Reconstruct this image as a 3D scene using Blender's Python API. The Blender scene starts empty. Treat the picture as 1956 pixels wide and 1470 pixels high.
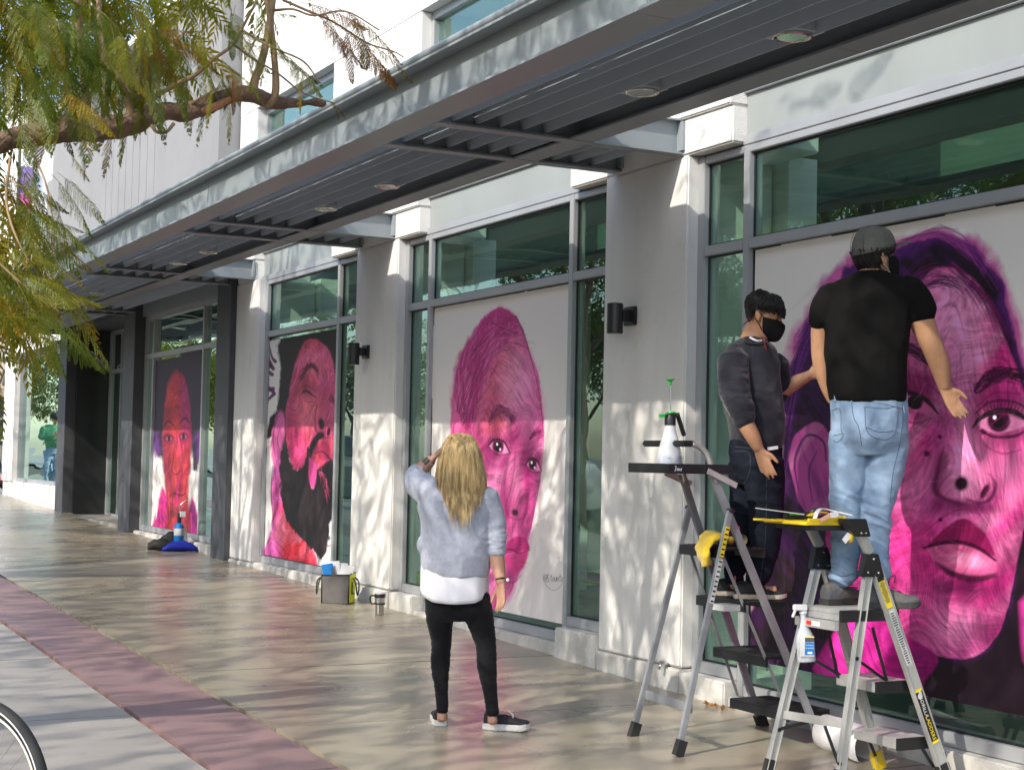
import bpy, bmesh, math, random
import numpy as np
from mathutils import Vector, Matrix
rad = math.radians
random.seed(7); rng = np.random.default_rng(7)
scene = bpy.context.scene
COL = scene.collection

# ------------------------------------------------------------------ camera
F_PX, YAW, PITCH, ROLL = 3005.09, 0.479162, 0.0474900, 0.0203944
EYE = np.array([0.0, 0.0, 1.5])
def _basis():
    f = np.array([math.sin(YAW)*math.cos(PITCH), math.cos(YAW)*math.cos(PITCH), math.sin(PITCH)])
    r = np.array([math.cos(YAW), -math.sin(YAW), 0.0]); u = np.cross(r, f)
    c, s = math.cos(ROLL), math.sin(ROLL)
    return c*r + s*u, -s*r + c*u, f
CR, CU, CF = _basis()
cam = bpy.data.cameras.new('camera'); cam_o = bpy.data.objects.new('camera', cam); COL.objects.link(cam_o)
cam.sensor_width = 36.0; cam.lens = 36.0*F_PX/1956.0; cam.clip_start = 0.05; cam.clip_end = 2000
cam_o.matrix_world = Matrix(((CR[0], CU[0], -CF[0], EYE[0]), (CR[1], CU[1], -CF[1], EYE[1]), (CR[2], CU[2], -CF[2], EYE[2]), (0, 0, 0, 1)))
scene.camera = cam_o

# ------------------------------------------------------------------ light
SUN = Vector((1.0, 0.37, -0.81)).normalized()          # direction the sunlight travels
world = bpy.data.worlds.new('World'); scene.world = world; world.use_nodes = True
wn = world.node_tree.nodes; wl = world.node_tree.links
sky = wn.new('ShaderNodeTexSky'); sky.sky_type = 'NISHITA'; sky.sun_disc = False
sky.sun_elevation = math.asin(-SUN.z); sky.sun_rotation = math.atan2(-SUN.x, -SUN.y)
sky.air_density = 1.0; sky.dust_density = 1.5; sky.ozone_density = 1.0
bgn = wn['Background']; wl.new(sky.outputs[0], bgn.inputs[0]); bgn.inputs[1].default_value = 0.15
sl = bpy.data.lights.new('sun', 'SUN'); sl.energy = 2.0; sl.angle = rad(0.55); sl.color = (1.0, 0.93, 0.82)
so = bpy.data.objects.new('sun', sl); COL.objects.link(so); so.rotation_euler = SUN.to_track_quat('-Z', 'Y').to_euler(); so.location = (-20, -8, 20)
scene.view_settings.view_transform = 'Standard'; scene.view_settings.look = 'None'
scene.view_settings.gamma = 1.0; scene.view_settings.use_curve_mapping = False
scene.view_settings.exposure = 1.42
scene.render.engine = 'CYCLES'
cy = scene.cycles; cy.max_bounces = 7; cy.diffuse_bounces = 3; cy.glossy_bounces = 4; cy.transparent_max_bounces = 12
cy.transmission_bounces = 4; cy.caustics_reflective = False; cy.caustics_refractive = False; cy.use_denoising = True
cy.sample_clamp_indirect = 6.0

# ------------------------------------------------------------------ helpers
def at(px, py, D):
    """point seen at photo position (px, py), D metres in front of the lens (the survey the scene was measured with)"""
    return Vector(EYE + D*(CF + (px-978)/F_PX*CR - (py-735)/F_PX*CU))
def onX(px, py, X):
    d = CF + (px-978)/F_PX*CR - (py-735)/F_PX*CU
    return Vector(EYE + d*(X/d[0]))
def depth_of(P): return float((np.array(P)-EYE) @ CF)
SLOPE = 0.022
def gz(y):
    y = min(max(y, -60.0), 52.0)
    return SLOPE*(y-8.7)

ORG = {}
def tag(o, label=None, cat=None, group=None, kind=None):
    if label: o['label'] = label
    if cat: o['category'] = cat
    if group: o['group'] = group
    if kind: o['kind'] = kind
    return o
def thing(name, label, cat, loc=(0, 0, 0), group=None, kind=None):
    o = bpy.data.objects.new(name, None); COL.objects.link(o); o.location = loc; o.empty_display_size = 0.1
    ORG[o.name] = Vector(loc)
    return tag(o, label, cat, group, kind)
def org(o): return ORG.get(o.name, Vector((0, 0, 0))) if o else Vector((0, 0, 0))
def link(name, me, parent=None, mats=None, smooth=False, label=None, cat=None, group=None, kind=None, shift=True):
    """link a mesh given in world coordinates as ONE object; a child is moved into its parent's frame"""
    if mats is not None:
        for m in (mats if isinstance(mats, (list, tuple)) else [mats]): me.materials.append(m)
    off = org(parent)
    if shift and parent is not None and off.length > 0: me.transform(Matrix.Translation(-off))
    if smooth: me.polygons.foreach_set('use_smooth', [True]*len(me.polygons))
    o = bpy.data.objects.new(name, me); COL.objects.link(o)
    if parent is not None: o.parent = parent; ORG[o.name] = off
    return tag(o, label, cat, group, kind)

class MB:
    def __init__(s): s.v = []; s.f = []; s.mi = []
    def add(s, v, f, m=0):
        n = len(s.v); s.v += [tuple(p) for p in v]; s.f += [tuple(i+n for i in q) for q in f]; s.mi += [m]*len(f); return s
    def box(s, x0, x1, y0, y1, z0, z1, m=0):
        x0, x1 = min(x0, x1), max(x0, x1); y0, y1 = min(y0, y1), max(y0, y1); z0, z1 = min(z0, z1), max(z0, z1)
        return s.add([(x0,y0,z0),(x1,y0,z0),(x1,y1,z0),(x0,y1,z0),(x0,y0,z1),(x1,y0,z1),(x1,y1,z1),(x0,y1,z1)],
                     [(0,3,2,1),(4,5,6,7),(0,1,5,4),(1,2,6,5),(2,3,7,6),(3,0,4,7)], m)
    def bar(s, a, b, w, h, up=(0, 0, 1), m=0, w2=None, h2=None):
        a = Vector(a); b = Vector(b); d = (b-a).normalized(); up = Vector(up)
        sx = d.cross(up); sx = sx.normalized() if sx.length > 1e-6 else Vector((1, 0, 0)); sy = sx.cross(d).normalized()
        w2 = w if w2 is None else w2; h2 = h if h2 is None else h2
        vs = [a+sx*i*w/2+sy*j*h/2 for i, j in ((-1,-1),(1,-1),(1,1),(-1,1))]+[b+sx*i*w2/2+sy*j*h2/2 for i, j in ((-1,-1),(1,-1),(1,1),(-1,1))]
        return s.add(vs, [(0,3,2,1),(4,5,6,7),(0,1,5,4),(1,2,6,5),(2,3,7,6),(3,0,4,7)], m)
    def tube(s, pts, r, n=8, m=0, cap=True, sides=None):
        pts = [Vector(p) for p in pts]; rs = r if isinstance(r, (list, tuple)) else [r]*len(pts)
        base = len(s.v); prev = None
        for i, p in enumerate(pts):
            d = (pts[min(i+1, len(pts)-1)]-pts[max(i-1, 0)]).normalized()
            if prev is None:
                a = d.cross(Vector((0, 0, 1)));  a = a if a.length > .05 else d.cross(Vector((1, 0, 0)))
            else: a = prev - d*prev.dot(d)
            a.normalize(); prev = a; b = d.cross(a)
            for k in range(n):
                t = 2*math.pi*k/n; s.v.append(tuple(p+(a*math.cos(t)+b*math.sin(t))*rs[i]))
        for i in range(len(pts)-1):
            for k in range(n):
                s.f.append((base+i*n+k, base+i*n+(k+1)%n, base+(i+1)*n+(k+1)%n, base+(i+1)*n+k)); s.mi.append(m)
        if cap:
            s.f.append(tuple(base+k for k in range(n))[::-1]); s.mi.append(m)
            s.f.append(tuple(base+(len(pts)-1)*n+k for k in range(n))); s.mi.append(m)
        return s
    def lathe(s, c, prof, n=20, axis='z', m=0, M=None):
        """prof: list of (r, h)"""
        base = len(s.v); c = Vector(c)
        for r, h in prof:
            for k in range(n):
                t = 2*math.pi*k/n; p = Vector((r*math.cos(t), r*math.sin(t), h))
                if M is not None: p = M @ p
                s.v.append(tuple(c+p))
        for i in range(len(prof)-1):
            for k in range(n):
                s.f.append((base+i*n+k, base+i*n+(k+1)%n, base+(i+1)*n+(k+1)%n, base+(i+1)*n+k)); s.mi.append(m)
        if prof[0][0] > 1e-5: s.f.append(tuple(base+k for k in range(n))[::-1]); s.mi.append(m)
        if prof[-1][0] > 1e-5: s.f.append(tuple(base+(len(prof)-1)*n+k for k in range(n))); s.mi.append(m)
        return s
    def rings(s, rs, n=16, m=0, cap=True):
        """rs: list of (centre, A, B) -> elliptic loft"""
        base = len(s.v)
        for c, A, B in rs:
            for k in range(n):
                t = 2*math.pi*k/n; s.v.append(tuple(c+A*math.cos(t)+B*math.sin(t)))
        for i in range(len(rs)-1):
            for k in range(n):
                s.f.append((base+i*n+k, base+i*n+(k+1)%n, base+(i+1)*n+(k+1)%n, base+(i+1)*n+k)); s.mi.append(m)
        if cap:
            for i, sg in ((0, -1), (len(rs)-1, 1)):
                j = len(s.v); s.v.append(tuple(rs[i][0])); q = base+i*n
                for k in range(n):
                    t = (q+k, q+(k+1)%n, j); s.f.append(t if sg > 0 else t[::-1]); s.mi.append(m)
        return s
    def mesh(s, name='mesh'):
        me = bpy.data.meshes.new(name); me.from_pydata(s.v, [], s.f); 
        if any(s.mi): me.polygons.foreach_set('material_index', s.mi)
        me.update(); return me
    def build(s, name, mats, parent=None, smooth=False, bevel=0.0, auto=None, **k):
        me = s.mesh(name)
        bm = bmesh.new(); bm.from_mesh(me)
        bmesh.ops.recalc_face_normals(bm, faces=bm.faces)
        if bevel > 0:
            bmesh.ops.bevel(bm, geom=[e for e in bm.edges if e.calc_face_angle(0) > 0.6], offset=bevel, segments=2, affect='EDGES', clamp_overlap=True)
        bm.to_mesh(me); bm.free()
        if smooth == 'auto':
            me.polygons.foreach_set('use_smooth', [True]*len(me.polygons))
            me.set_sharp_from_angle(angle=rad(38)); smooth = False
        return link(name, me, parent, mats, smooth, **k)

def cat_rom(pts, n):
    P = np.array([list(p) for p in pts], float); out = []
    Q = np.vstack([2*P[0]-P[1], P, 2*P[-1]-P[-2]])
    for i in range(1, len(Q)-2):
        for k in range(n):
            t = k/n; a, b, c, d = Q[i-1], Q[i], Q[i+1], Q[i+2]
            out.append(0.5*((2*b)+(-a+c)*t+(2*a-5*b+4*c-d)*t*t+(-a+3*b-3*c+d)*t**3))
    out.append(P[-1]); return np.array(out)

def vnoise(P, seed=0):
    """value noise, P (n,3)"""
    P = np.asarray(P, float); I = np.floor(P).astype(np.int64); Fq = P-I; Fq = Fq*Fq*(3-2*Fq)
    def h(a, b, c):
        n = (a*374761393+b*668265263+c*2147483647+seed*1274126177) & 0xffffffff
        n = ((n ^ (n >> 13))*1274126177) & 0xffffffff
        return ((n ^ (n >> 16)) & 0xffff)/65535.0
    r = 0
    for dx in (0, 1):
        for dy in (0, 1):
            for dz in (0, 1):
                w = (Fq[:, 0] if dx else 1-Fq[:, 0])*(Fq[:, 1] if dy else 1-Fq[:, 1])*(Fq[:, 2] if dz else 1-Fq[:, 2])
                r = r+w*h(I[:, 0]+dx, I[:, 1]+dy, I[:, 2]+dz)
    return r*2-1
def fbm(P, oct=3, seed=0):
    r = 0; a = 1.0; P = np.asarray(P, float)
    for o in range(oct): r = r+a*vnoise(P*(2**o), seed+o*17); a *= .5
    return r

# ------------------------------------------------------------------ materials
def mat(name, col, rough=0.6, metal=0.0, spec=0.5, var=0.12, vscale=3.0, bump=0.0, bscale=80.0, col2=None, streak=None, bdist=0.004, sheen=0.0, rvar=0.0, coat=0.0, spots=0.0, sscale=14.0):
    """principled paint with real-colour variation (noise) and fine relief"""
    m = bpy.data.materials.new(name); m.use_nodes = True; nt = m.node_tree; N = nt.nodes; L = nt.links
    b = N['Principled BSDF']; b.inputs['Roughness'].default_value = rough; b.inputs['Metallic'].default_value = metal
    b.inputs['Specular IOR Level'].default_value = spec
    if sheen: b.inputs['Sheen Weight'].default_value = sheen
    if coat: b.inputs['Coat Weight'].default_value = coat; b.inputs['Coat Roughness'].default_value = .08
    tc = N.new('ShaderNodeTexCoord'); mp = N.new('ShaderNodeMapping'); L.new(tc.outputs['Object'], mp.inputs['Vector'])
    if streak: mp.inputs['Scale'].default_value = streak
    nz = N.new('ShaderNodeTexNoise'); nz.inputs['Scale'].default_value = vscale; nz.inputs['Detail'].default_value = 6; nz.inputs['Roughness'].default_value = .62
    L.new(mp.outputs[0], nz.inputs['Vector'])
    cr = N.new('ShaderNodeValToRGB'); c = np.array(col[:3]); c2 = np.array(col2[:3]) if col2 is not None else c*(1-var*1.6)
    c1 = np.clip(c*(1+var*.6), 0, 1)
    cr.color_ramp.elements[0].position = .30; cr.color_ramp.elements[1].position = .68
    cr.color_ramp.elements[0].color = (*c2, 1); cr.color_ramp.elements[1].color = (*c1, 1)
    L.new(nz.outputs['Fac'], cr.inputs[0]); col_out = cr.outputs[0]
    if spots:                                            # dried spills, gum and grit: stays with the surface
        n3 = N.new('ShaderNodeTexNoise'); n3.inputs['Scale'].default_value = sscale; n3.inputs['Detail'].default_value = 5; n3.inputs['Roughness'].default_value = .7; L.new(tc.outputs['Object'], n3.inputs['Vector'])
        n4 = N.new('ShaderNodeTexNoise'); n4.inputs['Scale'].default_value = 170; n4.inputs['Detail'].default_value = 2; L.new(tc.outputs['Object'], n4.inputs['Vector'])
        m3 = N.new('ShaderNodeMapRange'); m3.inputs['From Min'].default_value = .58; m3.inputs['From Max'].default_value = .74; L.new(n3.outputs['Fac'], m3.inputs[0])
        m4 = N.new('ShaderNodeMapRange'); m4.inputs['From Min'].default_value = .35; m4.inputs['From Max'].default_value = .7; m4.inputs['To Min'].default_value = .30; m4.inputs['To Max'].default_value = 0; L.new(n4.outputs['Fac'], m4.inputs[0])
        mx = N.new('ShaderNodeMath'); mx.operation = 'ADD'; mx.use_clamp = True; L.new(m3.outputs[0], mx.inputs[0]); L.new(m4.outputs[0], mx.inputs[1])
        ms = N.new('ShaderNodeMath'); ms.operation = 'MULTIPLY'; ms.inputs[1].default_value = spots; L.new(mx.outputs[0], ms.inputs[0])
        mc = N.new('ShaderNodeMixRGB'); mc.inputs[2].default_value = (*(c*.45), 1); L.new(ms.outputs[0], mc.inputs[0]); L.new(col_out, mc.inputs[1]); col_out = mc.outputs[0]
    L.new(col_out, b.inputs['Base Color'])
    if rvar:
        mr = N.new('ShaderNodeMapRange'); mr.inputs['From Min'].default_value = .3; mr.inputs['From Max'].default_value = .7
        mr.inputs['To Min'].default_value = max(rough-rvar, .02); mr.inputs['To Max'].default_value = rough+rvar
        L.new(nz.outputs['Fac'], mr.inputs[0]); L.new(mr.outputs[0], b.inputs['Roughness'])
    if bump > 0:
        n2 = N.new('ShaderNodeTexNoise'); n2.inputs['Scale'].default_value = bscale; n2.inputs['Detail'].default_value = 4
        L.new(tc.outputs['Object'], n2.inputs['Vector'])
        bp = N.new('ShaderNodeBump'); bp.inputs['Strength'].default_value = bump; bp.inputs['Distance'].default_value = bdist
        L.new(n2.outputs['Fac'], bp.inputs['Height']); L.new(bp.outputs[0], b.inputs['Normal'])
    return m
def s2l(c):
    c = np.asarray(c, float)/255.0
    return np.where(c <= .04045, c/12.92, ((c+.055)/1.055)**2.4)

M = {}
M['stucco'] = mat('white_stucco', (.74, .73, .70), .9, var=.05, vscale=2.2, bump=.6, bscale=150, bdist=.007, col2=(.655, .64, .605), streak=(1, 1, .22), spots=.16, sscale=5)
M['ledge'] = mat('white_curb', (.66, .65, .61), .85, var=.14, vscale=4, bump=.4, bscale=90, col2=(.42, .40, .36), spots=.5, sscale=9)
M['grey_stucco'] = mat('grey_stucco', (.23, .23, .232), .9, var=.06, vscale=1.0, bump=.4, bscale=150)
M['canopy'] = mat('canopy_paint', (.25, .28, .295), .42, spec=.45, var=.07, vscale=.9, streak=(1, .35, 3), rvar=.06)
M['blade'] = mat('blade_paint', (.43, .50, .57), .45, var=.08, vscale=1.5, streak=(1, .3, 1))
M['alu'] = mat('window_aluminium', (.40, .415, .43), .40, metal=.35, var=.06, vscale=2, streak=(1, 1, .4))
M['spandrel'] = mat('spandrel_panel', (.27, .295, .29), .35, spec=.4, var=.06, vscale=1.3, streak=(1, 1, .3))
M['dark'] = mat('dark_cladding', (.062, .064, .072), .55, var=.10, vscale=2, bump=.1, bscale=60)
M['black_wall'] = mat('black_wall', (.022, .022, .024), .32, var=.2, vscale=1.5)
M['black'] = mat('black_paint', (.012, .012, .014), .4, var=.2)
M['rubber'] = mat('black_rubber', (.018, .018, .018), .75, var=.2, vscale=12)
M['conc'] = mat('polished_concrete', (.31, .27, .20), .29, spec=.5, var=.12, vscale=.7, bump=.07, bscale=60, col2=(.24, .21, .155), rvar=.07, bdist=.003, spots=.42, sscale=7)
M['red_conc'] = mat('red_concrete', (.27, .165, .155), .5, var=.16, vscale=1.5, bump=.15, bscale=70, col2=(.215, .14, .138), rvar=.08, spots=.4, sscale=9)
M['grey_conc'] = mat('grey_concrete', (.315, .285, .25), .6, var=.14, vscale=1.4, bump=.14, bscale=90, col2=(.25, .23, .205), spots=.4, sscale=9)
M['joint'] = mat('joint_dirt', (.07, .06, .05), .95, var=.3, vscale=20)
M['asphalt'] = mat('asphalt', (.055, .055, .056), .85, var=.2, vscale=6, bump=.3, bscale=200)
M['soil'] = mat('ground_concrete', (.22, .21, .19), .9, var=.15)
M['inner'] = mat('interior_wall', (.03, .06, .042), .8, var=.1)
M['inner_floor'] = mat('interior_floor', (.09, .10, .06), .5, var=.2, vscale=.8)
M['inner_white'] = mat('interior_white', (.75, .76, .72), .7, var=.04)
M['chrome'] = mat('polished_metal', (.72, .69, .62), .18, metal=1.0, var=.08)
M['steel'] = mat('brushed_steel', (.55, .55, .54), .30, metal=.95, var=.12, vscale=20, streak=(1, 1, .1))
M['lad_grey'] = mat('grey_ladder_steel', (.31, .32, .34), .42, metal=.3, var=.14, vscale=8, spots=.35, sscale=40)
M['lad_alu'] = mat('ladder_aluminium', (.58, .58, .56), .36, metal=.55, var=.10, vscale=9, streak=(1, 1, .3), bump=.05, bscale=120, spots=.3, sscale=35)
M['yellow'] = mat('yellow_plastic', (.75, .53, .015), .45, var=.06)
M['cloth_y'] = mat('yellow_cloth', (.72, .50, .02), .95, var=.12, vscale=14, bump=.5, bscale=350, sheen=.3)
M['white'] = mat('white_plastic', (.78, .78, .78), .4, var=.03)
M['paper'] = mat('white_paper', (.80, .80, .80), .85, var=.03, bump=.08, bscale=40)
M['red'] = mat('red_paint', (.62, .03, .02), .4, var=.08)
M['green_p'] = mat('green_plastic', (.03, .42, .06), .4, var=.05)
M['blue'] = mat('blue_paint', (.01, .17, .50), .35, var=.06)
M['blue_cloth'] = mat('blue_cloth', (.012, .03, .42), .8, var=.2, vscale=12)
def plastic_clear(name, col, a=.5):
    m = bpy.data.materials.new(name); m.use_nodes = True; N = m.node_tree.nodes; L = m.node_tree.links
    b = N['Principled BSDF']; b.inputs['Base Color'].default_value = (*col, 1); b.inputs['Roughness'].default_value = .32
    b.inputs['Subsurface Weight'].default_value = .25; b.inputs['Subsurface Radius'].default_value = (.03, .03, .03)
    t = N.new('ShaderNodeBsdfTransparent'); mx = N.new('ShaderNodeMixShader'); mx.inputs[0].default_value = a
    L.new(t.outputs[0], mx.inputs[1]); L.new(b.outputs[0], mx.inputs[2]); L.new(mx.outputs[0], N['Material Output'].inputs['Surface'])
    return m
M['clear'] = plastic_clear('translucent_plastic', (.70, .73, .78), .58)
def glass(name, tint, refl=1.0, warp=.35, rough=.0, base=.06):
    """thin pane: tinted see-through plus mirror reflection that grows towards grazing view, surface slightly wavy"""
    m = bpy.data.materials.new(name); m.use_nodes = True; N = m.node_tree.nodes; L = m.node_tree.links
    N.remove(N['Principled BSDF'])
    t = N.new('ShaderNodeBsdfTransparent'); t.inputs[0].default_value = (*tint, 1)
    g = N.new('ShaderNodeBsdfGlossy'); g.inputs['Roughness'].default_value = rough; g.inputs['Color'].default_value = (.74, .95, .86, 1)
    lw = N.new('ShaderNodeFresnel'); lw.inputs['IOR'].default_value = 1.55
    ad = N.new('ShaderNodeMath'); ad.operation = 'MULTIPLY_ADD'; ad.inputs[1].default_value = 1.25*refl; ad.inputs[2].default_value = base; ad.use_clamp = True
    L.new(lw.outputs[0], ad.inputs[0])
    tc = N.new('ShaderNodeTexCoord'); mp = N.new('ShaderNodeMapping'); mp.inputs['Scale'].default_value = (1, .5, 1.6); L.new(tc.outputs['Object'], mp.inputs[0])
    nz = N.new('ShaderNodeTexNoise'); nz.inputs['Scale'].default_value = 1.4; nz.inputs['Detail'].default_value = 1.5; L.new(mp.outputs[0], nz.inputs['Vector'])
    bp = N.new('ShaderNodeBump'); bp.inputs['Strength'].default_value = warp; bp.inputs['Distance'].default_value = .012; L.new(nz.outputs['Fac'], bp.inputs['Height'])
    L.new(bp.outputs[0], g.inputs['Normal'])
    ge = N.new('ShaderNodeNewGeometry'); fb = N.new('ShaderNodeMath'); fb.operation = 'SUBTRACT'; fb.inputs[0].default_value = 1; L.new(ge.outputs['Backfacing'], fb.inputs[1])
    fm = N.new('ShaderNodeMath'); fm.operation = 'MULTIPLY'; L.new(ad.outputs[0], fm.inputs[0]); L.new(fb.outputs[0], fm.inputs[1])      # the inner face of the pane only lets through
    mx = N.new('ShaderNodeMixShader'); L.new(fm.outputs[0], mx.inputs[0]); L.new(t.outputs[0], mx.inputs[1]); L.new(g.outputs[0], mx.inputs[2])
    # thin film of dust on the outside
    d = N.new('ShaderNodeBsdfDiffuse'); d.inputs[0].default_value = (.26, .44, .36, 1)
    n3 = N.new('ShaderNodeTexNoise'); n3.inputs['Scale'].default_value = 140; n3.inputs['Detail'].default_value = 2; L.new(tc.outputs['Object'], n3.inputs['Vector'])
    mr = N.new('ShaderNodeMapRange'); mr.inputs['From Min'].default_value = .45; mr.inputs['From Max'].default_value = .85; mr.inputs['To Min'].default_value = .004; mr.inputs['To Max'].default_value = .075
    L.new(n3.outputs['Fac'], mr.inputs[0])
    m2 = N.new('ShaderNodeMixShader'); L.new(mr.outputs[0], m2.inputs[0]); L.new(mx.outputs[0], m2.inputs[1]); L.new(d.outputs[0], m2.inputs[2])
    L.new(m2.outputs[0], N['Material Output'].inputs['Surface'])
    return m
M['glass'] = glass('green_glass', (.83, .95, .875), 1.25, .22, base=.04)
M['mirror_glass'] = glass('reflective_glass', (.10, .17, .14), 1.0, .55, base=.45)
# ================================================================== ground
def strip_pts(x0, x1, y0, y1, dz=0.0):
    return [(x0, y0, gz(y0)+dz), (x1, y0, gz(y0)+dz), (x1, y1, gz(y1)+dz), (x0, y1, gz(y1)+dz)]
mb = MB()                                     # one sheet out to the horizon, below everything laid on it
ys = [-600, -60, 52, 900]
for a, b in zip(ys[:-1], ys[1:]):
    mb.add(strip_pts(-900, 900, a, b, -.20), [(0, 1, 2, 3)])
mb.build('ground', M['soil'], kind='structure')
mb = MB(); mb.add(strip_pts(-14.0, -1.35, -60, 52, -.15), [(0, 1, 2, 3)]); mb.add(strip_pts(-14, 40, 52, 64, -.15), [(0, 1, 2, 3)])
road = mb.build('road', M['asphalt'], kind='structure')
mb = MB()
for k in range(-18, 16): mb.add(strip_pts(-7.75, -7.62, k*3.0, k*3.0+1.4, -.146), [(0, 1, 2, 3)])
mb.build('lane_marking', M['white'], road)
def slab(x0, x1, y0, y1, g=.006, h=.12, dz=0):
    x0 += g; x1 -= g; y0 += g; y1 -= g
    t = strip_pts(x0, x1, y0, y1, dz); bt = [(p[0], p[1], p[2]-h) for p in t]
    return t+bt, [(0, 1, 2, 3), (7, 6, 5, 4), (0, 4, 5, 1), (1, 5, 6, 2), (2, 6, 7, 3), (3, 7, 4, 0)]
mb = MB(); mb.add(strip_pts(-1.2, 5.9, -20, 51, -.03), [(0, 1, 2, 3)])
pav = mb.build('pavement', M['joint'], kind='structure')
for nm, x0, x1, mm, L0, step, off in (('paving_slab', 2.92, 5.9, 'conc', 8.4, 2.02, 0), ('red_band_slab', 2.30, 2.90, 'red_conc', 9.35, 2.02, 0), ('grey_slab', .55, 2.28, 'grey_conc', 9.0, 2.25, 0), ('grey_slab', -1.15, .53, 'grey_conc', 9.0, 2.25, 0)):
    k0 = -4 if nm != 'paving_slab' else -3
    for k in range(k0, 18):
        y0 = L0+k*step
        if y0 < 1.0: continue
        v, f = slab(x0, x1, y0, y0+step, .009 if nm != 'grey_slab' else .008, dz=random.uniform(-.0015, .0015))
        MB().add(v, f).build(nm, M[mm], pav)
mb = MB(); mb.add(*slab(-1.36, -1.16, -20, 51, 0, .3, .0)); mb.build('kerb', M['grey_conc'], kind='structure')
mb = MB(); mb.add(*slab(-18.5, -14.0, -40, 51, 0, .25, .0)); mb.build('far_pavement', M['grey_conc'], kind='structure')
mb = MB(); mb.add(strip_pts(-14, 40, 64, 80, 0.0), [(0, 1, 2, 3)]); mb.build('far_corner_pavement', M['grey_conc'], kind='structure')

# ================================================================== main building
bld = thing('white_building', 'long white stucco storefront building with green glass windows and grey upper wall', 'building', (6.5, 14, 0))
XW, XF, XG = 5.80, 5.885, 5.935          # wall face, frame face, glass
ZT = 3.53
def part(mb, name, m, **k): return mb.build(name, M[m] if isinstance(m, str) else m, bld, **k)
PIL = {'A': (8.69, 9.75), 'B': (13.54, 14.57), 'C': (17.62, 18.47), 'Z': (3.84, 4.90)}
for k, (a, b) in PIL.items():
    zl = gz((a+b)/2)+.14 if k != 'C' else gz(b)+.03
    part(MB().box(XW, 6.5, a, b, zl+.008, ZT+.02), 'pilaster', 'stucco', bevel=.012)
    part(MB().box(XW-.018, 6.5, a-.01, b+.0, gz(a)-.35, zl), 'base_ledge', 'ledge', bevel=.012)
UP = [(3.3, 5.42), (8.19, 10.28), (13.08, 15.30), (17.80, 18.44)]
for a, b in UP:
    part(MB().box(XW, 6.5, a, b, ZT+.021, 3.795), 'lintel_block', 'stucco', bevel=.012)
    part(MB().box(XW-.022, 6.5, a, b, 3.797, 5.60), 'upper_pier', 'stucco', bevel=.010)
part(MB().box(XW-.0215, 6.5, -2, 18.44, 5.602, 8.2), 'upper_wall', 'stucco')
part(MB().box(XW-.020, 6.5, -2, 3.28, 2.9, 5.60), 'end_wall', 'stucco')
def pane(mb, parent, m='glass'): return mb.build('pane', M[m], parent)
def window(y0, y1, mul, zc, zs, trans=(2.868, 2.935), head=(3.497, 3.535), side_low=True):
    """y0<y1; mul: mullion centres; frame is the part, each pane a sub-part"""
    f = MB(); w = .065
    edges = [y0]+list(mul)+[y1]
    f.box(XF, XF+.11, y0, y0+.075, zs if side_low else zc, head[1]); f.box(XF, XF+.11, y1-.075, y1, zs, head[1])
    for c in mul: f.box(XF+.002, XF+.11, c-w/2, c+w/2, zc, head[1]-.001)
    spans = [(edges[i]+(.075 if i == 0 else w/2), edges[i+1]-(.075 if i == len(edges)-2 else w/2)) for i in range(len(edges)-1)]
    big = max(range(len(spans)), key=lambda i: spans[i][1]-spans[i][0])
    panes = []
    for i, (a, b) in enumerate(spans):
        zb = zc if i == big else zs
        f.box(XF+.004, XF+.10, a, b, head[0]-.012, head[1]-.002)
        f.box(XF+.004, XF+.10, a, b, trans[0], trans[1])
        f.box(XF+.004, XF+.10, a, b, zb, zb+.075)
        panes += [(a, b, zb+.075, trans[0]), (a, b, trans[1], head[0]-.012)]
    fr = part(f, 'window', 'alu', bevel=.004)
    g = MB()
    for a, b, c, d in panes:
        g = MB(); g.box(XG, XG+.010, a+.002, b-.002, c+.002, d-.002); pane(g, fr)
    gk = MB()                                                 # black gaskets round each pane
    for a, b, c, d in panes:
        for q in ((a, a+.012, c, d), (b-.012, b, c, d), (a+.012, b-.012, c, c+.012), (a+.012, b-.012, d-.012, d)):
            gk.box(XG-.012, XG-.001, q[0], q[1], q[2], q[3])
    gk.build('gasket', M['black'], fr)
    return fr
window(4.90, 8.69, (5.45, 8.15), .05, .14)
window(9.75, 13.54, (10.40, 13.00), .13, .26)
window(14.57, 17.62, (15.28,), .26, .33)
for (a, b, zc, zs, ms) in ((4.9, 8.69, .05, .14, (5.42, 8.18)), (9.75, 13.54, .13, .26, (10.37, 13.03)), (14.57, 17.62, .26, .33, (15.25, 17.62))):
    e = [a]+list(ms)+([b] if ms[-1] != b else [])
    for i in range(len(e)-1):
        mid = e[i+1]-e[i] > 1.5; zt = zc if mid else zs
        x = XW+.012 if mid else XW-.014
        part(MB().box(x, 6.4, e[i]+.002, e[i+1]-.002, gz(e[i])-.35, zt-.004), 'base_ledge', 'ledge', bevel=.010)
# spandrel rails, panels and upper windows
for a, b in ((5.42, 8.19), (10.28, 13.08), (15.30, 17.80)):
    f = MB(); f.box(XF+.001, XF+.12, a, b, ZT+.006, 3.600); f.box(XF+.001, XF+.12, a, b, 3.872, 3.955)
    f.box(XF+.001, XF+.12, a, a+.06, 3.955, 5.6); f.box(XF+.001, XF+.12, b-.06, b, 3.955, 5.6); f.box(XF+.001, XF+.12, a+.06, b-.06, 5.52, 5.6)
    fr = part(f, 'upper_window', 'alu', bevel=.004)
    MB().box(XF+.03, XF+.11, a+.002, b-.002, 3.602, 3.870).build('spandrel_panel', M['spandrel'], fr)
    MB().box(XG, XG+.01, a+.062, b-.062, 3.957, 5.518).build('pane', M['glass'], fr)
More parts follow.
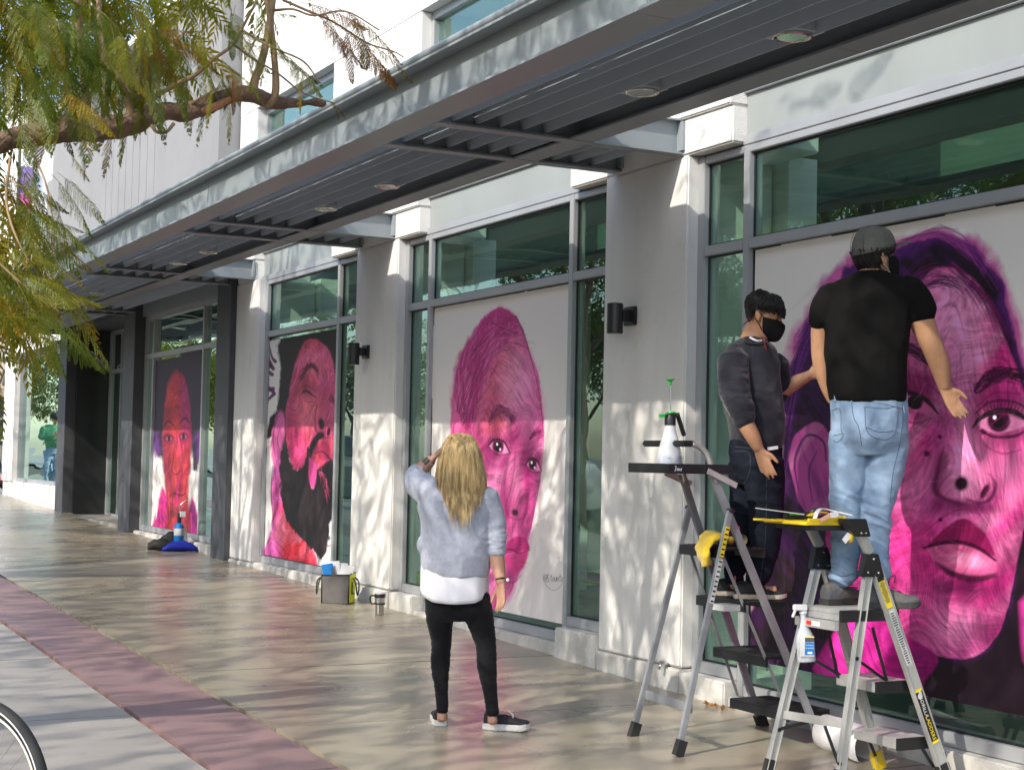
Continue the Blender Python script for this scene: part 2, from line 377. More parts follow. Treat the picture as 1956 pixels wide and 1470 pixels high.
# interior seen through the glass
r = MB(); r.box(6.6, 14, -2, 18.3, -.4, -.01); part(r, 'interior_floor', 'inner_floor')
part(MB().box(13.9, 14.1, -2, 18.3, 0, 8), 'interior_back_wall', 'inner')
part(MB().box(7.9, 14, -2, 18.3, 3.60, 3.85), 'interior_ceiling', 'inner')      # open strip behind the front: a gap added to let sky light in
part(MB().box(7.9, 14, -2, 18.3, 5.75, 5.9), 'interior_ceiling', 'inner')
for a, b in ((8.55, 9.9), (13.40, 14.72), (17.5, 18.3), (3.7, 5.05)):
    part(MB().box(6.51, 6.75, a-.02, b+.02, gz(a), 3.59), 'interior_pier', 'inner_white')
    part(MB().box(6.51, 6.75, a-.40, b+.40, 3.86, 5.74), 'interior_pier', 'inner_white')
for y in (6.2, 11.0, 16.0): part(MB().box(9.0, 9.35, y, y+.35, 0, 3.59), 'interior_column', 'inner_white')
part(MB().box(7.4, 7.5, 12.95, 13.35, 1.05, 1.75), 'interior_panel', 'inner_white')
part(MB().box(7.2, 8.0, 8.2, 8.3, 1.0, 1.6), 'interior_panel', 'inner_white')

# grey upper volume, its panels separated by grooves
GX = 5.52
e = [18.47]+[21.50+.413*i for i in range(8)]+[28.60]
for i in range(len(e)-1):
    part(MB().box(GX, 6.5, e[i]+.009, e[i+1]-.009, 3.90, 7.35), 'grey_panel', 'grey_stucco')
part(MB().box(GX+.03, 6.48, 18.49, 28.58, 3.905, 7.34), 'grey_core', 'joint')
part(MB().box(GX-.14, 6.5, 18.40, 28.68, 7.352, 7.46), 'parapet_cap', 'stucco')
# dark pillars, bay with the red portrait, entrance recess
for a, b in ((18.475, 19.05), (23.15, 23.84), (27.90, 28.53)):
    part(MB().box(5.735, 6.5, a, b, gz(a)-.2, 3.88), 'dark_pillar', 'dark', bevel=.008)
part(MB().box(5.84, 6.5, 19.052, 23.148, 3.50, 3.88), 'bay_header', 'canopy')
f = MB()
for a, b in ((19.055, 19.13), (20.10, 20.165), (22.62, 22.685), (23.07, 23.145)): f.box(XF, XF+.1, a, b, .36, 3.498)
for a, b in ((19.13, 20.10), (20.165, 22.62), (22.685, 23.07)):
    for z0, z1 in ((3.43, 3.498), (2.868, 2.94), (.36, .44)): f.box(XF+.003, XF+.1, a, b, z0, z1)
fr = part(f, 'window', 'alu', bevel=.004)
for a, b in ((19.13, 20.10), (20.165, 22.62), (22.685, 23.07)):
    for z0, z1 in ((.44, 2.868), (2.94, 3.43)): MB().box(XG, XG+.01, a+.002, b-.002, z0+.002, z1-.002).build('pane', M['mirror_glass'], fr)
for y in (19.06, 20.4, 21.8): part(MB().box(XW+.0, 6.4, y, min(y+1.36, 23.14) if y != 21.8 else 23.14, gz(19)-.3, .352), 'base_ledge', 'ledge', bevel=.01)
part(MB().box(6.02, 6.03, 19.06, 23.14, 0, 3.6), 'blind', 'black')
part(MB().box(5.86, 6.5, 23.842, 27.898, 3.62, 3.88), 'entry_soffit', 'dark')
part(MB().box(5.90, 6.46, 27.80, 27.897, gz(27)-.1, 3.615), 'black_entry_wall', 'black_wall')
f = MB()
for a, b in ((23.845, 23.92), (25.4, 25.46), (26.92, 26.98), (27.72, 27.795)): f.box(6.45, 6.55, a, b, .36, 3.61)
for z0, z1 in ((3.54, 3.61), (2.86, 2.93), (.36, .43)): f.box(6.453, 6.54, 23.92, 27.72, z0, z1)
fr = part(f, 'entry_door', 'alu', bevel=.004)
for a, b in ((23.92, 25.4), (25.46, 26.92), (26.98, 27.72)):
    for z0, z1 in ((.43, 2.86), (2.93, 3.54)): MB().box(6.49, 6.5, a+.002, b-.002, z0+.002, z1-.002).build('pane', M['mirror_glass'], fr)
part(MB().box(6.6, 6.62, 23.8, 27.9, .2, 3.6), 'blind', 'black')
part(MB().box(5.79, 6.46, 23.842, 27.80, gz(24)-.2, gz(27.8)-.02), 'entry_step', 'grey_conc')
# far end bay with the big reflecting pane
part(MB().box(XW, 6.5, 28.532, 34.2, gz(28)-.3, .86), 'low_wall', 'stucco')
part(MB().box(XW, 6.5, 28.532, 34.2, 3.46, 4.05), 'end_header', 'stucco')
part(MB().box(XW-.03, 6.5, 33.05, 34.2, .861, 3.459), 'end_pier', 'stucco')
part(MB().box(XW-.14, 6.5, 28.54, 34.35, 3.40, 3.458), 'end_cornice', 'stucco')
f = MB(); f.box(XF-.02, XF+.1, 28.535, 28.60, .862, 3.398); f.box(XF-.02, XF+.1, 32.98, 33.045, .862, 3.398); f.box(XF-.018, XF+.1, 28.60, 32.98, .862, .93); f.box(XF-.018, XF+.1, 28.60, 32.98, 3.33, 3.398)
fr = part(f, 'end_window', 'alu', bevel=.004)
MB().box(XG, XG+.01, 28.602, 30.74, .932, 3.328).build('pane', M['mirror_glass'], fr); MB().box(XG+.0005, XG+.0105, 30.745, 32.978, .932, 3.328).build('pane', M['mirror_glass'], fr)
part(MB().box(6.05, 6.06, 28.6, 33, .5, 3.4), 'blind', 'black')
part(MB().box(6.502, 14.1, 18.45, 34.2, -.2, 7.2), 'rear_volume', 'grey_stucco')
t = thing('strobe_light', 'small red fire alarm strobe on the white header at the far end', 'alarm', (XW, 33.1, 3.65))
MB().box(XW-.055, XW-.001, 32.95, 33.12, 3.60, 3.80).build('housing', M['red'], t, bevel=.008)
MB().box(XW-.075, XW-.056, 32.99, 33.08, 3.64, 3.70).build('lens', M['clear'], t)
# white slats standing in for a wing shaped light patch on the black wall
t = thing('wing_light_patch', 'white slats modelled as a wing shaped patch of light on the black entrance wall', 'light patch', (6.2, 27.79, 3.1))
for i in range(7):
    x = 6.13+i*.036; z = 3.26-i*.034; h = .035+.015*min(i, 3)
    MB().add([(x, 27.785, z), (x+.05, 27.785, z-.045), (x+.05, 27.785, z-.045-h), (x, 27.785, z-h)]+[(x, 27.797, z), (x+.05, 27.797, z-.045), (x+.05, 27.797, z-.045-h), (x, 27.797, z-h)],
             [(0, 1, 2, 3), (7, 6, 5, 4), (0, 4, 5, 1), (1, 5, 6, 2), (2, 6, 7, 3), (3, 7, 4, 0)]).build('light_patch_slat', M['white'], t)

# ================================================================== steel canopy
can = thing('steel_canopy', 'long grey steel canopy with louvre blades over the storefront windows', 'canopy', (4.8, 14, 3.5))
def cp(mb, name, m='canopy', **k): return mb.build(name, M[m], can, **k)
X0, X1, XI0, XI1 = 3.76, 3.985, 4.93, 5.11
ZB = 3.565
segs = [(1.0, 6.10), (6.106, 13.1), (13.106, 19.6), (19.606, 28.62)]
for a, b in segs:
    f = MB()
    f.box(X0, X1, a, b, ZB, ZB+.014)                     # bottom flange
    f.box(X0+.075, X0+.090, a, b, ZB+.0141, 3.845)       # web
    f.box(X0-.022, X1-.02, a, b, 3.8451, 3.86)           # top flange
    cp(f, 'fascia_beam')
    c = MB(); c.tube([(X0-.002, a, 3.884), (X0-.002, b, 3.884)], .026, 12); cp(c, 'cap_rail', smooth='auto')
    i = MB(); i.box(XI0, XI1, a, b, ZB+.001, ZB+.014); i.box(XI1-.07, XI1-.055, a, b, ZB+.0141, 3.77); i.box(XI0+.03, XI1, a, b, 3.7701, 3.785)
    cp(i, 'inner_beam')
pairs = [(4.02, 4.80), (8.80, 9.58), (13.68, 14.47), (17.86, 18.62), (23.25, 23.85), (28.0, 28.56)]
for pr in pairs:
    for k, y in enumerate(pr):
        f = MB(); s = 1 if k == 0 else -1
        f.box(X1+.001, XW-.002, y-.05, y+.05, ZB-.002, ZB+.012); f.box(X1+.001, XW-.002, y-.006, y+.006, ZB+.0121, 3.788); f.box(X1+.001, XW-.002, y-.05, y+.05, 3.7881, 3.80)
        f.box(XW-.022, XW-.0021, y-.075, y+.075, ZB+.02, 3.78)
        cp(f, 'cross_beam')
def blades(y0, y1, xa, xb):
    n = int((xb-xa)/.162)
    xe = xa+.05+(n-1)*.162+.178
    if xe < (5.035 if xb < 5.2 else XW-.03): d = MB(); d.box(xe, 5.035 if xb < 5.2 else XW-.03, y0, y1, 3.7735, 3.7795); cp(d, 'deck_strip', 'blade')
    for i in range(n):
        x = xa+.05+i*.162
        f = MB(); th = .012
        p = [(x+.03, 3.590), (x+.036, 3.590), (x+.016, 3.772), (x+.010, 3.772)]
        f.add([(q[0], y0, q[1]) for q in p]+[(q[0], y1, q[1]) for q in p], [(0, 1, 2, 3), (7, 6, 5, 4), (0, 4, 5, 1), (1, 5, 6, 2), (2, 6, 7, 3), (3, 7, 4, 0)])
        cp(f, 'louver_blade', 'blade')
        d = MB(); d.box(x+.018, x+.1745, y0, y1, 3.774, 3.780); cp(d, 'deck_strip', 'blade')
for i in range(len(pairs)):
    a, b = pairs[i]
    blades(a+.012, b-.012, X1+.04, XW-.02)
    if i < len(pairs)-1:
        blades(b+.012, pairs[i+1][0]-.012, X1+.04, XI0+.02 if i < 3 else XW-.02)
blades(1.0, 4.0, X1+.04, XI0+.02)
# downlights
for y in (6.14, 7.52, 11.21, 12.54, 15.98, 17.12, 21.03, 26.0):
    x = 4.70
    f = MB(); f.box(x-.10, x+.10, y-.12, y+.12, 3.602, 3.76); cp(f, 'light_box', 'blade')
    d = MB(); d.lathe((x, y, 3.598), [(.098, .002), (.100, -.006), (.092, -.010), (.080, -.004), (.078, .0), (.0, .0005)], 32)
    o = cp(d, 'downlight', 'chrome', smooth='auto')
    d = MB(); d.lathe((x, y, 3.591), [(.076, .0), (.070, .012), (.050, .022), (.02, .024), (.0, .0242)][::-1], 32); d.build('reflector', M['chrome'], o, smooth='auto')

# ================================================================== wall lamps
for i, (y, lab) in enumerate(((9.36, 'black cylinder wall lamp beside the window where two men work'), (14.24, 'black cylinder wall lamp between the bearded portrait and the blonde woman'))):
    t = thing('wall_lamp', lab, 'wall lamp', (XW, y-.15, 2.5), 'black wall lamps')
    d = MB(); d.lathe((XW-.14, y, 2.39), [(.052, .0), (.056, .004), (.056, .208), (.052, .212)], 24); d.build('shade', M['black'], t, smooth='auto')
    d = MB(); d.lathe((XW-.14, y, 2.3895), [(.0, .0), (.046, .0002)], 24); d.build('lens', M['clear'], t)
    MB().box(XW-.135, XW-.03, y-.022, y+.022, 2.48, 2.56).build('arm', M['black'], t, bevel=.004)
    MB().box(XW-.03, XW-.001, y-.07, y+.07, 2.455, 2.585).build('back_plate', M['black'], t, bevel=.004)
t = thing('hose_tap', 'small brass tap low on the white pier beside the ladders', 'tap', (XW, 8.85, .18))
d = MB(); d.tube([(XW-.0, 8.83, .17), (XW-.06, 8.83, .17), (XW-.075, 8.83, .14)], .010, 8); d.build('spout', M['steel'], t, smooth=True)
d = MB(); d.lathe((XW-.045, 8.83, .185), [(.022, 0), (.024, .008), (.006, .012), (.006, -.01)], 10); d.build('handle', M['steel'], t)
# ================================================================== painted portraits (flat print on paper sheets)
XP = 5.925
def shade(c):                     # colour as seen in even light next to paper (seen as 150) -> paint albedo
    return np.clip(s2l(c)/s2l((170, 170, 170))*.76, 0, .92)
class Paint:
    def __init__(s, y_left, y_right, z0, z1, W, H, paper=(170, 167, 163)):
        s.W, s.H = W, H; s.g = (y_left, y_right, z0, z1)
        u = (np.arange(W)+.5)/W; v = (np.arange(H)+.5)/H
        Y = (y_left+(y_right-y_left)*u)[None, :].repeat(H, 0); Z = (z0+(z1-z0)*v)[:, None].repeat(W, 1)
        d = np.stack([np.full_like(Y, XP)-EYE[0], Y-EYE[1], Z-EYE[2]], -1)
        q = d @ CF; s.X = 978+F_PX*(d @ CR)/q; s.Y = 735-F_PX*(d @ CU)/q     # photo survey coordinates of every texel
        s.U = Y; s.V = Z
        s.img = np.empty((H, W, 3)); s.img[:] = shade(paper)
        s.P = np.stack([s.U, s.V, np.zeros_like(Y)], -1).reshape(-1, 3)
    def noise(s, f, ang=0., st=1., oct=3, seed=0):
        c, n = math.cos(ang), math.sin(ang)
        a = s.P[:, 0]*c+s.P[:, 1]*n; b = -s.P[:, 0]*n+s.P[:, 1]*c
        return fbm(np.stack([a*f, b*f*st, a*0], -1), oct, seed).reshape(s.H, s.W)
    def comp(s, m, col, raw=False):
        c = np.asarray(col if raw else shade(col)); m = np.clip(m, 0, 1)[..., None]
        s.img = s.img*(1-m)+c*m
    def mul(s, m, k):
        m = np.clip(m, 0, 1)[..., None]; s.img = s.img*(1-m)+s.img*np.asarray(k)*m
    def poly(s, pts, soft=1.5, smooth=True, jit=0., jf=6., seed=3):
        P = cat_rom(np.array([(x, y, 0) for x, y in list(pts)+[pts[0]]]), 4)[:, :2] if smooth else np.array(list(pts)+[pts[0]], float)
        X, Y = s.X, s.Y
        if jit: X = X+jit*s.noise(jf, seed=seed); Y = Y+jit*s.noise(jf, seed=seed+9)
        ins = np.zeros(X.shape, bool); dm = np.full(X.shape, 1e9)
        for i in range(len(P)-1):
            (x1, y1), (x2, y2) = P[i], P[i+1]
            c = ((y1 > Y) != (y2 > Y)) & (X < (x2-x1)*(Y-y1)/(y2-y1+1e-12)+x1); ins ^= c
            dx, dy = x2-x1, y2-y1; L2 = dx*dx+dy*dy+1e-9
            t = np.clip(((X-x1)*dx+(Y-y1)*dy)/L2, 0, 1); dm = np.minimum(dm, (X-x1-t*dx)**2+(Y-y1-t*dy)**2)
        sd = np.sqrt(dm)*np.where(ins, 1, -1)
        return np.clip(.5+sd/(2*soft), 0, 1)
    def ell(s, cx, cy, rx, ry, rot=0, soft=.25, jit=0.):
        X, Y = s.X-cx, s.Y-cy
        if jit: X = X+jit*s.noise(8, seed=5); Y = Y+jit*s.noise(8, seed=6)
        c, n = math.cos(rot), math.sin(rot); a = (X*c+Y*n)/rx; b = (-X*n+Y*c)/ry
        return np.clip((1-np.sqrt(a*a+b*b))/soft+.5, 0, 1)
    def stroke(s, pts, w, col, op=1., soft=None, smooth=True, raw=False):
        P = cat_rom(np.array([(x, y, 0) for x, y in pts]), 4)[:, :2] if smooth and len(pts) > 2 else np.array(pts, float)
        ws = np.interp(np.linspace(0, 1, len(P)), np.linspace(0, 1, len(w)), w) if isinstance(w, (list, tuple)) else np.full(len(P), float(w))
        wm = ws.max()+3
        x0, x1, y0, y1 = P[:, 0].min()-wm, P[:, 0].max()+wm, P[:, 1].min()-wm, P[:, 1].max()+wm
        sel = (s.X > x0) & (s.X < x1) & (s.Y > y0) & (s.Y < y1)
        if not sel.any(): return
        X, Y = s.X[sel], s.Y[sel]; best = np.full(X.shape, -1e9)
        for i in range(len(P)-1):
            (a, b), (c, d) = P[i], P[i+1]; dx, dy = c-a, d-b; L2 = dx*dx+dy*dy+1e-9
            t = np.clip(((X-a)*dx+(Y-b)*dy)/L2, 0, 1); ds = np.hypot(X-a-t*dx, Y-b-t*dy)
            best = np.maximum(best, (ws[i]+(ws[i+1]-ws[i])*t)/2-ds)
        so = soft if soft else .7
        m = (np.clip(.5+best/(2*so), 0, 1)*op)[..., None]; c = np.asarray(col if raw else shade(col))
        s.img[sel] = s.img[sel]*(1-m)+c*m
    def hairs(s, curves, n, w, cols, op=.7, spread=6., seed=1, length=(.3, 1.)):
        """loose brush hairs running along the given guide curves"""
        g = np.random.default_rng(seed)
        for _ in range(n):
            i = g.integers(0, len(curves)-1) if len(curves) > 1 else 0; t = g.random()
            A = np.array(curves[i], float); B = np.array(curves[i+1] if len(curves) > 1 else curves[i], float)
            m = min(len(A), len(B)); C = A[:m]*(1-t)+B[:m]*t
            C = cat_rom(np.c_[C, np.zeros(m)], 5)[:, :2]
            L = g.uniform(*length); k0 = g.random()*(1-L); a = int(k0*len(C)); b = max(a+3, int((k0+L)*len(C))); C = C[a:b]
            if len(C) < 2: continue
            C = C+g.normal(0, spread*.25, (1, 2))+np.linspace(0, 1, len(C))[:, None]*g.normal(0, spread, (1, 2))
            s.stroke([tuple(q) for q in C[::2]], [w*g.uniform(.5, 1.2), w*.3], cols[g.integers(0, len(cols))], op*g.uniform(.5, 1), smooth=False)
    def texture(s, m, amp=.3, ang=0., seed=1):
        """dry brush grain: fine streaks in two directions"""
        A = ang+.9*s.noise(1.1, seed=seed+11); c0, n0 = np.cos(A), np.sin(A); x = s.U-s.U.mean(); y = s.V-s.V.mean()
        def nz(f, st, q, da): cc, nn = np.cos(A+da), np.sin(A+da); return fbm(np.stack([(x*cc+y*nn)*f, (y*cc-x*nn)*f*st, x*0+q], -1).reshape(-1, 3), 2, seed+q).reshape(s.H, s.W)
        w = np.clip(.5+.9*s.noise(2.3, seed=seed+5), 0, 1)
        t = .75*nz(44, .10, 1, 0)*w+.75*nz(52, .12, 3, 1.2)*(1-w)+.3*nz(90, .3, 5, .5)+.14*s.noise(7, ang-.4, .6, 3, seed+7)
        s.mul(m, 1.0); k = np.clip(1+amp*t, .35, 1.7)[..., None]; mm = np.clip(m, 0, 1)[..., None]; s.img = s.img*(1-mm)+np.clip(s.img*k, 0, .9)*mm
    def soft(s, m, cx, cy, rx, ry, rot, col, op): s.comp(m*s.ell(cx, cy, rx, ry, rot, 1.1)*op, col)
    def finish(s, name):
        im = bpy.data.images.new(name, s.W, s.H, alpha=False)
        c = np.clip(s.img, 0, 1); e = np.where(c <= .0031308, c*12.92, 1.055*c**(1/2.4)-.055)
        a = np.ones((s.H, s.W, 4), np.float32); a[..., :3] = e; im.pixels.foreach_set(a.ravel()); im.update(); im.pack()
        m = bpy.data.materials.new(name); m.use_nodes = True; N = m.node_tree.nodes; L = m.node_tree.links
        t = N.new('ShaderNodeTexImage'); t.image = im; t.interpolation = 'Cubic'; t.extension = 'EXTEND'; b = N['Principled BSDF']; L.new(t.outputs[0], b.inputs['Base Color'])
        b.inputs['Roughness'].default_value = .5; b.inputs['Specular IOR Level'].default_value = .22
        return m
def poster(paint, m, label):
    yl, yr, z0, z1 = paint.g; NX, NZ = 14, 12
    v = []; f = []; uv = []
    for j in range(NZ+1):
        for i in range(NX+1):
            u, w = i/NX, j/NZ; y = yl+(yr-yl)*u; z = z0+(z1-z0)*w
            v.append((XP-.0012+.002*float(fbm(np.array([[y*1.6, z*1.3, 3.]]), 2)[0]), y, z)); uv.append((u, w))
    for j in range(NZ):
        for i in range(NX): a = j*(NX+1)+i; f.append((a, a+1, a+NX+2, a+NX+1))
    n = len(v); v += [(p[0]+.0035, p[1], p[2]) for p in v]; uv += uv
    f2 = f+[tuple(k+n for k in q[::-1]) for q in f]
    me = bpy.data.meshes.new('portrait_poster'); me.from_pydata(v, [], f2); l = me.uv_layers.new(name='uv')
    li = np.zeros(len(me.loops), int); me.loops.foreach_get('vertex_index', li); l.data.foreach_set('uv', np.array(uv)[li].ravel())
    link('portrait_poster', me, None, m, True, label=label, cat='poster', group='painted portrait posters on the windows')
def sig(p, x, y, k, col=(50, 30, 45)):
    """hand lettering @Stounton with a swoop under it"""
    G = {'@': [[(6, 2), (3, 1), (2, 5), (5, 6), (6, 2), (7, 6), (9, 4), (7, -2), (2, -2), (-1, 3), (1, 8), (6, 9)]], 'S': [[(6, -2), (2, -3), (1, 1), (5, 4), (5, 8), (0, 9)]], 't': [[(3, -3), (3, 7), (5, 8)], [(0, 1), (6, 0)]],
         'o': [[(4, 2), (1, 4), (2, 8), (5, 7), (5, 3), (4, 2)]], 'u': [[(0, 2), (1, 7), (4, 7), (5, 2), (6, 8)]], 'n': [[(0, 2), (1, 8), (1, 4), (4, 2), (5, 8)]]}
    cx = x
    for ch in '@Stounton':
        for st in G[ch]: p.stroke([(cx+a*k*.62, y+b*k) for a, b in st], .9*k**.5, col, .85, soft=.45)
        cx += (8.5 if ch in '@S' else 6)*k*.62
    p.stroke([(x+2*k, y+10*k), (x+5*k, y+16*k), (x+15*k, y+23*k), (x+26*k, y+19*k), (x+31*k, y+10*k)], .7*k**.5, col, .8, soft=.45)

# ---- A: large woman's face, magenta, beside the two men
p = Paint(8.095, 5.50, .282, 2.862, 760, 760)
DK = (22, 12, 20); PUR = (58, 18, 74); MG = (150, 58, 112); HOT = (168, 22, 98); LIT = (172, 112, 142); DEEP = (92, 10, 62)
p.comp(p.noise(1.2, seed=3)*.12+.03, (178, 172, 174))
# outer hair glow and hair mass
p.comp(p.poly([(1735, 452), (1790, 436), (1850, 448), (1905, 500), (1942, 590), (1962, 700), (1990, 900), (2010, 1420), (1430, 1300), (1440, 1150), (1488, 900), (1494, 720), (1540, 590), (1600, 510), (1680, 465)], 9, jit=9, jf=7), (150, 70, 120))
p.comp(p.poly([(1735, 462), (1790, 448), (1848, 462), (1896, 508), (1932, 590), (1950, 700), (1980, 900), (2000, 1430), (1430, 1290), (1446, 1150), (1496, 900), (1502, 730), (1552, 600), (1612, 525), (1688, 480)], 4, jit=7, jf=9), PUR)
p.comp(p.poly([(1745, 478), (1790, 462), (1842, 478), (1885, 520), (1922, 600), (1944, 700), (1980, 900), (2000, 1430), (1436, 1290), (1450, 1120), (1504, 900), (1512, 760), (1570, 640), (1640, 560), (1700, 500)], 10, jit=8, jf=9)*(.8+.35*p.noise(5, .6, 4, seed=8)), DK)
p.comp(np.clip(p.noise(9, 1.15, .12, seed=4), 0, 1)*p.poly([(1500, 600), (1620, 520), (1600, 760), (1510, 860)], 12)*.8, (74, 26, 96))
# face
face = p.poly([(1748, 548), (1790, 512), (1836, 520), (1882, 562), (1918, 640), (1944, 720), (1972, 800), (1972, 930), (1944, 1060), (1920, 1180), (1872, 1246), (1808, 1256), (1740, 1220), (1660, 1160), (1600, 1100), (1575, 980), (1580, 850), (1612, 760), (1660, 640)], 2.5, jit=3, jf=8)
br = p.noise(7, .9, .22, 4, seed=21); br2 = p.noise(16, -.5, .2, 3, seed=22); br3 = p.noise(2.2, .3, 1, 3, seed=23)
p.comp(face, MG)
p.comp(face*np.clip(.25+br3*.8, 0, .8), HOT); p.comp(face*np.clip(br*.75+.1, 0, .6), LIT); p.comp(face*np.clip(br2*.6, 0, .5), DEEP)
p.comp(face*p.ell(1815, 640, 70, 120, .2, 1.0)*.5, LIT)
p.comp(face*p.ell(1770, 700, 60, 60, 0, 1.0)*.45, DEEP); p.comp(face*p.ell(1640, 900, 80, 260, .1, 1.0)*.5, (128, 34, 88))
p.comp(face*p.ell(1850, 860, 42, 130, .05, .9)*.55, (178, 92, 136)); p.comp(face*p.ell(1930, 940, 40, 120, .1, 1.0)*.45, (186, 60, 122))
p.comp(face*p.ell(1800, 1190, 90, 60, 0, 1.0)*.5, (176, 84, 130)); p.comp(face*p.ell(1730, 1090, 70, 120, .3, .9)*.4, HOT)
p.comp(face*p.ell(1845, 905, 66, 52, 0, .8)*.35, LIT)
SH_ = (104, 16, 70); PALE = (178, 112, 148)
for a in ((1600, 1000, 50, 150, .1, SH_, .55), (1700, 1180, 90, 40, .4, SH_, .6), (1840, 1135, 70, 26, .1, SH_, .55), (1925, 1120, 30, 110, .25, SH_, .45), (1775, 880, 30, 70, .15, SH_, .5), (1910, 760, 50, 26, .1, SH_, .5), (1760, 735, 50, 34, .2, SH_, .55), (1895, 885, 36, 60, .1, SH_, .3), (1842, 850, 16, 100, .03, PALE, .55), (1800, 600, 50, 60, .2, PALE, .5), (1860, 640, 36, 80, .2, PALE, .35), (1730, 930, 46, 60, .3, PALE, .30), (1935, 900, 26, 50, .1, PALE, .4), (1830, 1200, 40, 34, 0, PALE, .45), (1700, 1040, 40, 60, .2, (190, 40, 120), .4), (1842, 925, 22, 18, 0, PALE, .4), (1735, 760, 36, 40, .2, (70, 6, 48), .6), (1690, 900, 36, 110, .1, SH_, .45), (1640, 1100, 50, 60, .3, (80, 8, 56), .6), (1880, 1215, 60, 26, -.4, (90, 10, 62), .5)): p.soft(face, *a)
p.texture(face, .42, .4, 81)
# hairline
p.hairs([[(1700, 560), (1750, 500), (1800, 480)], [(1735, 570), (1775, 530), (1820, 520)], [(1820, 500), (1880, 560), (1925, 660)], [(1830, 520), (1890, 590), (1940, 720)]], 90, 3, [DK, PUR, DEEP], .8, 8, 31)
p.hairs([[(1520, 640), (1580, 560), (1680, 480)], [(1500, 800), (1540, 640), (1620, 540)], [(1500, 930), (1520, 760), (1580, 640)]], 120, 2, [(96, 34, 120), PUR, DK], .6, 8, 32)
p.hairs([[(1700, 470), (1790, 450), (1900, 510)], [(1740, 455), (1830, 440), (1930, 580)]], 60, 2.2, [(120, 40, 110), (150, 60, 120), PUR], .6, 9, 33)
# neck, dark clothes
p.texture(p.poly([(1735, 452), (1850, 448), (1942, 590), (1990, 900), (2010, 1420), (1430, 1300), (1488, 900), (1494, 720), (1600, 510)], 20), .35, 1.0, 82)
neck = p.poly([(1640, 1150), (1740, 1220), (1790, 1258), (1784, 1335), (1700, 1330), (1560, 1290), (1585, 1220)], 3, jit=3)
p.comp(neck, (140, 14, 96)); p.comp(neck*np.clip(.3+br*.8, 0, .8), (176, 40, 128)); p.comp(neck*p.ell(1770, 1270, 60, 60, 0, .9)*.8, (88, 8, 66)); p.texture(neck, .5, .3, 83)
p.comp(p.poly([(1792, 1262), (1860, 1262), (1925, 1190), (1960, 1020), (2060, 1000), (2060, 1480), (1782, 1345)], 3, jit=3), DK)
p.comp(p.poly([(1948, 1150), (1975, 1130), (1980, 1250), (1956, 1260)], 6), (150, 40, 110))
# ear
ear = p.poly([(1505, 880), (1520, 830), (1556, 806), (1584, 830), (1592, 900), (1590, 960), (1560, 985), (1528, 962)], 2, jit=2)
p.comp(ear, (136, 54, 112)); p.comp(ear*np.clip(br, 0, .6), LIT); p.comp(ear*np.clip(br2*.8, 0, .6), (70, 16, 74))
p.stroke([(1525, 935), (1518, 880), (1540, 832), (1572, 842), (1578, 880)], [2, 6, 5, 3], (64, 14, 70), .85); p.stroke([(1552, 960), (1545, 900), (1560, 862)], [2, 5, 2], (64, 14, 70), .7)
p.comp(p.poly([(1588, 780), (1612, 770), (1605, 960), (1592, 1000)], 5), (186, 60, 130)); p.hairs([[(1580, 770), (1592, 850), (1596, 960)], [(1606, 770), (1606, 850), (1600, 930)]], 26, 2.2, [(70, 20, 110), DK], .8, 3, 35)
# drips lower left
for k in range(60):
    x = 1440+k*2.6; p.stroke([(x, 1000+rng.random()*80), (x+rng.normal(0, 1), 1240+rng.random()*50)], 1.0, (70, 52, 40), .3*rng.random())
# brows
p.hairs([[(1690, 640), (1740, 655), (1790, 690), (1828, 728)], [(1700, 668), (1745, 680), (1790, 712), (1822, 742)]], 120, 3.2, [DK, (54, 8, 44)], .85, 6, 41, (.15, .4))
p.hairs([[(1862, 738), (1890, 706), (1930, 702), (1990, 716)], [(1866, 752), (1900, 732), (1940, 726), (1990, 736)]], 170, 3.6, [DK, (54, 8, 44)], .9, 5, 42, (.12, .35))
# right eye
p.comp(p.ell(1912, 795, 58, 46, .1, .8)*.5, DEEP); EY = p.poly([(1866, 810), (1888, 791), (1928, 789), (1962, 808), (1932, 823), (1892, 825)], 1.2); p.comp(EY, (172, 100, 138))
p.comp(EY*p.ell(1908, 803, 22, 23, 0, .25), (44, 8, 36)); p.comp(EY*p.ell(1907, 803, 13, 15, 0, .3), (10, 5, 10)); p.comp(p.ell(1900, 797, 3.5, 4, 0, .6), (205, 160, 186)); p.comp(p.poly([(1868, 800), (1900, 780), (1940, 784), (1962, 804), (1930, 794), (1896, 792)], 3)*.7, (70, 10, 50))
p.stroke([(1858, 816), (1874, 797), (1905, 784), (1940, 787), (1974, 810)], [4, 9, 11, 10, 5], DK, .97); p.stroke([(1862, 790), (1895, 766), (1940, 768), (1975, 788)], [2, 5, 5, 2], (56, 6, 42), .8); p.stroke([(1872, 822), (1900, 834), (1940, 832), (1966, 818)], [3, 6, 6, 3], (48, 5, 36), .85)
p.stroke([(1866, 776), (1900, 750), (1950, 752)], [1.5, 3, 2], DEEP, .7); p.stroke([(1880, 850), (1915, 866), (1952, 858)], [1.5, 4, 1.5], DEEP, .6)
for k in range(16):
    t = k/15; x = 1868+t*96; y = 792-16*math.sin(t*math.pi); p.stroke([(x, y), (x-6+14*t, y-13)], [2.2, .6], DK, .85, smooth=False)
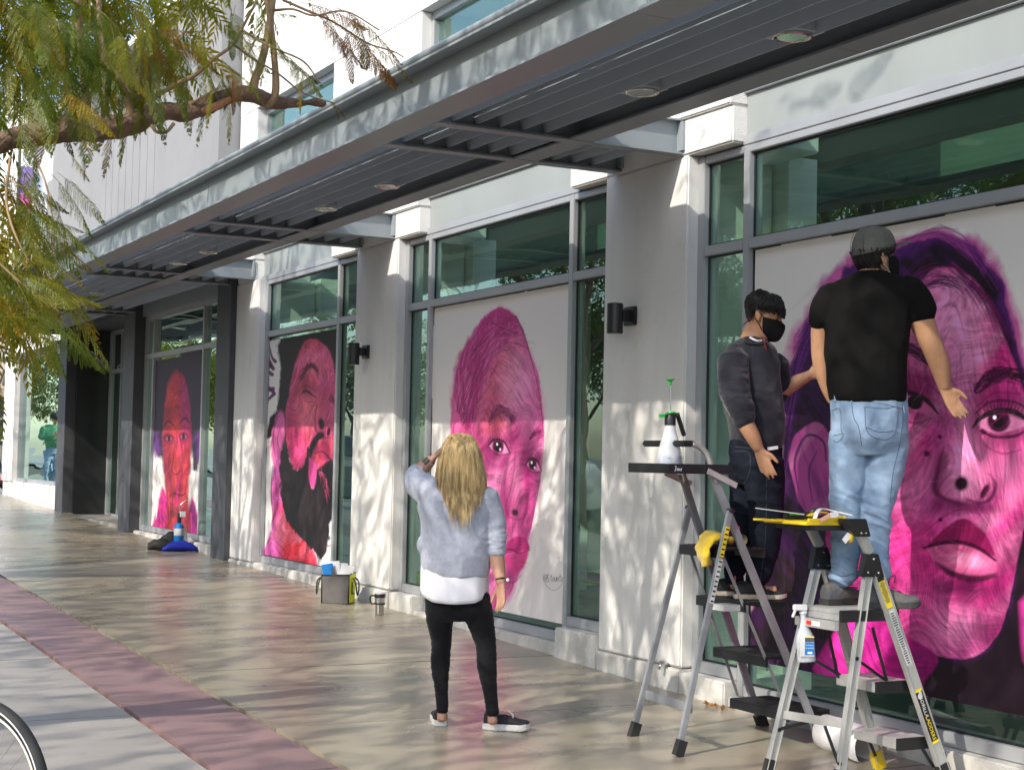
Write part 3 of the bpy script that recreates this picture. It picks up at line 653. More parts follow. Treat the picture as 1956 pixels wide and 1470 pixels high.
# left eye (partly behind the man)
p.comp(p.ell(1745, 770, 50, 44, .1, .8)*.6, DEEP); p.comp(p.poly([(1712, 764), (1745, 756), (1784, 786), (1750, 786)], 1.3), (150, 66, 110)); p.comp(p.ell(1748, 768, 15, 14, 0, .2), (20, 8, 18))
p.stroke([(1700, 752), (1740, 750), (1770, 764), (1792, 790)], [5, 9, 8, 3], DK, .95); p.stroke([(1722, 716), (1760, 722), (1795, 752)], [2, 3, 2], DEEP, .8); p.stroke([(1715, 800), (1750, 808), (1786, 796)], [2, 4, 2], DEEP, .7)
# nose
p.stroke([(1802, 855), (1790, 905), (1786, 935), (1804, 952), (1842, 964)], [3, 8, 10, 8, 5], (58, 5, 40), .85, 3.); p.soft(face, 1792, 915, 12, 50, .1, (70, 6, 48), .7); p.soft(face, 1850, 966, 50, 10, .1, (66, 6, 46), .75); p.comp(p.ell(1836, 923, 13, 14, .35, .55), (24, 5, 18)); p.comp(p.ell(1881, 938, 6, 16, .5, .6), (40, 6, 30))
p.stroke([(1890, 905), (1902, 925), (1892, 952), (1870, 960), (1846, 952)], [2, 6, 7, 6, 3], (70, 6, 46), .8, 2.); p.comp(p.ell(1820, 968, 60, 14, .1, .9)*.5, DEEP)
p.hairs([[(1835, 770), (1828, 830), (1838, 890)], [(1880, 770), (1872, 830), (1872, 890)]], 20, 2, [LIT], .15, 4, 44)
# mouth
p.comp(p.poly([(1770, 1044), (1800, 1012), (1836, 990), (1862, 1000), (1886, 1026), (1900, 1062), (1866, 1046), (1826, 1034)], 2), (104, 14, 60)); p.comp(p.poly([(1772, 1046), (1826, 1036), (1868, 1048), (1899, 1066), (1902, 1096), (1872, 1104), (1820, 1092), (1786, 1074)], 2), (158, 66, 108))
p.comp(p.ell(1850, 1070, 34, 14, .15, .8)*.7, (184, 112, 142)); p.stroke([(1764, 1046), (1800, 1036), (1838, 1036), (1872, 1048), (1902, 1070)], [4, 8, 8, 8, 4], (34, 3, 22), .95, 1.5)
p.stroke([(1788, 1074), (1820, 1096), (1862, 1106), (1900, 1098)], [4, 13, 16, 7], (26, 3, 18), .9, 3.); p.soft(face, 1845, 1122, 54, 14, .1, (76, 8, 52), .7); p.texture(p.poly([(1764, 1040), (1836, 985), (1905, 1060), (1880, 1110), (1800, 1100)], 4), .5, 1.2, 89); p.stroke([(1760, 1020), (1800, 988), (1836, 972), (1872, 982)], [2, 4, 4, 2], (96, 12, 64), .55)
p.hairs([[(1780, 1040), (1830, 1000), (1886, 1030)], [(1790, 1070), (1840, 1060), (1896, 1080)]], 50, 1.6, [(90, 10, 54), DEEP], .45, 5, 45, (.1, .3))
for x, y, r in ((1795, 834, 4), (1770, 866, 5.5), (1796, 992, 4)): p.comp(p.ell(x, y, r, r, 0, .6), (60, 6, 40))
# loose hatching over the skin
gg = np.random.default_rng(5)
for k in range(900):
    x, y = gg.uniform(1590, 1960), gg.uniform(540, 1250); a = gg.normal(-.7, .5)+.6*(y > 900); L = gg.uniform(12, 46)
    xi = p.X; 
    if not (1600 < x < 1950) or ((x-1772)/175)**2+((y-890)/340)**2 > 1: continue
    p.stroke([(x, y), (x+L*.5*math.cos(a)+gg.normal(0, 2), y+L*.5*math.sin(a)), (x+L*math.cos(a), y+L*math.sin(a)+gg.normal(0, 3))], [.6, 1.5, .5], [DEEP, LIT, HOT, SH_][gg.integers(0, 4)], gg.uniform(.08, .24))
poster(p, p.finish('portrait_print_woman'), 'huge magenta portrait of a long haired woman behind the two men on ladders')

# ---- B: face with crown of braids, beside the blonde woman
p = Paint(13.055, 10.415, .262, 2.862, 560, 720, (171, 166, 163))
BASE = (164, 64, 116); DKB = (104, 14, 70); ORG_ = (150, 62, 66)
o = [(905, 640), (925, 606), (955, 588), (985, 606), (1008, 660), (1027, 710), (1036, 770), (1039, 840), (1030, 920), (1014, 1010), (992, 1090), (974, 1136), (955, 1160), (930, 1200), (890, 1200), (884, 1090), (886, 1010), (880, 940), (868, 860), (864, 790), (870, 720), (884, 672)]
p.comp(p.poly(o, 7, jit=5, jf=8)*.8, (178, 96, 140)); face = p.poly(o, 1.6, jit=2, jf=9); p.comp(face, BASE)
b1 = p.noise(6, .3, .25, 4, 51); b2 = p.noise(13, 1.0, .25, 3, 52)
p.comp(face*np.clip(.1+b1*.8, 0, .65), (176, 100, 140)); p.comp(face*np.clip(b2*.7, 0, .55), (138, 22, 92)); p.comp(face*p.ell(960, 720, 34, 80, .2, 1)*.55, ORG_); p.comp(face*p.ell(905, 800, 34, 100, 0, 1)*.35, (140, 52, 70)); p.comp(face*p.ell(948, 812, 26, 26, 0, 1)*.6, ORG_)
p.comp(face*p.ell(1000, 990, 40, 120, -.1, 1)*.35, (150, 20, 92)); p.comp(face*p.ell(1012, 760, 20, 90, 0, 1)*.4, (176, 104, 142))
for a in ((1000, 930, 16, 60, -.1, (112, 16, 74), .5), (985, 935, 14, 60, 0, (186, 120, 152), .4), (930, 880, 30, 30, 0, (112, 16, 74), .45), (1005, 870, 10, 40, 0, (120, 20, 80), .5), (960, 1010, 20, 60, .2, (112, 16, 74), .45), (985, 730, 26, 60, 0, (188, 128, 158), .45), (985, 1110, 26, 20, 0, (112, 16, 74), .5), (905, 950, 24, 90, -.15, (118, 20, 80), .45), (940, 930, 16, 40, .1, (186, 120, 152), .35), (1024, 950, 10, 90, .1, (118, 20, 80), .4)): p.soft(face, *a)
p.texture(face, .40, .5, 84)
hair = p.poly([(866, 800), (866, 720), (886, 662), (906, 630), (930, 600), (955, 586), (985, 604), (1004, 650), (990, 640), (970, 648), (950, 680), (930, 720), (915, 770), (905, 820), (885, 800)], 3, jit=4, jf=10)
p.comp(hair*.75, (134, 24, 88)); p.comp(hair*np.clip(b1*.9, 0, .6), (170, 84, 130))
p.hairs([[(868, 800), (880, 700), (930, 620), (980, 600)], [(885, 810), (905, 710), (950, 640), (1000, 640)], [(905, 830), (925, 740), (960, 670), (1006, 660)]], 230, 1.8, [DKB, (76, 6, 54), (176, 92, 136)], .75, 9, 53, (.06, .22))
for k in range(46):                                              # curls
    x, y = gg.uniform(872, 985), gg.uniform(605, 810)
    if x > 930+(720-y)*.35+20 or x < 874+max(0, 715-y)*.75: continue
    r = gg.uniform(3, 7); p.stroke([(x+r*math.cos(t), y+1.5*r*math.sin(t)) for t in np.linspace(gg.random()*3, 4+gg.random()*3, 7)], [1.4, .8], DKB, .6)
p.stroke([(985, 604), (1002, 640), (1016, 690), (1028, 740), (1036, 800), (1038, 860), (1026, 950), (1000, 1070)], [4, 3, 1.6, 1.2, 1.2, 1.0, 1.2, 1.0], (88, 8, 58), .8)
p.comp(p.poly([(860, 830), (862, 796), (876, 790), (884, 830), (878, 870)], 1.5), (172, 74, 120)); p.stroke([(868, 850), (866, 815), (876, 802)], [1, 2, 1], DKB, .8)
p.hairs([[(930, 800), (950, 774), (975, 784), (994, 822)], [(936, 812), (952, 790), (972, 798), (990, 830)]], 110, 2.1, [(66, 8, 40), DKB], .85, 4, 54, (.1, .3))
p.hairs([[(1012, 834), (1026, 818), (1040, 816)], [(1012, 842), (1026, 828), (1040, 826)]], 40, 1.8, [(66, 8, 40), DKB], .85, 3, 55, (.2, .5))
def eye(cx, cy, w, h, tilt):
    p.comp(p.ell(cx, cy, w*1.5, h*2.2, tilt, .9)*.5, DKB)
    EY = p.poly([(cx-w, cy-1), (cx-w*.4, cy-h*.72), (cx+w*.4, cy-h*.5), (cx+w, cy+h*.75), (cx+w*.2, cy+h*.8), (cx-w*.6, cy+h*.5)], 1); p.comp(EY, (176, 104, 142))
    p.comp(EY*p.ell(cx-2, cy, w*.54, h*1.05, 0, .25), (64, 8, 40)); p.comp(EY*p.ell(cx-2, cy, w*.30, h*.62, 0, .3), (14, 5, 10)); p.comp(p.ell(cx-4, cy-4, 2, 3, 0, .5), (226, 196, 212)); p.comp(p.ell(cx+2, cy+6, 2, 3, 0, .5), (220, 150, 186))
    p.stroke([(cx-w*1.1, cy), (cx-w*.5, cy-h*.82), (cx+w*.4, cy-h*.62), (cx+w*1.05, cy+h*.85)], [2, 4.6, 4, 2], (46, 6, 28), .95); p.stroke([(cx-w, cy+2), (cx-w*.2, cy+h*1.1), (cx+w, cy+h)], [1, 1.6, 1], (70, 8, 44), .85)
    for k in range(9): t = k/8; x = cx-w+t*w*1.6; y = cy-h*math.sin(.5+t*2.2); p.stroke([(x, y), (x-2+5*t, y-9)], [1.2, .5], (46, 6, 28), .8, smooth=False)
    p.stroke([(cx-w, cy-h*1.6), (cx, cy-h*2.2), (cx+w, cy-h*.6)], [.8, 1.6, .8], DKB, .6); p.stroke([(cx-w*.7, cy+h*2), (cx, cy+h*2.6), (cx+w*.8, cy+h*1.9)], [.8, 1.5, .8], DKB, .5)
eye(954, 852, 20, 15, .4); eye(1020, 887, 14, 14, .4)
p.stroke([(985, 850), (982, 900), (974, 940), (966, 965), (972, 985)], [1, 1.6, 2, 2, 1.5], DKB, .6); p.soft(face, 988, 968, 22, 26, 0, (110, 16, 72), .5); p.comp(p.ell(984, 978, 6, 7, -.3, .7), (44, 8, 26)); p.stroke([(965, 968), (972, 985), (990, 992), (1004, 984), (1008, 960)], [1.5, 2, 2, 1.8, 1], DKB, .8)
p.comp(p.poly([(955, 1060), (975, 1030), (992, 1024), (1006, 1030), (1012, 1050), (990, 1052)], 2), (134, 28, 84)); p.comp(p.poly([(958, 1062), (990, 1054), (1010, 1052), (1000, 1084), (978, 1094)], 2), (152, 44, 96)); p.stroke([(952, 1058), (975, 1048), (992, 1056), (1012, 1050)], [1.2, 2.4, 2, 1.2], (70, 6, 44), .9)
p.hairs([[(960, 1032), (985, 1022), (1010, 1034)], [(962, 1090), (985, 1096), (1004, 1084)]], 40, 1, [(84, 8, 52)], .5, 10, 56, (.06, .15)); p.stroke([(960, 1106), (980, 1112), (996, 1098)], [1.5, 3, 1.5], DKB, .6)
for k in range(240):
    x, y = gg.uniform(872, 1034), gg.uniform(640, 1120); a = gg.normal(1.3, .5); L = gg.uniform(8, 34)
    if abs(x-955-(y-850)*.05) > 78-abs(y-850)*.09: continue
    p.stroke([(x, y), (x+L*math.cos(a), y+L*math.sin(a))], [.4, 1.1], [DKB, (170, 90, 132), (146, 30, 96), ORG_][gg.integers(0, 4)], gg.uniform(.10, .3), smooth=False)
sig(p, 1039, 1100, 1.15); sig_p = p
poster(p, p.finish('portrait_print_braids'), 'pink portrait with braided crown of hair behind the blonde woman')

# ---- C: bearded face looking up
p = Paint(17.90, 15.335, .345, 2.828, 520, 660, (171, 167, 164))
RD = (150, 50, 74); PK = (176, 74, 120); BK = (24, 17, 20)
p.comp(p.poly([(537, 630), (660, 560), (660, 900), (545, 860), (536, 760)], 1.5, jit=2, jf=10, smooth=False), BK)
p.comp(p.poly([(530, 660), (536, 720), (528, 780), (515, 800), (508, 840), (522, 830), (540, 820), (550, 640)], 2, jit=2, jf=12), BK)
for a in ([(518, 700), (510, 688), (503, 694)], [(522, 704), (516, 690), (512, 676)], [(520, 715), (508, 706), (500, 708)], [(522, 742), (508, 748), (496, 754)], [(522, 748), (512, 738), (505, 742)], [(524, 752), (514, 762), (509, 772)], [(526, 690), (520, 682), (516, 664)]): p.stroke(a+[], [7, 4, 1.5], (66, 22, 62), .95)
neck = p.poly([(522, 860), (519, 930), (518, 1010), (500, 1100), (600, 1120), (602, 1060), (560, 950), (545, 860)], 2, jit=2)
p.comp(neck, (160, 70, 128)); c1 = p.noise(6, 1.2, .3, 4, 61); c2 = p.noise(12, .8, .3, 3, 62)
p.comp(neck*p.poly([(536, 960), (560, 990), (605, 1060), (600, 1110), (540, 1110)], 8), (176, 36, 50)); p.comp(neck*np.clip(c1*.9, 0, .7), (182, 92, 110)); p.comp(neck*np.clip(c2*.9, 0, .7), (120, 16, 40))
face = p.poly([(571, 669), (582, 652), (598, 647), (616, 654), (628, 668), (638, 700), (643, 740), (641, 800), (636, 870), (630, 960), (612, 950), (585, 900), (560, 895), (549, 850), (546, 800), (553, 745), (562, 700)], 1.6, jit=1.5)
p.comp(face, RD); p.comp(face*np.clip(.1+c1*.8, 0, .7), PK); p.comp(face*np.clip(c2*.8, 0, .6), (122, 22, 62)); p.comp(face*p.ell(590, 780, 34, 50, 0, 1)*.5, (158, 70, 84)); p.comp(face*p.ell(560, 840, 20, 60, 0, 1)*.5, (170, 30, 90)); p.comp(face*p.ell(630, 720, 18, 80, 0, 1)*.4, PK)
for a in ((556, 800, 14, 70, 0, (96, 16, 52), .5), (600, 690, 24, 26, 0, (190, 96, 116), .4), (585, 790, 18, 30, 0, (186, 92, 108), .4), (622, 760, 10, 40, 0, (96, 16, 52), .4), (590, 745, 20, 14, 0, (96, 16, 52), .45), (570, 870, 12, 26, 0, (190, 60, 110), .5), (618, 930, 14, 30, 0, (110, 20, 50), .4)): p.soft(face, *a)
p.texture(face, .42, 1.2, 85); p.texture(neck, .5, 1.3, 86)
p.hairs([[(571, 722), (582, 700), (596, 692), (614, 712)], [(574, 730), (588, 706), (600, 702), (612, 722)]], 90, 2.2, [(46, 10, 28), (84, 12, 44)], .85, 3, 63, (.12, .35)); p.hairs([[(628, 750), (636, 756), (642, 770)], [(628, 762), (636, 770), (642, 780)]], 40, 1.6, [(70, 10, 40)], .8, 3, 64, (.2, .5))
p.stroke([(576, 752), (584, 746), (594, 752), (604, 758)], [2, 4.5, 3.5, 1.5], (30, 8, 20), .95); p.stroke([(574, 742), (588, 736), (604, 748)], [1, 2, 1], (84, 12, 44), .8); p.stroke([(580, 764), (592, 768), (604, 766)], [1, 2, 1], (84, 12, 44), .7)
p.stroke([(606, 770), (602, 800), (604, 820)], [1.2, 2.4, 1.5], (90, 14, 50), .8); p.comp(p.ell(614, 809, 5.5, 11, -.1, .6), (26, 8, 16)); p.comp(p.ell(628, 824, 3, 8, .2, .6), (36, 8, 24)); p.stroke([(600, 812), (606, 826), (620, 836), (632, 834)], [1, 2.4, 2, 1], (70, 10, 40), .8)
p.comp(p.poly([(588, 862), (596, 838), (612, 824), (622, 832), (606, 846), (596, 870)], 2, jit=2), BK)
p.comp(p.poly([(604, 862), (616, 842), (630, 852), (636, 880), (626, 876), (612, 880)], 2), (132, 34, 64)); p.comp(p.poly([(604, 866), (616, 880), (630, 890), (636, 910), (622, 900), (606, 880)], 2), (166, 52, 74)); p.stroke([(602, 866), (616, 862), (630, 876), (637, 892)], [1.2, 2.6, 2.2, 1.2], (44, 6, 24), .9)
p.comp(p.poly([(600, 900), (640, 880), (640, 985), (610, 985)], 3), BK)
beard = p.poly([(541, 800), (547, 850), (560, 892), (572, 897), (582, 880), (588, 852), (596, 884), (594, 930), (608, 926), (612, 960), (622, 970), (632, 958), (631, 1000), (626, 1040), (616, 1066), (604, 1056), (582, 1034), (552, 1000), (538, 950), (534, 880)], 1.5, jit=2.5, jf=14)
p.comp(beard, (27, 21, 22)); p.comp(beard*np.clip(c2*.3, 0, .2), (52, 40, 42))
p.comp(p.poly([(590, 872), (602, 884), (604, 910), (598, 934), (590, 910)], 1.5, jit=1), (170, 56, 112)); p.hairs([[(606, 900), (616, 920), (622, 960)], [(616, 896), (626, 920), (630, 960)]], 50, 1.4, [(170, 60, 100), BK], .7, 3, 66, (.1, .3))
p.hairs([[(560, 1000), (590, 1036), (606, 1062)], [(600, 1000), (612, 1040), (616, 1074)]], 60, 1.3, [BK], .8, 4, 67, (.1, .4))
p.comp(p.ell(531, 834, 12, 50, .12, .25, 2), (156, 70, 116)); p.stroke([(526, 870), (522, 840), (528, 800), (538, 792)], [1, 2.4, 2.4, 1], (90, 16, 60), .8); p.stroke([(534, 860), (530, 838), (536, 814)], [1, 2, 1], (90, 16, 60), .7); p.stroke([(521, 890), (518, 940), (521, 985)], [1, 2.2, 1], (60, 10, 50), .8)
sig(p, 618, 1040, .5); poster(p, p.finish('portrait_print_beard'), 'portrait of a face with full black beard tilted back and hair in tufts')

# ---- D: red face on dark ground
p = Paint(22.615, 20.17, .445, 2.83, 420, 560, (168, 165, 161))
p.comp(p.poly([(280, 650), (400, 640), (400, 800), (388, 850), (378, 900), (368, 900), (362, 700), (320, 700), (312, 880), (300, 870), (280, 800)], 3, jit=3, smooth=False), (46, 36, 50)); p.comp(p.ell(338, 760, 46, 130, 0, .2), (46, 36, 50))
sh = p.poly([(310, 930), (296, 990), (288, 1050), (388, 1060), (380, 1010), (368, 950), (350, 990)], 2, jit=2); p.comp(sh, (116, 22, 86)); d1 = p.noise(5, 1.5, .2, 4, 71); p.comp(sh*np.clip(d1, 0, .8), (190, 36, 96)); p.comp(sh*np.clip(-d1, 0, .7), (52, 20, 60))
face = p.poly([(338, 706), (352, 722), (362, 770), (365, 840), (362, 910), (354, 960), (340, 986), (326, 970), (314, 920), (311, 850), (314, 780), (324, 724)], 2, jit=1.5)
p.comp(face, (146, 40, 50)); p.comp(p.poly([(322, 930), (356, 930), (360, 1030), (318, 1030)], 3), (128, 36, 46)); p.comp(face*np.clip(d1*.9, 0, .6), (176, 60, 66)); p.comp(face*p.ell(356, 770, 14, 60, 0, .9)*.8, (138, 26, 96)); p.comp(face*p.ell(330, 800, 16, 60, 0, 1)*.5, (160, 36, 40)); p.comp(face*p.ell(318, 880, 12, 90, 0, 1)*.6, (96, 34, 50)); p.comp(face*np.clip(-d1*.7, 0, .5), (98, 22, 46))
p.soft(face, 320, 960, 20, 60, 0, (84, 24, 44), .5); p.soft(face, 336, 870, 8, 60, 0, (178, 60, 64), .5); p.soft(face, 322, 845, 14, 22, 0, (84, 22, 44), .5); p.soft(face, 352, 842, 14, 22, 0, (96, 22, 60), .4); p.texture(face, .4, 1.4, 87); p.texture(sh, .4, 1.4, 88)
for a in ([(313, 815), (322, 804), (332, 812)], [(344, 808), (354, 798), (363, 808)]): p.stroke(a, [2, 5, 2], (52, 20, 32), .9)
for cx, cy in ((323, 837), (351, 833)): p.comp(p.ell(cx, cy, 9, 8, 0, .5), (84, 24, 50)); p.comp(p.ell(cx, cy, 6, 4, 0, .5), (130, 60, 84)); p.comp(p.ell(cx, cy, 3, 5, 0, .4), (30, 12, 20)); p.stroke([(cx-8, cy), (cx, cy-6), (cx+8, cy+1)], [1, 2, 1], (40, 14, 24), .9); p.stroke([(cx-6, cy+9), (cx+2, cy+11), (cx+8, cy+8)], [.8, 1.4, .8], (70, 20, 40), .7)
p.stroke([(334, 840), (331, 880), (328, 898), (336, 906), (346, 898)], [1, 1.6, 2, 3, 1.5], (84, 22, 36), .8); p.stroke([(340, 830), (346, 870), (348, 890)], [2, 3, 2], (190, 50, 110), .6)
p.stroke([(322, 948), (334, 942), (346, 946), (354, 942)], [2, 4, 4, 2], (70, 18, 34), .9); p.comp(p.ell(337, 956, 12, 5, 0, .6), (150, 40, 70)); p.stroke([(345, 900), (340, 930), (336, 970)], [2, 4, 2], (200, 30, 120), .6); p.comp(p.ell(338, 978, 14, 10, 0, .8)*.6, (66, 22, 34))
for x, a, b in ((313, 1000, 1040), (322, 940, 990), (365, 980, 1030), (350, 850, 960), (330, 990, 1030)): p.stroke([(x, a), (x+2, b)], [2, 4, 1], [(206, 44, 60), (190, 40, 110)][x % 2], .7)
for x0 in (290, 300, 378, 386): p.comp(p.ell(x0, 850, 7, 24, 0, 1)*.5, (84, 40, 110))
poster(p, p.finish('portrait_print_red'), 'dark portrait of a red toned face in the far bay between the dark pillars')
MB().box(XP-.012, XP-.006, 20.3, 21.3, 2.83, 2.965).build('rolled_poster_edge', mat('dark_print', (.06, .04, .07), .6), None, label='dark loose strip of print sticking up above the red toned portrait', cat='poster strip')
# ================================================================== ladders
def rail(mb, pts, w, h, up=(0, 1, 0)):
    for a, b in zip(pts[:-1], pts[1:]): mb.bar(a, b, w, h, up)
def text_mesh(txt, size, name, extrude=.0004):
    cu = bpy.data.curves.new(name, 'FONT'); cu.body = txt; cu.size = size; cu.extrude = extrude; cu.align_x = 'CENTER'; cu.align_y = 'CENTER'; cu.resolution_u = 2
    o = bpy.data.objects.new(name, cu); COL.objects.link(o); bpy.context.view_layer.update()
    me = bpy.data.meshes.new_from_object(o.evaluated_get(bpy.context.evaluated_depsgraph_get())); bpy.data.objects.remove(o); bpy.data.curves.remove(cu); return me
def frame_matrix(c, x, n):
    x = Vector(x).normalized(); n = Vector(n).normalized(); y = n.cross(x).normalized(); n = x.cross(y)
    return Matrix(((x.x, y.x, n.x, c[0]), (x.y, y.y, n.y, c[1]), (x.z, y.z, n.z, c[2]), (0, 0, 0, 1)))
M['sticker_y'] = mat('yellow_sticker', (.80, .62, .03), .4, var=.04)
M['sticker_w'] = mat('white_sticker', (.62, .62, .60), .45, var=.10, vscale=60)

# --- A: grey steel step ladder with a high black tray
lad = thing('step_ladder', 'grey steel step ladder with black tray and yellow cloth under the man in dark sweater', 'ladder', (5.1, 7.25, gz(7.25)))
def lp(mb, name, m='lad_grey', parent=None, **k): return mb.build(name, M[m], parent or lad, **k)
g0 = gz(7.2)
def fr_n(z): t = (z-g0)/1.55; return Vector((5.585-.74*t*0.98, 6.955+.10*t, z))     # near climbing rail
def fr_f(z): t = (z-g0)/1.55; return Vector((5.625-.70*t, 7.560-.12*t, z))          # far climbing rail
HZ = 1.25
for fn, sg in ((fr_n, -1), (fr_f, 1)):
    mb = MB(); rail(mb, [fn(g0+.05), fn(1.44)], .042, .024, (0, 1, 0)); lp(mb, 'climbing_rail', bevel=.003)
    mb = MB(); mb.box(-.032, .032, -.02, .02, 0, .085); o = mb.mesh(); o.transform(Matrix.Translation(fn(g0+.0)+Vector((.01, 0, 0))) @ Matrix.Rotation(-.42, 4, 'Y')); link('rubber_foot', o, lad, M['rubber'])
for x0, y0, fn in ((4.665, 6.985, fr_n), (4.735, 7.545, fr_f)):
    a = Vector((x0, y0, g0+.05)); b = fn(HZ)+Vector((0, .03*(1 if fn is fr_f else -1), 0)); b.y = fn(HZ).y+(.027 if fn is fr_f else -.027)
    mb = MB(); rail(mb, [a, b], .034, .022, (0, 1, 0)); lp(mb, 'rear_leg', bevel=.003)
    mb = MB(); mb.tube([b+Vector((0, -.03, 0)), b+Vector((0, .03, 0))], .013, 10); lp(mb, 'hinge_bolt', 'black')
    mb = MB(); mb.box(-.026, .026, -.02, .02, 0, .085); o = mb.mesh(); o.transform(Matrix.Translation(Vector((x0-.012, y0, g0))) @ Matrix.Rotation(.33, 4, 'Y')); link('rubber_foot', o, lad, M['rubber'])
mb = MB(); mb.bar((4.742, 6.99, g0+.24), (4.80, 7.54, g0+.235), .05, .012, (1, 0, 0)); lp(mb, 'cross_brace', bevel=.002)
for z in (.155, .455, .755, 1.045):
    a, b = fr_n(z), fr_f(z); mb = MB(); xm = (a.x+b.x)/2
    mb.box(xm-.15, xm+.14, a.y+.016, b.y-.016, z-.012, z); mb.box(xm-.15, xm-.135, a.y+.016, b.y-.016, z-.055, z-.0121); mb.box(xm+.125, xm+.14, a.y+.016, b.y-.016, z-.055, z-.0121)
    o = lp(mb, 'step', 'black', bevel=.002)
    t = MB()
    for i in range(9): t.box(xm-.13+i*.03, xm-.12+i*.03, a.y+.03, b.y-.03, z, z+.003)
    t.build('tread', M['rubber'], o)
for fn, s in ((fr_n, .03), (fr_f, -.03)):
    mb = MB(); mb.bar(fn(1.04)+Vector((-.13, s, 0)), fn(.17)+Vector((-.12, s, 0)), .016, .006, (0, 1, 0)); lp(mb, 'side_strut')
MB().box(4.985, 5.12, fr_n(.74).y+.05, fr_n(.74).y+.16, .705, .738).build('step_label', M['sticker_w'], lad)
# handle hoop, bent rails and tray
for fn in (fr_n, fr_f):
    p0 = fn(1.44); s = 1 if fn is fr_f else -1
    mb = MB(); mb.tube(cat_rom([p0-Vector((-.02, 0, .05)), p0+Vector((-.01, 0, .04)), p0+Vector((-.04, 0, .11)), p0+Vector((-.095, 0, .155)), p0+Vector((-.14, 0, .165))], 4), .017, 10); lp(mb, 'hand_rail', 'lad_alu', smooth=True)
pn, pf = fr_n(1.44)+Vector((-.14, 0, .165)), fr_f(1.44)+Vector((-.14, 0, .165))
mb = MB(); mb.box(pn.x-.055, pn.x+.02, pn.y-.015, pf.y+.015, pn.z-.016, pn.z+.018); lp(mb, 'hand_grip', 'black', bevel=.008)
yt0, yt1 = 7.03, 7.44
mb = MB(); mb.box(4.60, 4.99, yt0, yt1, 1.445, 1.457); mb.box(4.60, 4.612, yt0, yt1, 1.4571, 1.497); mb.box(4.978, 4.99, yt0, yt1, 1.4571, 1.497); mb.box(4.6121, 4.9779, yt0, yt0+.012, 1.4571, 1.497); mb.box(4.6121, 4.9779, yt1-.012, yt1, 1.4571, 1.497)
tray = lp(mb, 'tray', 'black', bevel=.002)
mb = MB()
for st in ([(0, 8), (2, 9), (1, 1), (-2, 0)], [(4, 4), (7, 5), (5, 2), (8, 1)], [(9, 5), (9, 1), (12, 5), (12, 1)], [(18, 5), (14, 4), (17, 2), (14, 1)]):
    for a, b in zip(st[:-1], st[1:]): mb.bar((4.640+a[0]*.0024, yt0-.0012, 1.458+a[1]*.0030), (4.640+b[0]*.0024, yt0-.0012, 1.458+b[1]*.0030), .0045, .0012, (0, 1, 0))
mb.build('pen_scrawl', M['white'], tray)
for y in (yt0-.014, yt1+.014):
    mb = MB(); mb.bar((4.84, y, 1.462), (5.03, y, 1.385), .03, .008, (0, 1, 0)); lp(mb, 'tray_bracket', 'lad_alu')
    mb = MB(); mb.bar((4.86, y+.012, 1.44), (4.97, y+.012, 1.40), .02, .006, (0, 1, 0)); lp(mb, 'tray_bracket', 'lad_grey')
n = (fr_n(1.0)-fr_n(.2)).normalized()
a, b = Vector((4.665, 6.985, g0+.05)), fr_n(HZ)+Vector((0, -.027, 0)); d = (b-a).normalized()
for t0, t1, mm in ((.80, .93, 'sticker_y'), (.60, .79, 'sticker_w')):
    mb = MB(); mb.bar(a+(b-a)*t0+Vector((0, -.0125, 0)), a+(b-a)*t1+Vector((0, -.0125, 0)), .027, .001, (0, 1, 0)); mb.build('warning_label', M[mm], lad)
    mb = MB(); k = 6 if mm == 'sticker_y' else 9
    for i in range(k): u = t0+(t1-t0)*(i+.5)/k; mb.bar(a+(b-a)*(u-.004)+Vector((0, -.0135, 0)), a+(b-a)*(u+.003)+Vector((0, -.0135, 0)), .019, .001, (0, 1, 0))
    mb.build('label_print', M['black'], lad)

# --- B: aluminium platform ladder with yellow and black tool tray
ladb = thing('step_ladder', 'silver aluminium platform ladder with yellow tool tray under the man in black shirt', 'ladder', (5.2, 6.2, gz(6.2)))
def lq(mb, name, m='lad_alu', parent=None, **k): return mb.build(name, M[m], parent or ladb, **k)
g1 = gz(6.2)
def P(x, y, z): return Vector((x, y, z))
BN, BF = P(5.150, 6.075, 1.02), P(5.096, 6.395, 1.035)
NB, NF = P(4.985, 6.085, g1+.02), P(4.83, 6.44, g1+.02)            # rear legs
RB, RF = P(5.575, 5.985, g1+.03), P(5.50, 6.39, g1+.03)             # climbing rails
for a, b, w in ((NB, BN, .046), (NF, BF, .046), (RB, BN+P(.035, 0, 0), .062), (RF, BF+P(.03, 0, 0), .055)):
    mb = MB(); rail(mb, [a, b], w, .024, (0, 1, 0)); d = (b-a).normalized(); sd = d.cross(Vector((0, 1, 0))).normalized()
    for s in (-1, 1): mb.bar(a+sd*s*w*.43+P(0, -.016, 0), b+sd*s*w*.43+P(0, -.016, 0), .006, .009, (0, 1, 0))
    lq(mb, 'leg' if a in (NB, NF) else 'climbing_rail', bevel=.002)
    mb = MB(); mb.bar(a-d*.03, a+d*.07, w+.012, .034, (0, 1, 0)); lq(mb, 'foot', 'yellow' if a is RF else 'rubber', bevel=.003)
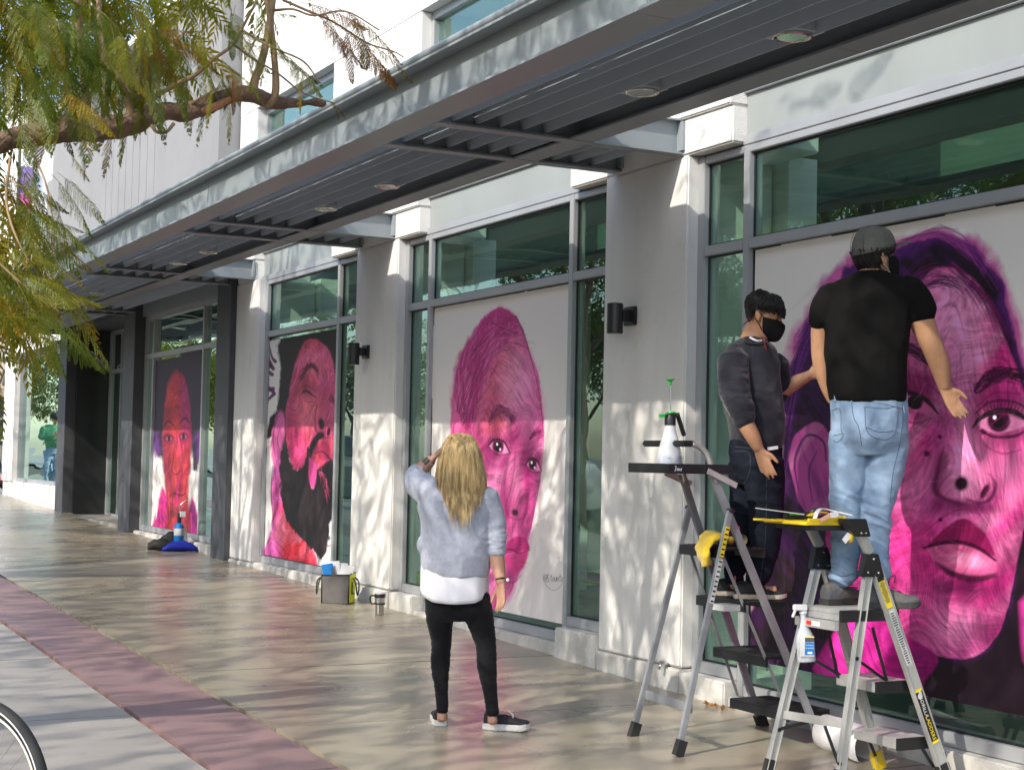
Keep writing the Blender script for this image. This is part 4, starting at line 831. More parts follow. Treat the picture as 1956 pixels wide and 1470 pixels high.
for c, k in ((BN, 0), (BF, 1)):
    mb = MB(); y = c.y; v = [(c.x-.055, c.z-.055), (c.x+.085, c.z-.06), (c.x+.045, c.z+.055), (c.x-.03, c.z+.055)]
    mb.add([(q[0], y-.024, q[1]) for q in v]+[(q[0], y+.020, q[1]) for q in v], [(0, 1, 2, 3), (7, 6, 5, 4), (0, 4, 5, 1), (1, 5, 6, 2), (2, 6, 7, 3), (3, 7, 4, 0)])
    o = lq(mb, 'hinge_bracket', 'black', bevel=.003)
    for dx, dz in ((-.02, -.035), (.045, -.038), (.015, .03)): MB().lathe((c.x+dx, y-.024, c.z+dz), [(.007, 0), (.006, .004), (.0, .005)], 8, M=Matrix.Rotation(rad(90), 4, 'X').to_3x3()).build('rivet', M['chrome'], o)
    top = c+P(-.055, 0, .195); mb = MB(); mb.bar(c+P(.008, 0, .056), top+P(0, 0, -.04), .05, .026, (0, 1, 0)); lq(mb, 'upper_post', bevel=.003)
    mb = MB(); v = [(top.x-.12, top.z+.01), (top.x-.04, top.z-.055), (top.x+.05, top.z-.055), (top.x+.02, top.z+.032), (top.x-.12, top.z+.032)]
    mb.add([(q[0], y-.026, q[1]) for q in v]+[(q[0], y+.022, q[1]) for q in v], [(0, 1, 2, 3, 4), (9, 8, 7, 6, 5)]+[(i, i+5, (i+1) % 5+5, (i+1) % 5) for i in range(5)])
    o = lq(mb, 'tray_end', 'black', bevel=.003)
    for dx in (-.012, .018): MB().lathe((top.x+dx, y-.026, top.z-.038), [(.006, 0), (.005, .004), (.0, .005)], 8, M=Matrix.Rotation(rad(90), 4, 'X').to_3x3()).build('rivet', M['chrome'], o)
TZ = 1.222
mb = MB(); mb.box(4.83, 5.075, 6.100, 6.405, TZ-.035, TZ-.010); tb = lq(mb, 'tray_base', 'black', bevel=.004)
mb = MB(); mb.box(4.80, 5.06, 6.115, 6.46, TZ-.0099, TZ+.008); mb.box(4.815, 5.06, 6.115, 6.130, TZ+.0081, TZ+.024)
for i in range(3): mb.box(4.99+i*.022, 5.002+i*.022, 6.115, 6.20, TZ+.0241, TZ+.034)
mb.box(4.74, 4.80, 6.30, 6.47, TZ-.0, TZ+.010)
lq(mb, 'tray_top', 'yellow', bevel=.002)
# platform and steps
mb = MB(); mb.box(4.985, 5.33, 6.090, 6.385, .780, .800); mb.box(4.985, 4.999, 6.090, 6.385, .747, .7799); mb.box(5.316, 5.33, 6.090, 6.385, .747, .7799)
pl = lq(mb, 'platform', bevel=.003)
mb = MB()
for i in range(13): mb.box(5.01+i*.024, 5.018+i*.024, 6.11, 6.37, .800, .8025)
mb.build('tread', M['lad_alu'], pl)
mb = MB(); mb.box(4.982, 5.34, 6.064, 6.0895, .744, .801); mb.build('platform_cap', M['black'], pl, bevel=.003)
mb = MB(); mb.box(4.955, 4.984, 6.09, 6.40, .702, .746); lq(mb, 'front_bar', bevel=.002)
MB().box(4.9535, 4.9548, 6.20, 6.31, .712, .736).build('danger_label', M['sticker_w'], ladb); MB().box(4.9525, 4.9534, 6.265, 6.305, .714, .734).build('danger_mark', M['red'], ladb)
for z, x0, x1 in ((.445, 5.20, 5.43), (.165, 5.32, 5.53)):
    ya, yb = 6.03+.06*(z/.9), 6.375
    mb = MB(); mb.box(x0, x1, ya, yb, z-.012, z); mb.box(x0, x0+.012, ya, yb, z-.05, z-.0121); mb.box(x1-.012, x1, ya, yb, z-.05, z-.0121)
    o = lq(mb, 'step', bevel=.002); mb = MB()
    for i in range(8): mb.box(x0+.02+i*.024, x0+.026+i*.024, ya+.01, yb-.01, z, z+.0025)
    mb.build('tread', M['lad_alu'], o); mb = MB(); mb.box(x0-.004, x1+.004, ya-.003, ya+.012, z-.055, z+.004); mb.build('step_cap', M['black'], o)
mb = MB(); mb.bar(NB.lerp(BN, .27)+P(0, -.002, 0), NF.lerp(BF, .27), .042, .012, (1, 0, 0)); lq(mb, 'cross_brace', bevel=.002)
for a, b in ((NB.lerp(BN, .57), P(5.32, 6.10, .43)), (NF.lerp(BF, .57), P(5.22, 6.36, .44)), (P(5.30, 6.10, .43), P(5.21, 6.11, .71)), (P(5.20, 6.36, .44), P(5.13, 6.37, .71)), (NF.lerp(BF, .2), P(4.99, 6.30, .235)), (NB.lerp(BN, .0)+P(.0, 0, .10), P(4.96, 6.16, .235)), (P(5.40, 6.37, .13), P(5.46, 6.37, .02)), (P(5.46, 6.05, .14), P(5.53, 6.02, .02))):
    mb = MB(); mb.bar(a, b, .014, .008, (0, 1, 0)); mb.lathe(a+P(0, -.008, 0), [(.011, -.006), (.011, .006)], 8, M=Matrix.Rotation(rad(90), 4, 'X').to_3x3()); lq(mb, 'brace_link', 'black')
# labels on the near climbing rail
ra, rb = RB, BN+P(.035, 0, 0); rd = (rb-ra).normalized(); yv = P(0, -.0135, 0)
def lab(t0, t1, w, m, off=0, name='label'):
    mb = MB(); mb.bar(ra+(rb-ra)*t0+yv+P(0, -.0012*off, 0), ra+(rb-ra)*t1+yv+P(0, -.0012*off, 0), w, .001, (0, 1, 0)); mb.build(name, M[m], ladb)
lab(.80, .945, .040, 'sticker_y', 0, 'warning_label'); lab(.925, .945, .038, 'black', 1, 'warning_header'); lab(.53, .79, .036, 'sticker_w', 0, 'instruction_label'); lab(.17, .41, .044, 'black', 0, 'brand_label'); lab(.405, .417, .046, 'sticker_y', 1, 'brand_stripe'); lab(.163, .175, .046, 'sticker_y', 1, 'brand_stripe')
mb = MB()
for i in range(15): u = .825+.0065*i; mb.bar(ra+(rb-ra)*u+yv+P(0, -.0014, 0), ra+(rb-ra)*(u+.0028)+yv+P(0, -.0014, 0), random.uniform(.018, .032), .0008, (0, 1, 0))
for i in range(22): u = .54+.011*i; mb.bar(ra+(rb-ra)*u+yv+P(0, -.0014, 0), ra+(rb-ra)*(u+.005)+yv+P(0, -.0014, 0), random.uniform(.012, .030), .0008, (0, 1, 0))
mb.build('label_print', M['dark'], ladb)
down = -rd
for txt, sz, t, m in (('GORILLA', .028, .335, 'sticker_w'), ('LADDERS', .030, .235, 'sticker_y')):
    me = text_mesh(txt, sz, 'lettering'); me.transform(frame_matrix(ra+(rb-ra)*t+yv+P(0, -.002, 0), down, (0, -1, 0))); link('lettering', me, ladb, M[m])
mb = MB(); c = ra+(rb-ra)*.385+yv+P(0, -.0018, 0)
for dx, dz, r_ in ((0, 0, .015), (0, .015, .010), (-.008, -.006, .006), (.008, -.006, .006)): mb.lathe(c+P(dx, 0, dz), [(.0, 0), (r_, .0002), (r_, .0012), (0, .0014)], 12, M=Matrix.Rotation(rad(90), 4, 'X').to_3x3())
mb.build('ape_emblem', M['sticker_w'], ladb)

# ================================================================== bottles, tools, cloth
t = thing('pump_sprayer', 'white pump sprayer with green top on the black ladder tray', 'sprayer', (4.715, 7.20, 1.459))
mb = MB(); cx, cy, cz = 4.715, 7.20, 1.459
prof = [(.060, 0), (.066, .008), (.067, .075), (.064, .10), (.050, .155), (.038, .20), (.031, .225), (.030, .245)]
mb.lathe((cx, cy, cz), prof, 24); mb.build('tank', M['clear'], t, smooth='auto')
mb = MB(); mb.lathe((cx, cy, cz+.002), [(.058, 0), (.062, .008), (.063, .07), (0, .071)], 24); mb.build('liquid', mat('pale_liquid', (.50, .53, .60), .2, var=.05), t, smooth='auto')
for a in (.9, -.35): 
    mb = MB(); pr = [(.0675, .022), (.0678, .078)]; n_ = 7; base = []
    vs = []; fs = []
    for h in (.022, .080):
        for i in range(n_): an = math.atan2(-1, -.45)+a-.35+.75*i/n_; vs.append((cx+.0682*math.cos(an), cy+.0682*math.sin(an), cz+h))
    for i in range(n_-1): fs.append((i, i+1, n_+i+1, n_+i))
    mb.add(vs, fs); mb.build('label', mat('pale_label', (.42, .45, .52), .5, var=.25, vscale=90, streak=(.3, .3, 2)), t)
mb = MB(); mb.lathe((cx, cy, cz+.2452), [(.031, 0), (.031, .045), (.027, .056)], 18); mb.build('collar', M['black'], t, smooth='auto')
mb = MB(); mb.bar((cx-.035, cy, cz+.295), (cx+.05, cy-.01, cz+.302), .034, .022); mb.bar((cx+.042, cy-.008, cz+.304), (cx+.085, cy-.012, cz+.19), .022, .022, (0, 1, 0)); mb.build('grip', M['black'], t, bevel=.005)
mb = MB(); mb.bar((cx-.07, cy, cz+.296), (cx-.036, cy, cz+.297), .018, .018); mb.lathe((cx+.005, cy, cz+.313), [(.024, 0), (.020, .008), (.006, .010)], 14); mb.bar((cx-.03, cy, cz+.311), (cx+.06, cy, cz+.315), .02, .006); mb.build('nozzle', M['green_p'], t, bevel=.002)
mb = MB(); mb.tube([(cx+.003, cy, cz+.318), (cx-.004, cy, cz+.475)], .0032, 8); mb.build('pump_rod', M['steel'], t)
mb = MB(); mb.lathe((cx-.004, cy, cz+.462), [(.006, 0), (.008, .012), (.010, .025), (.026, .032), (.026, .036), (0, .038)], 16); mb.build('pump_knob', M['green_p'], t, smooth='auto')

# yellow cloth hanging from the top step, tape and paper beside it
def cloth(name, pts, wid, thick, m, label, cat, seed=0):
    """thick folded strip: pts centre line, wid direction*half width per point"""
    P_ = cat_rom(pts, 6); W_ = cat_rom(wid, 6); rs = []
    for i in range(len(P_)):
        d = Vector(P_[min(i+1, len(P_)-1)]-P_[max(i-1, 0)]).normalized(); w = Vector(W_[i]); nrm = d.cross(w).normalized()*thick
        rs.append((Vector(P_[i]), w, nrm))
    mb = MB(); mb.rings(rs, 22); me = mb.mesh(name)
    v = np.array([x.co[:] for x in me.vertices]); nn = np.array([x.normal[:] for x in me.vertices]); v += nn*(.012*fbm(v*26, 3, seed))[:, None]; me.vertices.foreach_set('co', v.ravel())
    return link(name, me, None, m, True, label=label, cat=cat)
zs = 1.05
sA = fr_n(1.045)
cloth('yellow_cloth', [(5.10, 7.22, zs+.03), (5.02, 7.20, zs+.055), (4.955, 7.18, zs+.035), (4.925, 7.17, zs-.03), (4.94, 7.16, zs-.105)], [(.01, .10, .0), (.015, .11, .01), (.02, .10, .0), (.03, .095, .0), (.05, .06, .0)], .026, M['cloth_y'], 'yellow microfibre cloth hanging over the top step of the grey ladder', 'cloth', 4)
t = thing('tape_roll', 'black and red tape measure lying on the yellow cloth', 'tape measure', (5.12, 7.20, zs+.05))
MB().box(5.06, 5.115, 7.13, 7.19, zs+.045, zs+.115).build('case', M['black'], t, bevel=.008); MB().box(5.116, 5.142, 7.132, 7.188, zs+.045, zs+.112).build('band', M['red'], t, bevel=.004)
mb = MB(); mb.tube([(5.16, 7.13, zs+.035), (5.16, 7.22, zs+.035)], [.03, .03], 16, cap=False); mb.tube([(5.16, 7.13, zs+.035), (5.16, 7.22, zs+.035)], [.022, .022], 16, cap=False); mb.build('masking_tape', mat('cream_tape', (.70, .62, .36), .7), None, smooth='auto', label='cream roll of masking tape beside the tape measure on the ladder step', cat='tape')

# trigger spray bottle hooked on the platform of the silver ladder
bx, by, bz = 4.945, 6.335, .765
t = thing('spray_bottle', 'clear spray bottle with blue label hooked on the silver ladder platform', 'spray bottle', (bx, by, .50))
Rb = Matrix.Rotation(rad(-6), 3, 'Y')
rs = []
for h, a, b in ((-.245, .036, .024), (-.24, .041, .028), (-.14, .041, .028), (-.115, .038, .027), (-.07, .021, .019), (-.03, .013, .013), (0, .012, .012)): rs.append((Vector((bx, by, bz))+Rb @ Vector((.012, 0, h)), Rb @ Vector((a, -a*.5, 0)), Vector((b*.5, b, 0))))
mb = MB(); mb.rings(rs, 20); mb.build('flask', M['clear'], t, smooth='auto')
mb = MB(); mb.bar(Vector((bx-.045, by+.005, bz+.030)), Vector((bx+.03, by-.004, bz+.028)), .024, .030); mb.bar(Vector((bx-.035, by, bz+.02)), Vector((bx-.052, by+.004, bz-.02)), .016, .010, (0, 1, 0)); mb.bar(Vector((bx+.01, by, bz+.012)), Vector((bx+.012, by, bz-.005)), .030, .030, (0, 1, 0)); mb.build('trigger_head', M['white'], t, bevel=.004)
lc = Vector((bx, by, bz))+Rb @ Vector((.012, 0, -.165)); nr = Vector((-.42, -.90, 0)).normalized(); xr = Vector((.90, -.42, 0)).normalized()
def lab_quad(cx_, cz_, w, h, m, off, name): 
    c = lc+xr*cx_+Vector((0, 0, cz_))+nr*(.0335+off); mb = MB(); q = [c-xr*w/2-P(0, 0, h/2), c+xr*w/2-P(0, 0, h/2), c+xr*w/2+P(0, 0, h/2), c-xr*w/2+P(0, 0, h/2)]
    mb.add(q+[v-nr*.0012 for v in q], [(0, 1, 2, 3), (7, 6, 5, 4), (0, 4, 5, 1), (1, 5, 6, 2), (2, 6, 7, 3), (3, 7, 4, 0)]); mb.build(name, M[m], t)
lab_quad(0, 0, .070, .098, 'sticker_w', 0, 'label'); lab_quad(.012, -.010, .046, .062, 'blue', .0012, 'label_blue'); lab_quad(.012, .034, .046, .022, 'dark', .0012, 'label_top'); lab_quad(.012, .048, .046, .006, 'sticker_y', .0013, 'label_band'); lab_quad(.014, -.030, .024, .010, 'white', .0022, 'label_box')
for txt, sz, dz in (('All Purpose', .0085, .008), ('Spray Bottle', .0085, -.006)):
    me = text_mesh(txt, sz, 'lettering', .0002); me.transform(frame_matrix(lc+xr*.012+P(0, 0, dz)+nr*(.0365), xr, nr)); link('lettering', me, t, M['white'])

# tools on the yellow tray
t = thing('spatula', 'long bladed black handled scraper lying across the yellow tray', 'tool', (4.90, 6.30, 1.25))
mb = MB(); mb.bar((4.74, 6.45, TZ+.062), (4.93, 6.30, TZ+.036), .012, .004); mb.build('blade', M['steel'], t); mb = MB(); mb.tube([(4.935, 6.30, TZ+.036), (4.965, 6.275, TZ+.052), (4.99, 6.255, TZ+.062)], [.010, .016, .013], 10); mb.build('handle', M['black'], t, smooth=True)
mb = MB(); mb.box(4.86, 4.95, 6.34, 6.39, TZ+.009, TZ+.045); o = mb.build('utility_knife_case', M['black'], None, bevel=.01, label='small black case with green stripe on the yellow tray', cat='case'); MB().box(4.87, 4.945, 6.338, 6.3395, TZ+.032, TZ+.039).build('stripe', M['green_p'], o, shift=False)
for i, (lab_, a, m_, h) in enumerate((('white curved squeegee strip draped over the yellow tray', [(4.86, 6.13, TZ+.022), (4.90, 6.16, TZ+.055), (4.96, 6.20, TZ+.068), (5.02, 6.20, TZ+.060), (5.09, 6.13, TZ+.040)], 'white', .010), ('yellow plastic smoothing blade on the tool tray', [(4.92, 6.25, TZ+.032), (4.98, 6.25, TZ+.05), (5.03, 6.25, TZ+.045)], 'yellow', .02))):
    mb = MB(); pts = cat_rom(a, 5)
    for p_, q_ in zip(pts[:-1], pts[1:]): mb.bar(p_, q_, h*2, .005)
    mb.build(('squeegee_strip', 'smoothing_blade')[i], M[m_], None, label=lab_, cat='tool')
t = thing('paint_scraper', 'orange and white plastic scraper on the near edge of the yellow tray', 'tool', (4.92, 6.13, TZ+.03))
mb = MB(); mb.bar((4.875, 6.108, TZ+.012), (4.935, 6.105, TZ+.040), .02, .008, (0, 1, 0)); mb.build('handle', mat('orange_plastic', (.75, .42, .28), .5), t, bevel=.002); mb = MB(); mb.bar((4.936, 6.105, TZ+.040), (4.985, 6.105, TZ+.046), .026, .004, (0, 1, 0)); mb.build('blade', M['white'], t)
t = thing('work_glove', 'yellow glove with white tag hanging under the tool tray', 'glove', (5.03, 6.10, 1.15))
rs = [(Vector((5.055, 6.09, 1.20)), Vector((.02, 0, 0)), Vector((0, .012, 0))), (Vector((5.05, 6.088, 1.165)), Vector((.018, 0, .004)), Vector((0, .016, 0))), (Vector((5.047, 6.086, 1.13)), Vector((.011, 0, .002)), Vector((0, .010, 0)))]
mb = MB(); mb.rings(rs, 12); mb.build('body', M['cloth_y'], t, smooth=True); mb = MB(); mb.bar((5.0, 6.08, 1.135), (5.035, 6.08, 1.17), .03, .002, (0, 1, 0)); mb.build('tag', M['paper'], t)

# white roll of paper lying by the wall
def paper_roll():
    mb = MB(); c = Vector((5.58, 6.93, gz(6.9)+.085)); d = Vector((-.03, -.42, 0)); n = 26; v = []; f = []
    for i, u in enumerate(np.linspace(0, 1, 9)):
        for k in range(n):
            a = 2*math.pi*k/(n-1)*1.12; r = .088+.006*k/n+.018*math.sin(a*1.5+u*2)*(.4+u); q = c+d*u+Vector((r*math.cos(a)*1.05, 0, max(r*math.sin(a), -.083)+.02*u*math.cos(a*2)))
            v.append(tuple(q))
    for i in range(8):
        for k in range(n-1): f.append((i*n+k, i*n+k+1, (i+1)*n+k+1, (i+1)*n+k))
    mb.add(v, f); o = mb.build('paper_roll', M['paper'], None, smooth='auto', label='crumpled roll of white paper on the ground behind the ladder feet', cat='paper roll')
    md = o.modifiers.new('thick', 'SOLIDIFY'); md.thickness = .0015
paper_roll()
mb = MB(); a = np.random.default_rng(3)
for i in range(7):
    c = Vector((5.70+a.normal(0, .02), 8.16+a.normal(0, .05), gz(8.2)+.012)); dx = Vector((a.normal(0, 1), a.normal(0, 1), a.normal(0, .4))).normalized()*.03; dy = dx.cross(Vector((0, 0, 1))).normalized()*.014
    mb.add([c-dx, c+dy+P(0, 0, .012), c+dx, c-dy+P(0, 0, .004)], [(0, 1, 2, 3)])
o = mb.build('dry_leaf', mat('orange_leaf', (.55, .22, .03), .8, var=.3, vscale=20), None, label='small curled orange dry leaf on the ground by the white ledge', cat='leaf'); o.modifiers.new('t', 'SOLIDIFY').thickness = .001

# ================================================================== cooler bag with papers, mug, gas torch group
bgx, bgy = 5.42, 13.95; zb = gz(bgy)+.003
t = thing('cooler_bag', 'grey and lime cooler bag holding papers against the wall', 'bag', (bgx, bgy, zb), )
ax = Vector((.80, -.60, 0)).normalized(); ay = Vector((.60, .80, 0)).normalized()
def bq(u, v, w): return Vector((bgx, bgy, zb))+ax*u+ay*v+Vector((0, 0, w))
BWd, BD, BH = .26, .20, .27
def panel(name, quad, m, th=.006):
    q = [Vector(p_) for p_ in quad]; n_ = (q[1]-q[0]).cross(q[3]-q[0]).normalized()*th
    mb = MB(); mb.add(q+[p_+n_ for p_ in q], [(0, 3, 2, 1), (4, 5, 6, 7), (0, 1, 5, 4), (1, 2, 6, 5), (2, 3, 7, 6), (3, 0, 4, 7)]); return mb.build(name, M[m], t, bevel=.002)
M['bag_grey'] = mat('grey_bag_fabric', (.085, .08, .08), .75, var=.2, vscale=10, bump=.3, bscale=240, col2=(.13, .12, .115)); M['bag_lime'] = mat('lime_bag_fabric', (.62, .68, .02), .7, var=.08, vscale=10)
h = BWd/2
panel('front_panel', [bq(-h, 0, 0), bq(h, 0, 0), bq(h*1.02, -.012, BH), bq(-h*1.02, -.012, BH-.012)], 'bag_grey'); panel('side_panel', [bq(h, .003, 0), bq(h, BD, 0), bq(h*1.05, BD, BH+.01), bq(h*1.02, -.009, BH)], 'bag_lime'); panel('side_panel', [bq(-h, BD, 0), bq(-h, .003, 0), bq(-h*1.02, -.009, BH-.012), bq(-h*1.02, BD, BH)], 'bag_lime'); panel('back_panel', [bq(h, BD, 0), bq(-h, BD, 0), bq(-h, BD+.01, BH), bq(h, BD+.01, BH)], 'bag_grey'); panel('base_panel', [bq(-h, 0, .004), bq(-h, BD, .004), bq(h, BD, .004), bq(h, 0, .004)], 'bag_grey')
for (a_, b_) in ((bq(-h, -.004, 0), bq(-h*1.02, -.016, BH-.012)), (bq(h, -.004, 0), bq(h*1.02, -.016, BH)), (bq(-h*1.02, -.016, BH-.01), bq(h*1.02, -.016, BH)), (bq(h*1.02, -.012, BH), bq(h*1.06, BD, BH+.012)), (bq(h, -.004, .004), bq(h, BD, .004))):
    mb = MB(); mb.tube([a_, b_], .007, 8); mb.build('piping', M['black'], t, smooth=True)
for s, o_ in ((1, .01), (-1, -.02)):
    mb = MB(); c_ = bq(s*(h+.012)+o_, BD*.45, 0); pts = cat_rom([c_+P(0, 0, .24)+ay*.04, c_+ax*s*.035+P(0, 0, .20)+ay*.045, c_+ax*s*.045+P(0, 0, .11)+ay*.02, c_+ax*s*.04+P(0, 0, .09)-ay*.02, c_+ax*s*.03+P(0, 0, .2)-ay*.045, c_+P(0, 0, .24)-ay*.04], 4)
    for p_, q_ in zip(pts[:-1], pts[1:]): mb.bar(p_, q_, .028, .008, ax)
    mb.build('handle', M['black'], t)
mb = MB(); mb.bar(bq(h+.012, BD*.35, .20), bq(h+.012, BD*.35, .09), .012, .01, ax); mb.bar(bq(h+.012, BD*.35, .09), bq(h+.012, BD*.75, .09), .012, .01, ax); mb.build('side_print', M['black'], t)
for i, (u, v, w, hh, tl, m_, lb) in enumerate(((-.055, .05, .11, .17, -.2, 'blue', 'blue folder sticking out of the cooler bag'), (-.025, .08, .13, .19, -.12, 'paper', 'white sheet standing behind the blue folder in the bag'), (.055, .06, .13, .155, .16, 'paper', 'bent stack of white papers at the right of the bag'), (.015, .11, .12, .175, .05, 'paper', 'white paper standing at the back of the bag'))):
    mb = MB(); b_ = bq(u, v, .14); xx = (ax*math.cos(tl)+P(0, 0, -math.sin(tl))); zz = (P(0, 0, math.cos(tl))+ax*math.sin(tl)); vv = []; n_ = 6
    for j in range(n_+1):
        for k in (-1, 1): vv.append(b_+xx*k*w/2+zz*(hh+.06)*j/n_*1.0+ay*(.03*(j/n_)**2*(1 if i == 2 else -.3)))
    n2 = len(vv); vv += [q_+ay*.006 for q_ in vv]; ff = []
    for j in range(n_): a_ = 2*j; ff += [(a_, a_+1, a_+3, a_+2), (n2+a_+2, n2+a_+3, n2+a_+1, n2+a_), (a_, a_+2, n2+a_+2, n2+a_), (a_+3, a_+1, n2+a_+1, n2+a_+3)]
    ff += [(2*n_, 2*n_+1, n2+2*n_+1, n2+2*n_), (1, 0, n2, n2+1)]
    mb.add(vv, ff); o = mb.build('folder' if m_ == 'blue' else 'paper_sheet', M[m_], None, label=lb, cat='folder' if m_ == 'blue' else 'paper')
    if m_ == 'blue':
        k = MB(); k.bar(b_+xx*(w/2-.012)+zz*.05-ay*.0046, b_+xx*(w/2-.012)+zz*(hh+.03)-ay*.0052, .026, .001, ay); k.build('dark_strip', M['dark'], o, shift=False)
mx_, my_ = 5.50, 13.06; zm = gz(my_)+.003
t = thing('travel_mug', 'steel travel mug with black lid and handle on the pavement', 'mug', (mx_, my_, zm))
mb = MB(); mb.lathe((mx_, my_, zm), [(.036, 0), (.038, .003), (.040, .09), (.046, .10), (.047, .175), (.046, .185)], 28); mb.build('cup', M['steel'], t, smooth='auto')
mb = MB(); mb.lathe((mx_, my_, zm+.1852), [(.047, 0), (.048, .012), (.040, .016), (.038, .012), (0, .012)], 28); mb.build('lid', M['clear'], t, smooth='auto')
mb = MB(); mb.lathe((mx_, my_, zm+.088), [(.0425, .0), (.0485, .003), (.0485, .016), (.0475, .018)], 28); mb.lathe((mx_, my_, zm+.150), [(.0475, .0), (.0492, .003), (.0492, .03), (.0475, .034)], 28); mb.build('band', M['black'], t, smooth='auto')
ha = -Vector((CR[0], CR[1], 0)).normalized(); cpt = Vector((mx_, my_, zm)); mb = MB(); pts = [cpt+ha*.047+P(0, 0, .165), cpt+ha*.075+P(0, 0, .168), cpt+ha*.088+P(0, 0, .150), cpt+ha*.083+P(0, 0, .11), cpt+ha*.068+P(0, 0, .094), cpt+ha*.047+P(0, 0, .096)]
mb.tube(cat_rom(pts, 4), .0075, 8); mb.build('handle', M['black'], t, smooth=True)

gxx, gyy = 5.60, 20.0; zg = gz(gyy)+.003
t = thing('blow_torch', 'blue gas cylinder with thin torch nozzle standing near the red portrait', 'blow torch', (gxx, gyy, zg))
mb = MB(); mb.lathe((gxx, gyy, zg), [(.058, 0), (.062, .01), (.062, .30), (.055, .33), (.03, .35), (.02, .355)], 22); mb.build('cylinder', M['blue'], t, smooth='auto')
mb = MB(); mb.lathe((gxx, gyy, zg+.19), [(.0625, 0), (.0628, .001), (.0628, .09), (.0625, .091)], 22); mb.build('label', M['sticker_w'], t, smooth='auto')
mb = MB(); mb.tube([(gxx, gyy, zg+.355), (gxx, gyy, zg+.47)], [.026, .022], 10); mb.build('valve', M['black'], t, smooth='auto'); MB().box(gxx+.0, gxx+.065, gyy-.06, gyy-.03, zg+.43, zg+.50).build('tag', M['white'], t)
mb = MB(); mb.tube(cat_rom([(gxx, gyy, zg+.47), (gxx+.005, gyy, zg+.56), (gxx+.03, gyy-.01, zg+.60), (gxx+.105, gyy-.02, zg+.665)], 4), .008, 8); mb.build('nozzle', M['chrome'], t, smooth=True)
mb = MB(); mb.lathe((gxx+.10, gyy+.04, zg), [(.030, 0), (.034, .01), (.034, .14), (.018, .22), (.012, .30), (0, .301)], 14); mb.build('white_bottle', M['clear'], None, smooth='auto', label='pale squeeze bottle just behind the blue gas cylinder', cat='bottle')
def pillow(name, c, a, b, hgt, m, label, cat, seed):
    mb = MB(); rs = []
    for i in range(9): u = i/8; r_ = max(math.sin(math.pi*(.06+.88*u)), .05)**.5; rs.append((Vector(c)+Vector((0, 0, hgt*.48*r_))+Vector(a)*(u*2-1), Vector(b)*r_, Vector((0, 0, hgt*.48*r_))))
    mb.rings(rs, 16); me = mb.mesh(); v = np.array([x.co[:] for x in me.vertices]); v[:, 2] += np.clip(v[:, 2]-c[2], 0, .05)*.5*fbm(v*18, 2, seed); me.vertices.foreach_set('co', v.ravel()); return link(name, me, None, m, True, label=label, cat=cat)
pillow('blue_pouch', (gxx-.02, gyy-.14, zg), (.20, -.08, 0), (.04, .09, 0), .13, M['blue_cloth'], 'royal blue cloth pouch lying at the foot of the gas cylinder', 'pouch', 1)
pillow('black_bag', (gxx-.23, gyy+.02, zg), (.15, -.04, 0), (.04, .10, 0), .16, M['rubber'], 'soft black bag lying left of the blue pouch', 'bag', 2)
pillow('black_pouch', (gxx-.06, gyy+.12, zg), (.16, -.05, 0), (.03, .08, 0), .24, M['rubber'], 'black bundle with pale buckles behind the blue pouch', 'bundle', 3)
pillow('crumpled_paper', (gxx+.17, gyy+.35, zg), (.15, -.10, 0), (.04, .10, 0), .17, M['paper'], 'crumpled cream paper against the ledge below the red portrait', 'paper', 5)

# ================================================================== bicycle whose front wheel shows at the lower left
hub = Vector((.945, 5.83, gz(5.8)+.345)); bd = Vector((-.54, .84, 0)).normalized(); bn = Vector((.84, .54, 0)).normalized()
t = thing('bicycle', 'parked bicycle with dark tyres and pale reflective stripe at the near kerb', 'bicycle', (hub.x, hub.y, gz(5.8)))
def ring(c, R, r, n=72, k=10): return MB().tube([c+bd*R*math.cos(a)+P(0, 0, R*math.sin(a)) for a in np.linspace(0, 2*math.pi, n+1)], r, k, cap=False)
def wheel(c):
    ty = ring(c, .320, .0235).build('tyre', M['rubber'], t, smooth=True)
    for s in (-1, 1): MB().tube([c+bn*s*.0213+bd*.322*math.cos(a)+P(0, 0, .322*math.sin(a)) for a in np.linspace(0, 2*math.pi, 73)], .0035, 6, cap=False).build('reflective_stripe', M['reflect'], ty, smooth=True)
    rm = ring(c, .292, .011).build('rim', M['rubber'], t, smooth=True)
    for s in (-1, 1): MB().tube([c+bn*s*.0095+bd*.294*math.cos(a)+P(0, 0, .294*math.sin(a)) for a in np.linspace(0, 2*math.pi, 73)], .0055, 6, cap=False).build('brake_track', M['chrome_cream'], rm, smooth=True)
    for k in range(28):
        a = 2*math.pi*k/28; s = 1 if k % 2 else -1; e = .35*(1 if (k//2) % 2 else -1); MB().tube([c+bn*s*.03+bd*.022*math.cos(a+e)+P(0, 0, .022*math.sin(a+e)), c+bd*.285*math.cos(a)+P(0, 0, .285*math.sin(a))], .0012, 5).build('spoke', M['steel'], rm)
    MB().tube([c-bn*.05, c-bn*.028, c+bn*.028, c+bn*.05], [.008, .022, .022, .008], 12).build('hub', M['steel'], t, smooth='auto')
M['reflect'] = mat('reflective_stripe', (.62, .66, .74), .35); M['chrome_cream'] = mat('cream_rim', (.70, .66, .56), .4)
M['bike'] = mat('brown_frame', (.30, .12, .03), .35, metal=.2)
wheel(hub); wheel(hub+bd*1.04)
def bt(a, b, r, name='frame_tube', m='bike'): MB().tube([a, b], r, 10).build(name, M[m], t, smooth=True)
hd = hub+bd*.17+P(0, 0, .36); ht = hub+bd*.21+P(0, 0, .52); bb = hub+bd*.60+P(0, 0, -.06); st = hub+bd*.75+P(0, 0, .44); rh = hub+bd*1.04
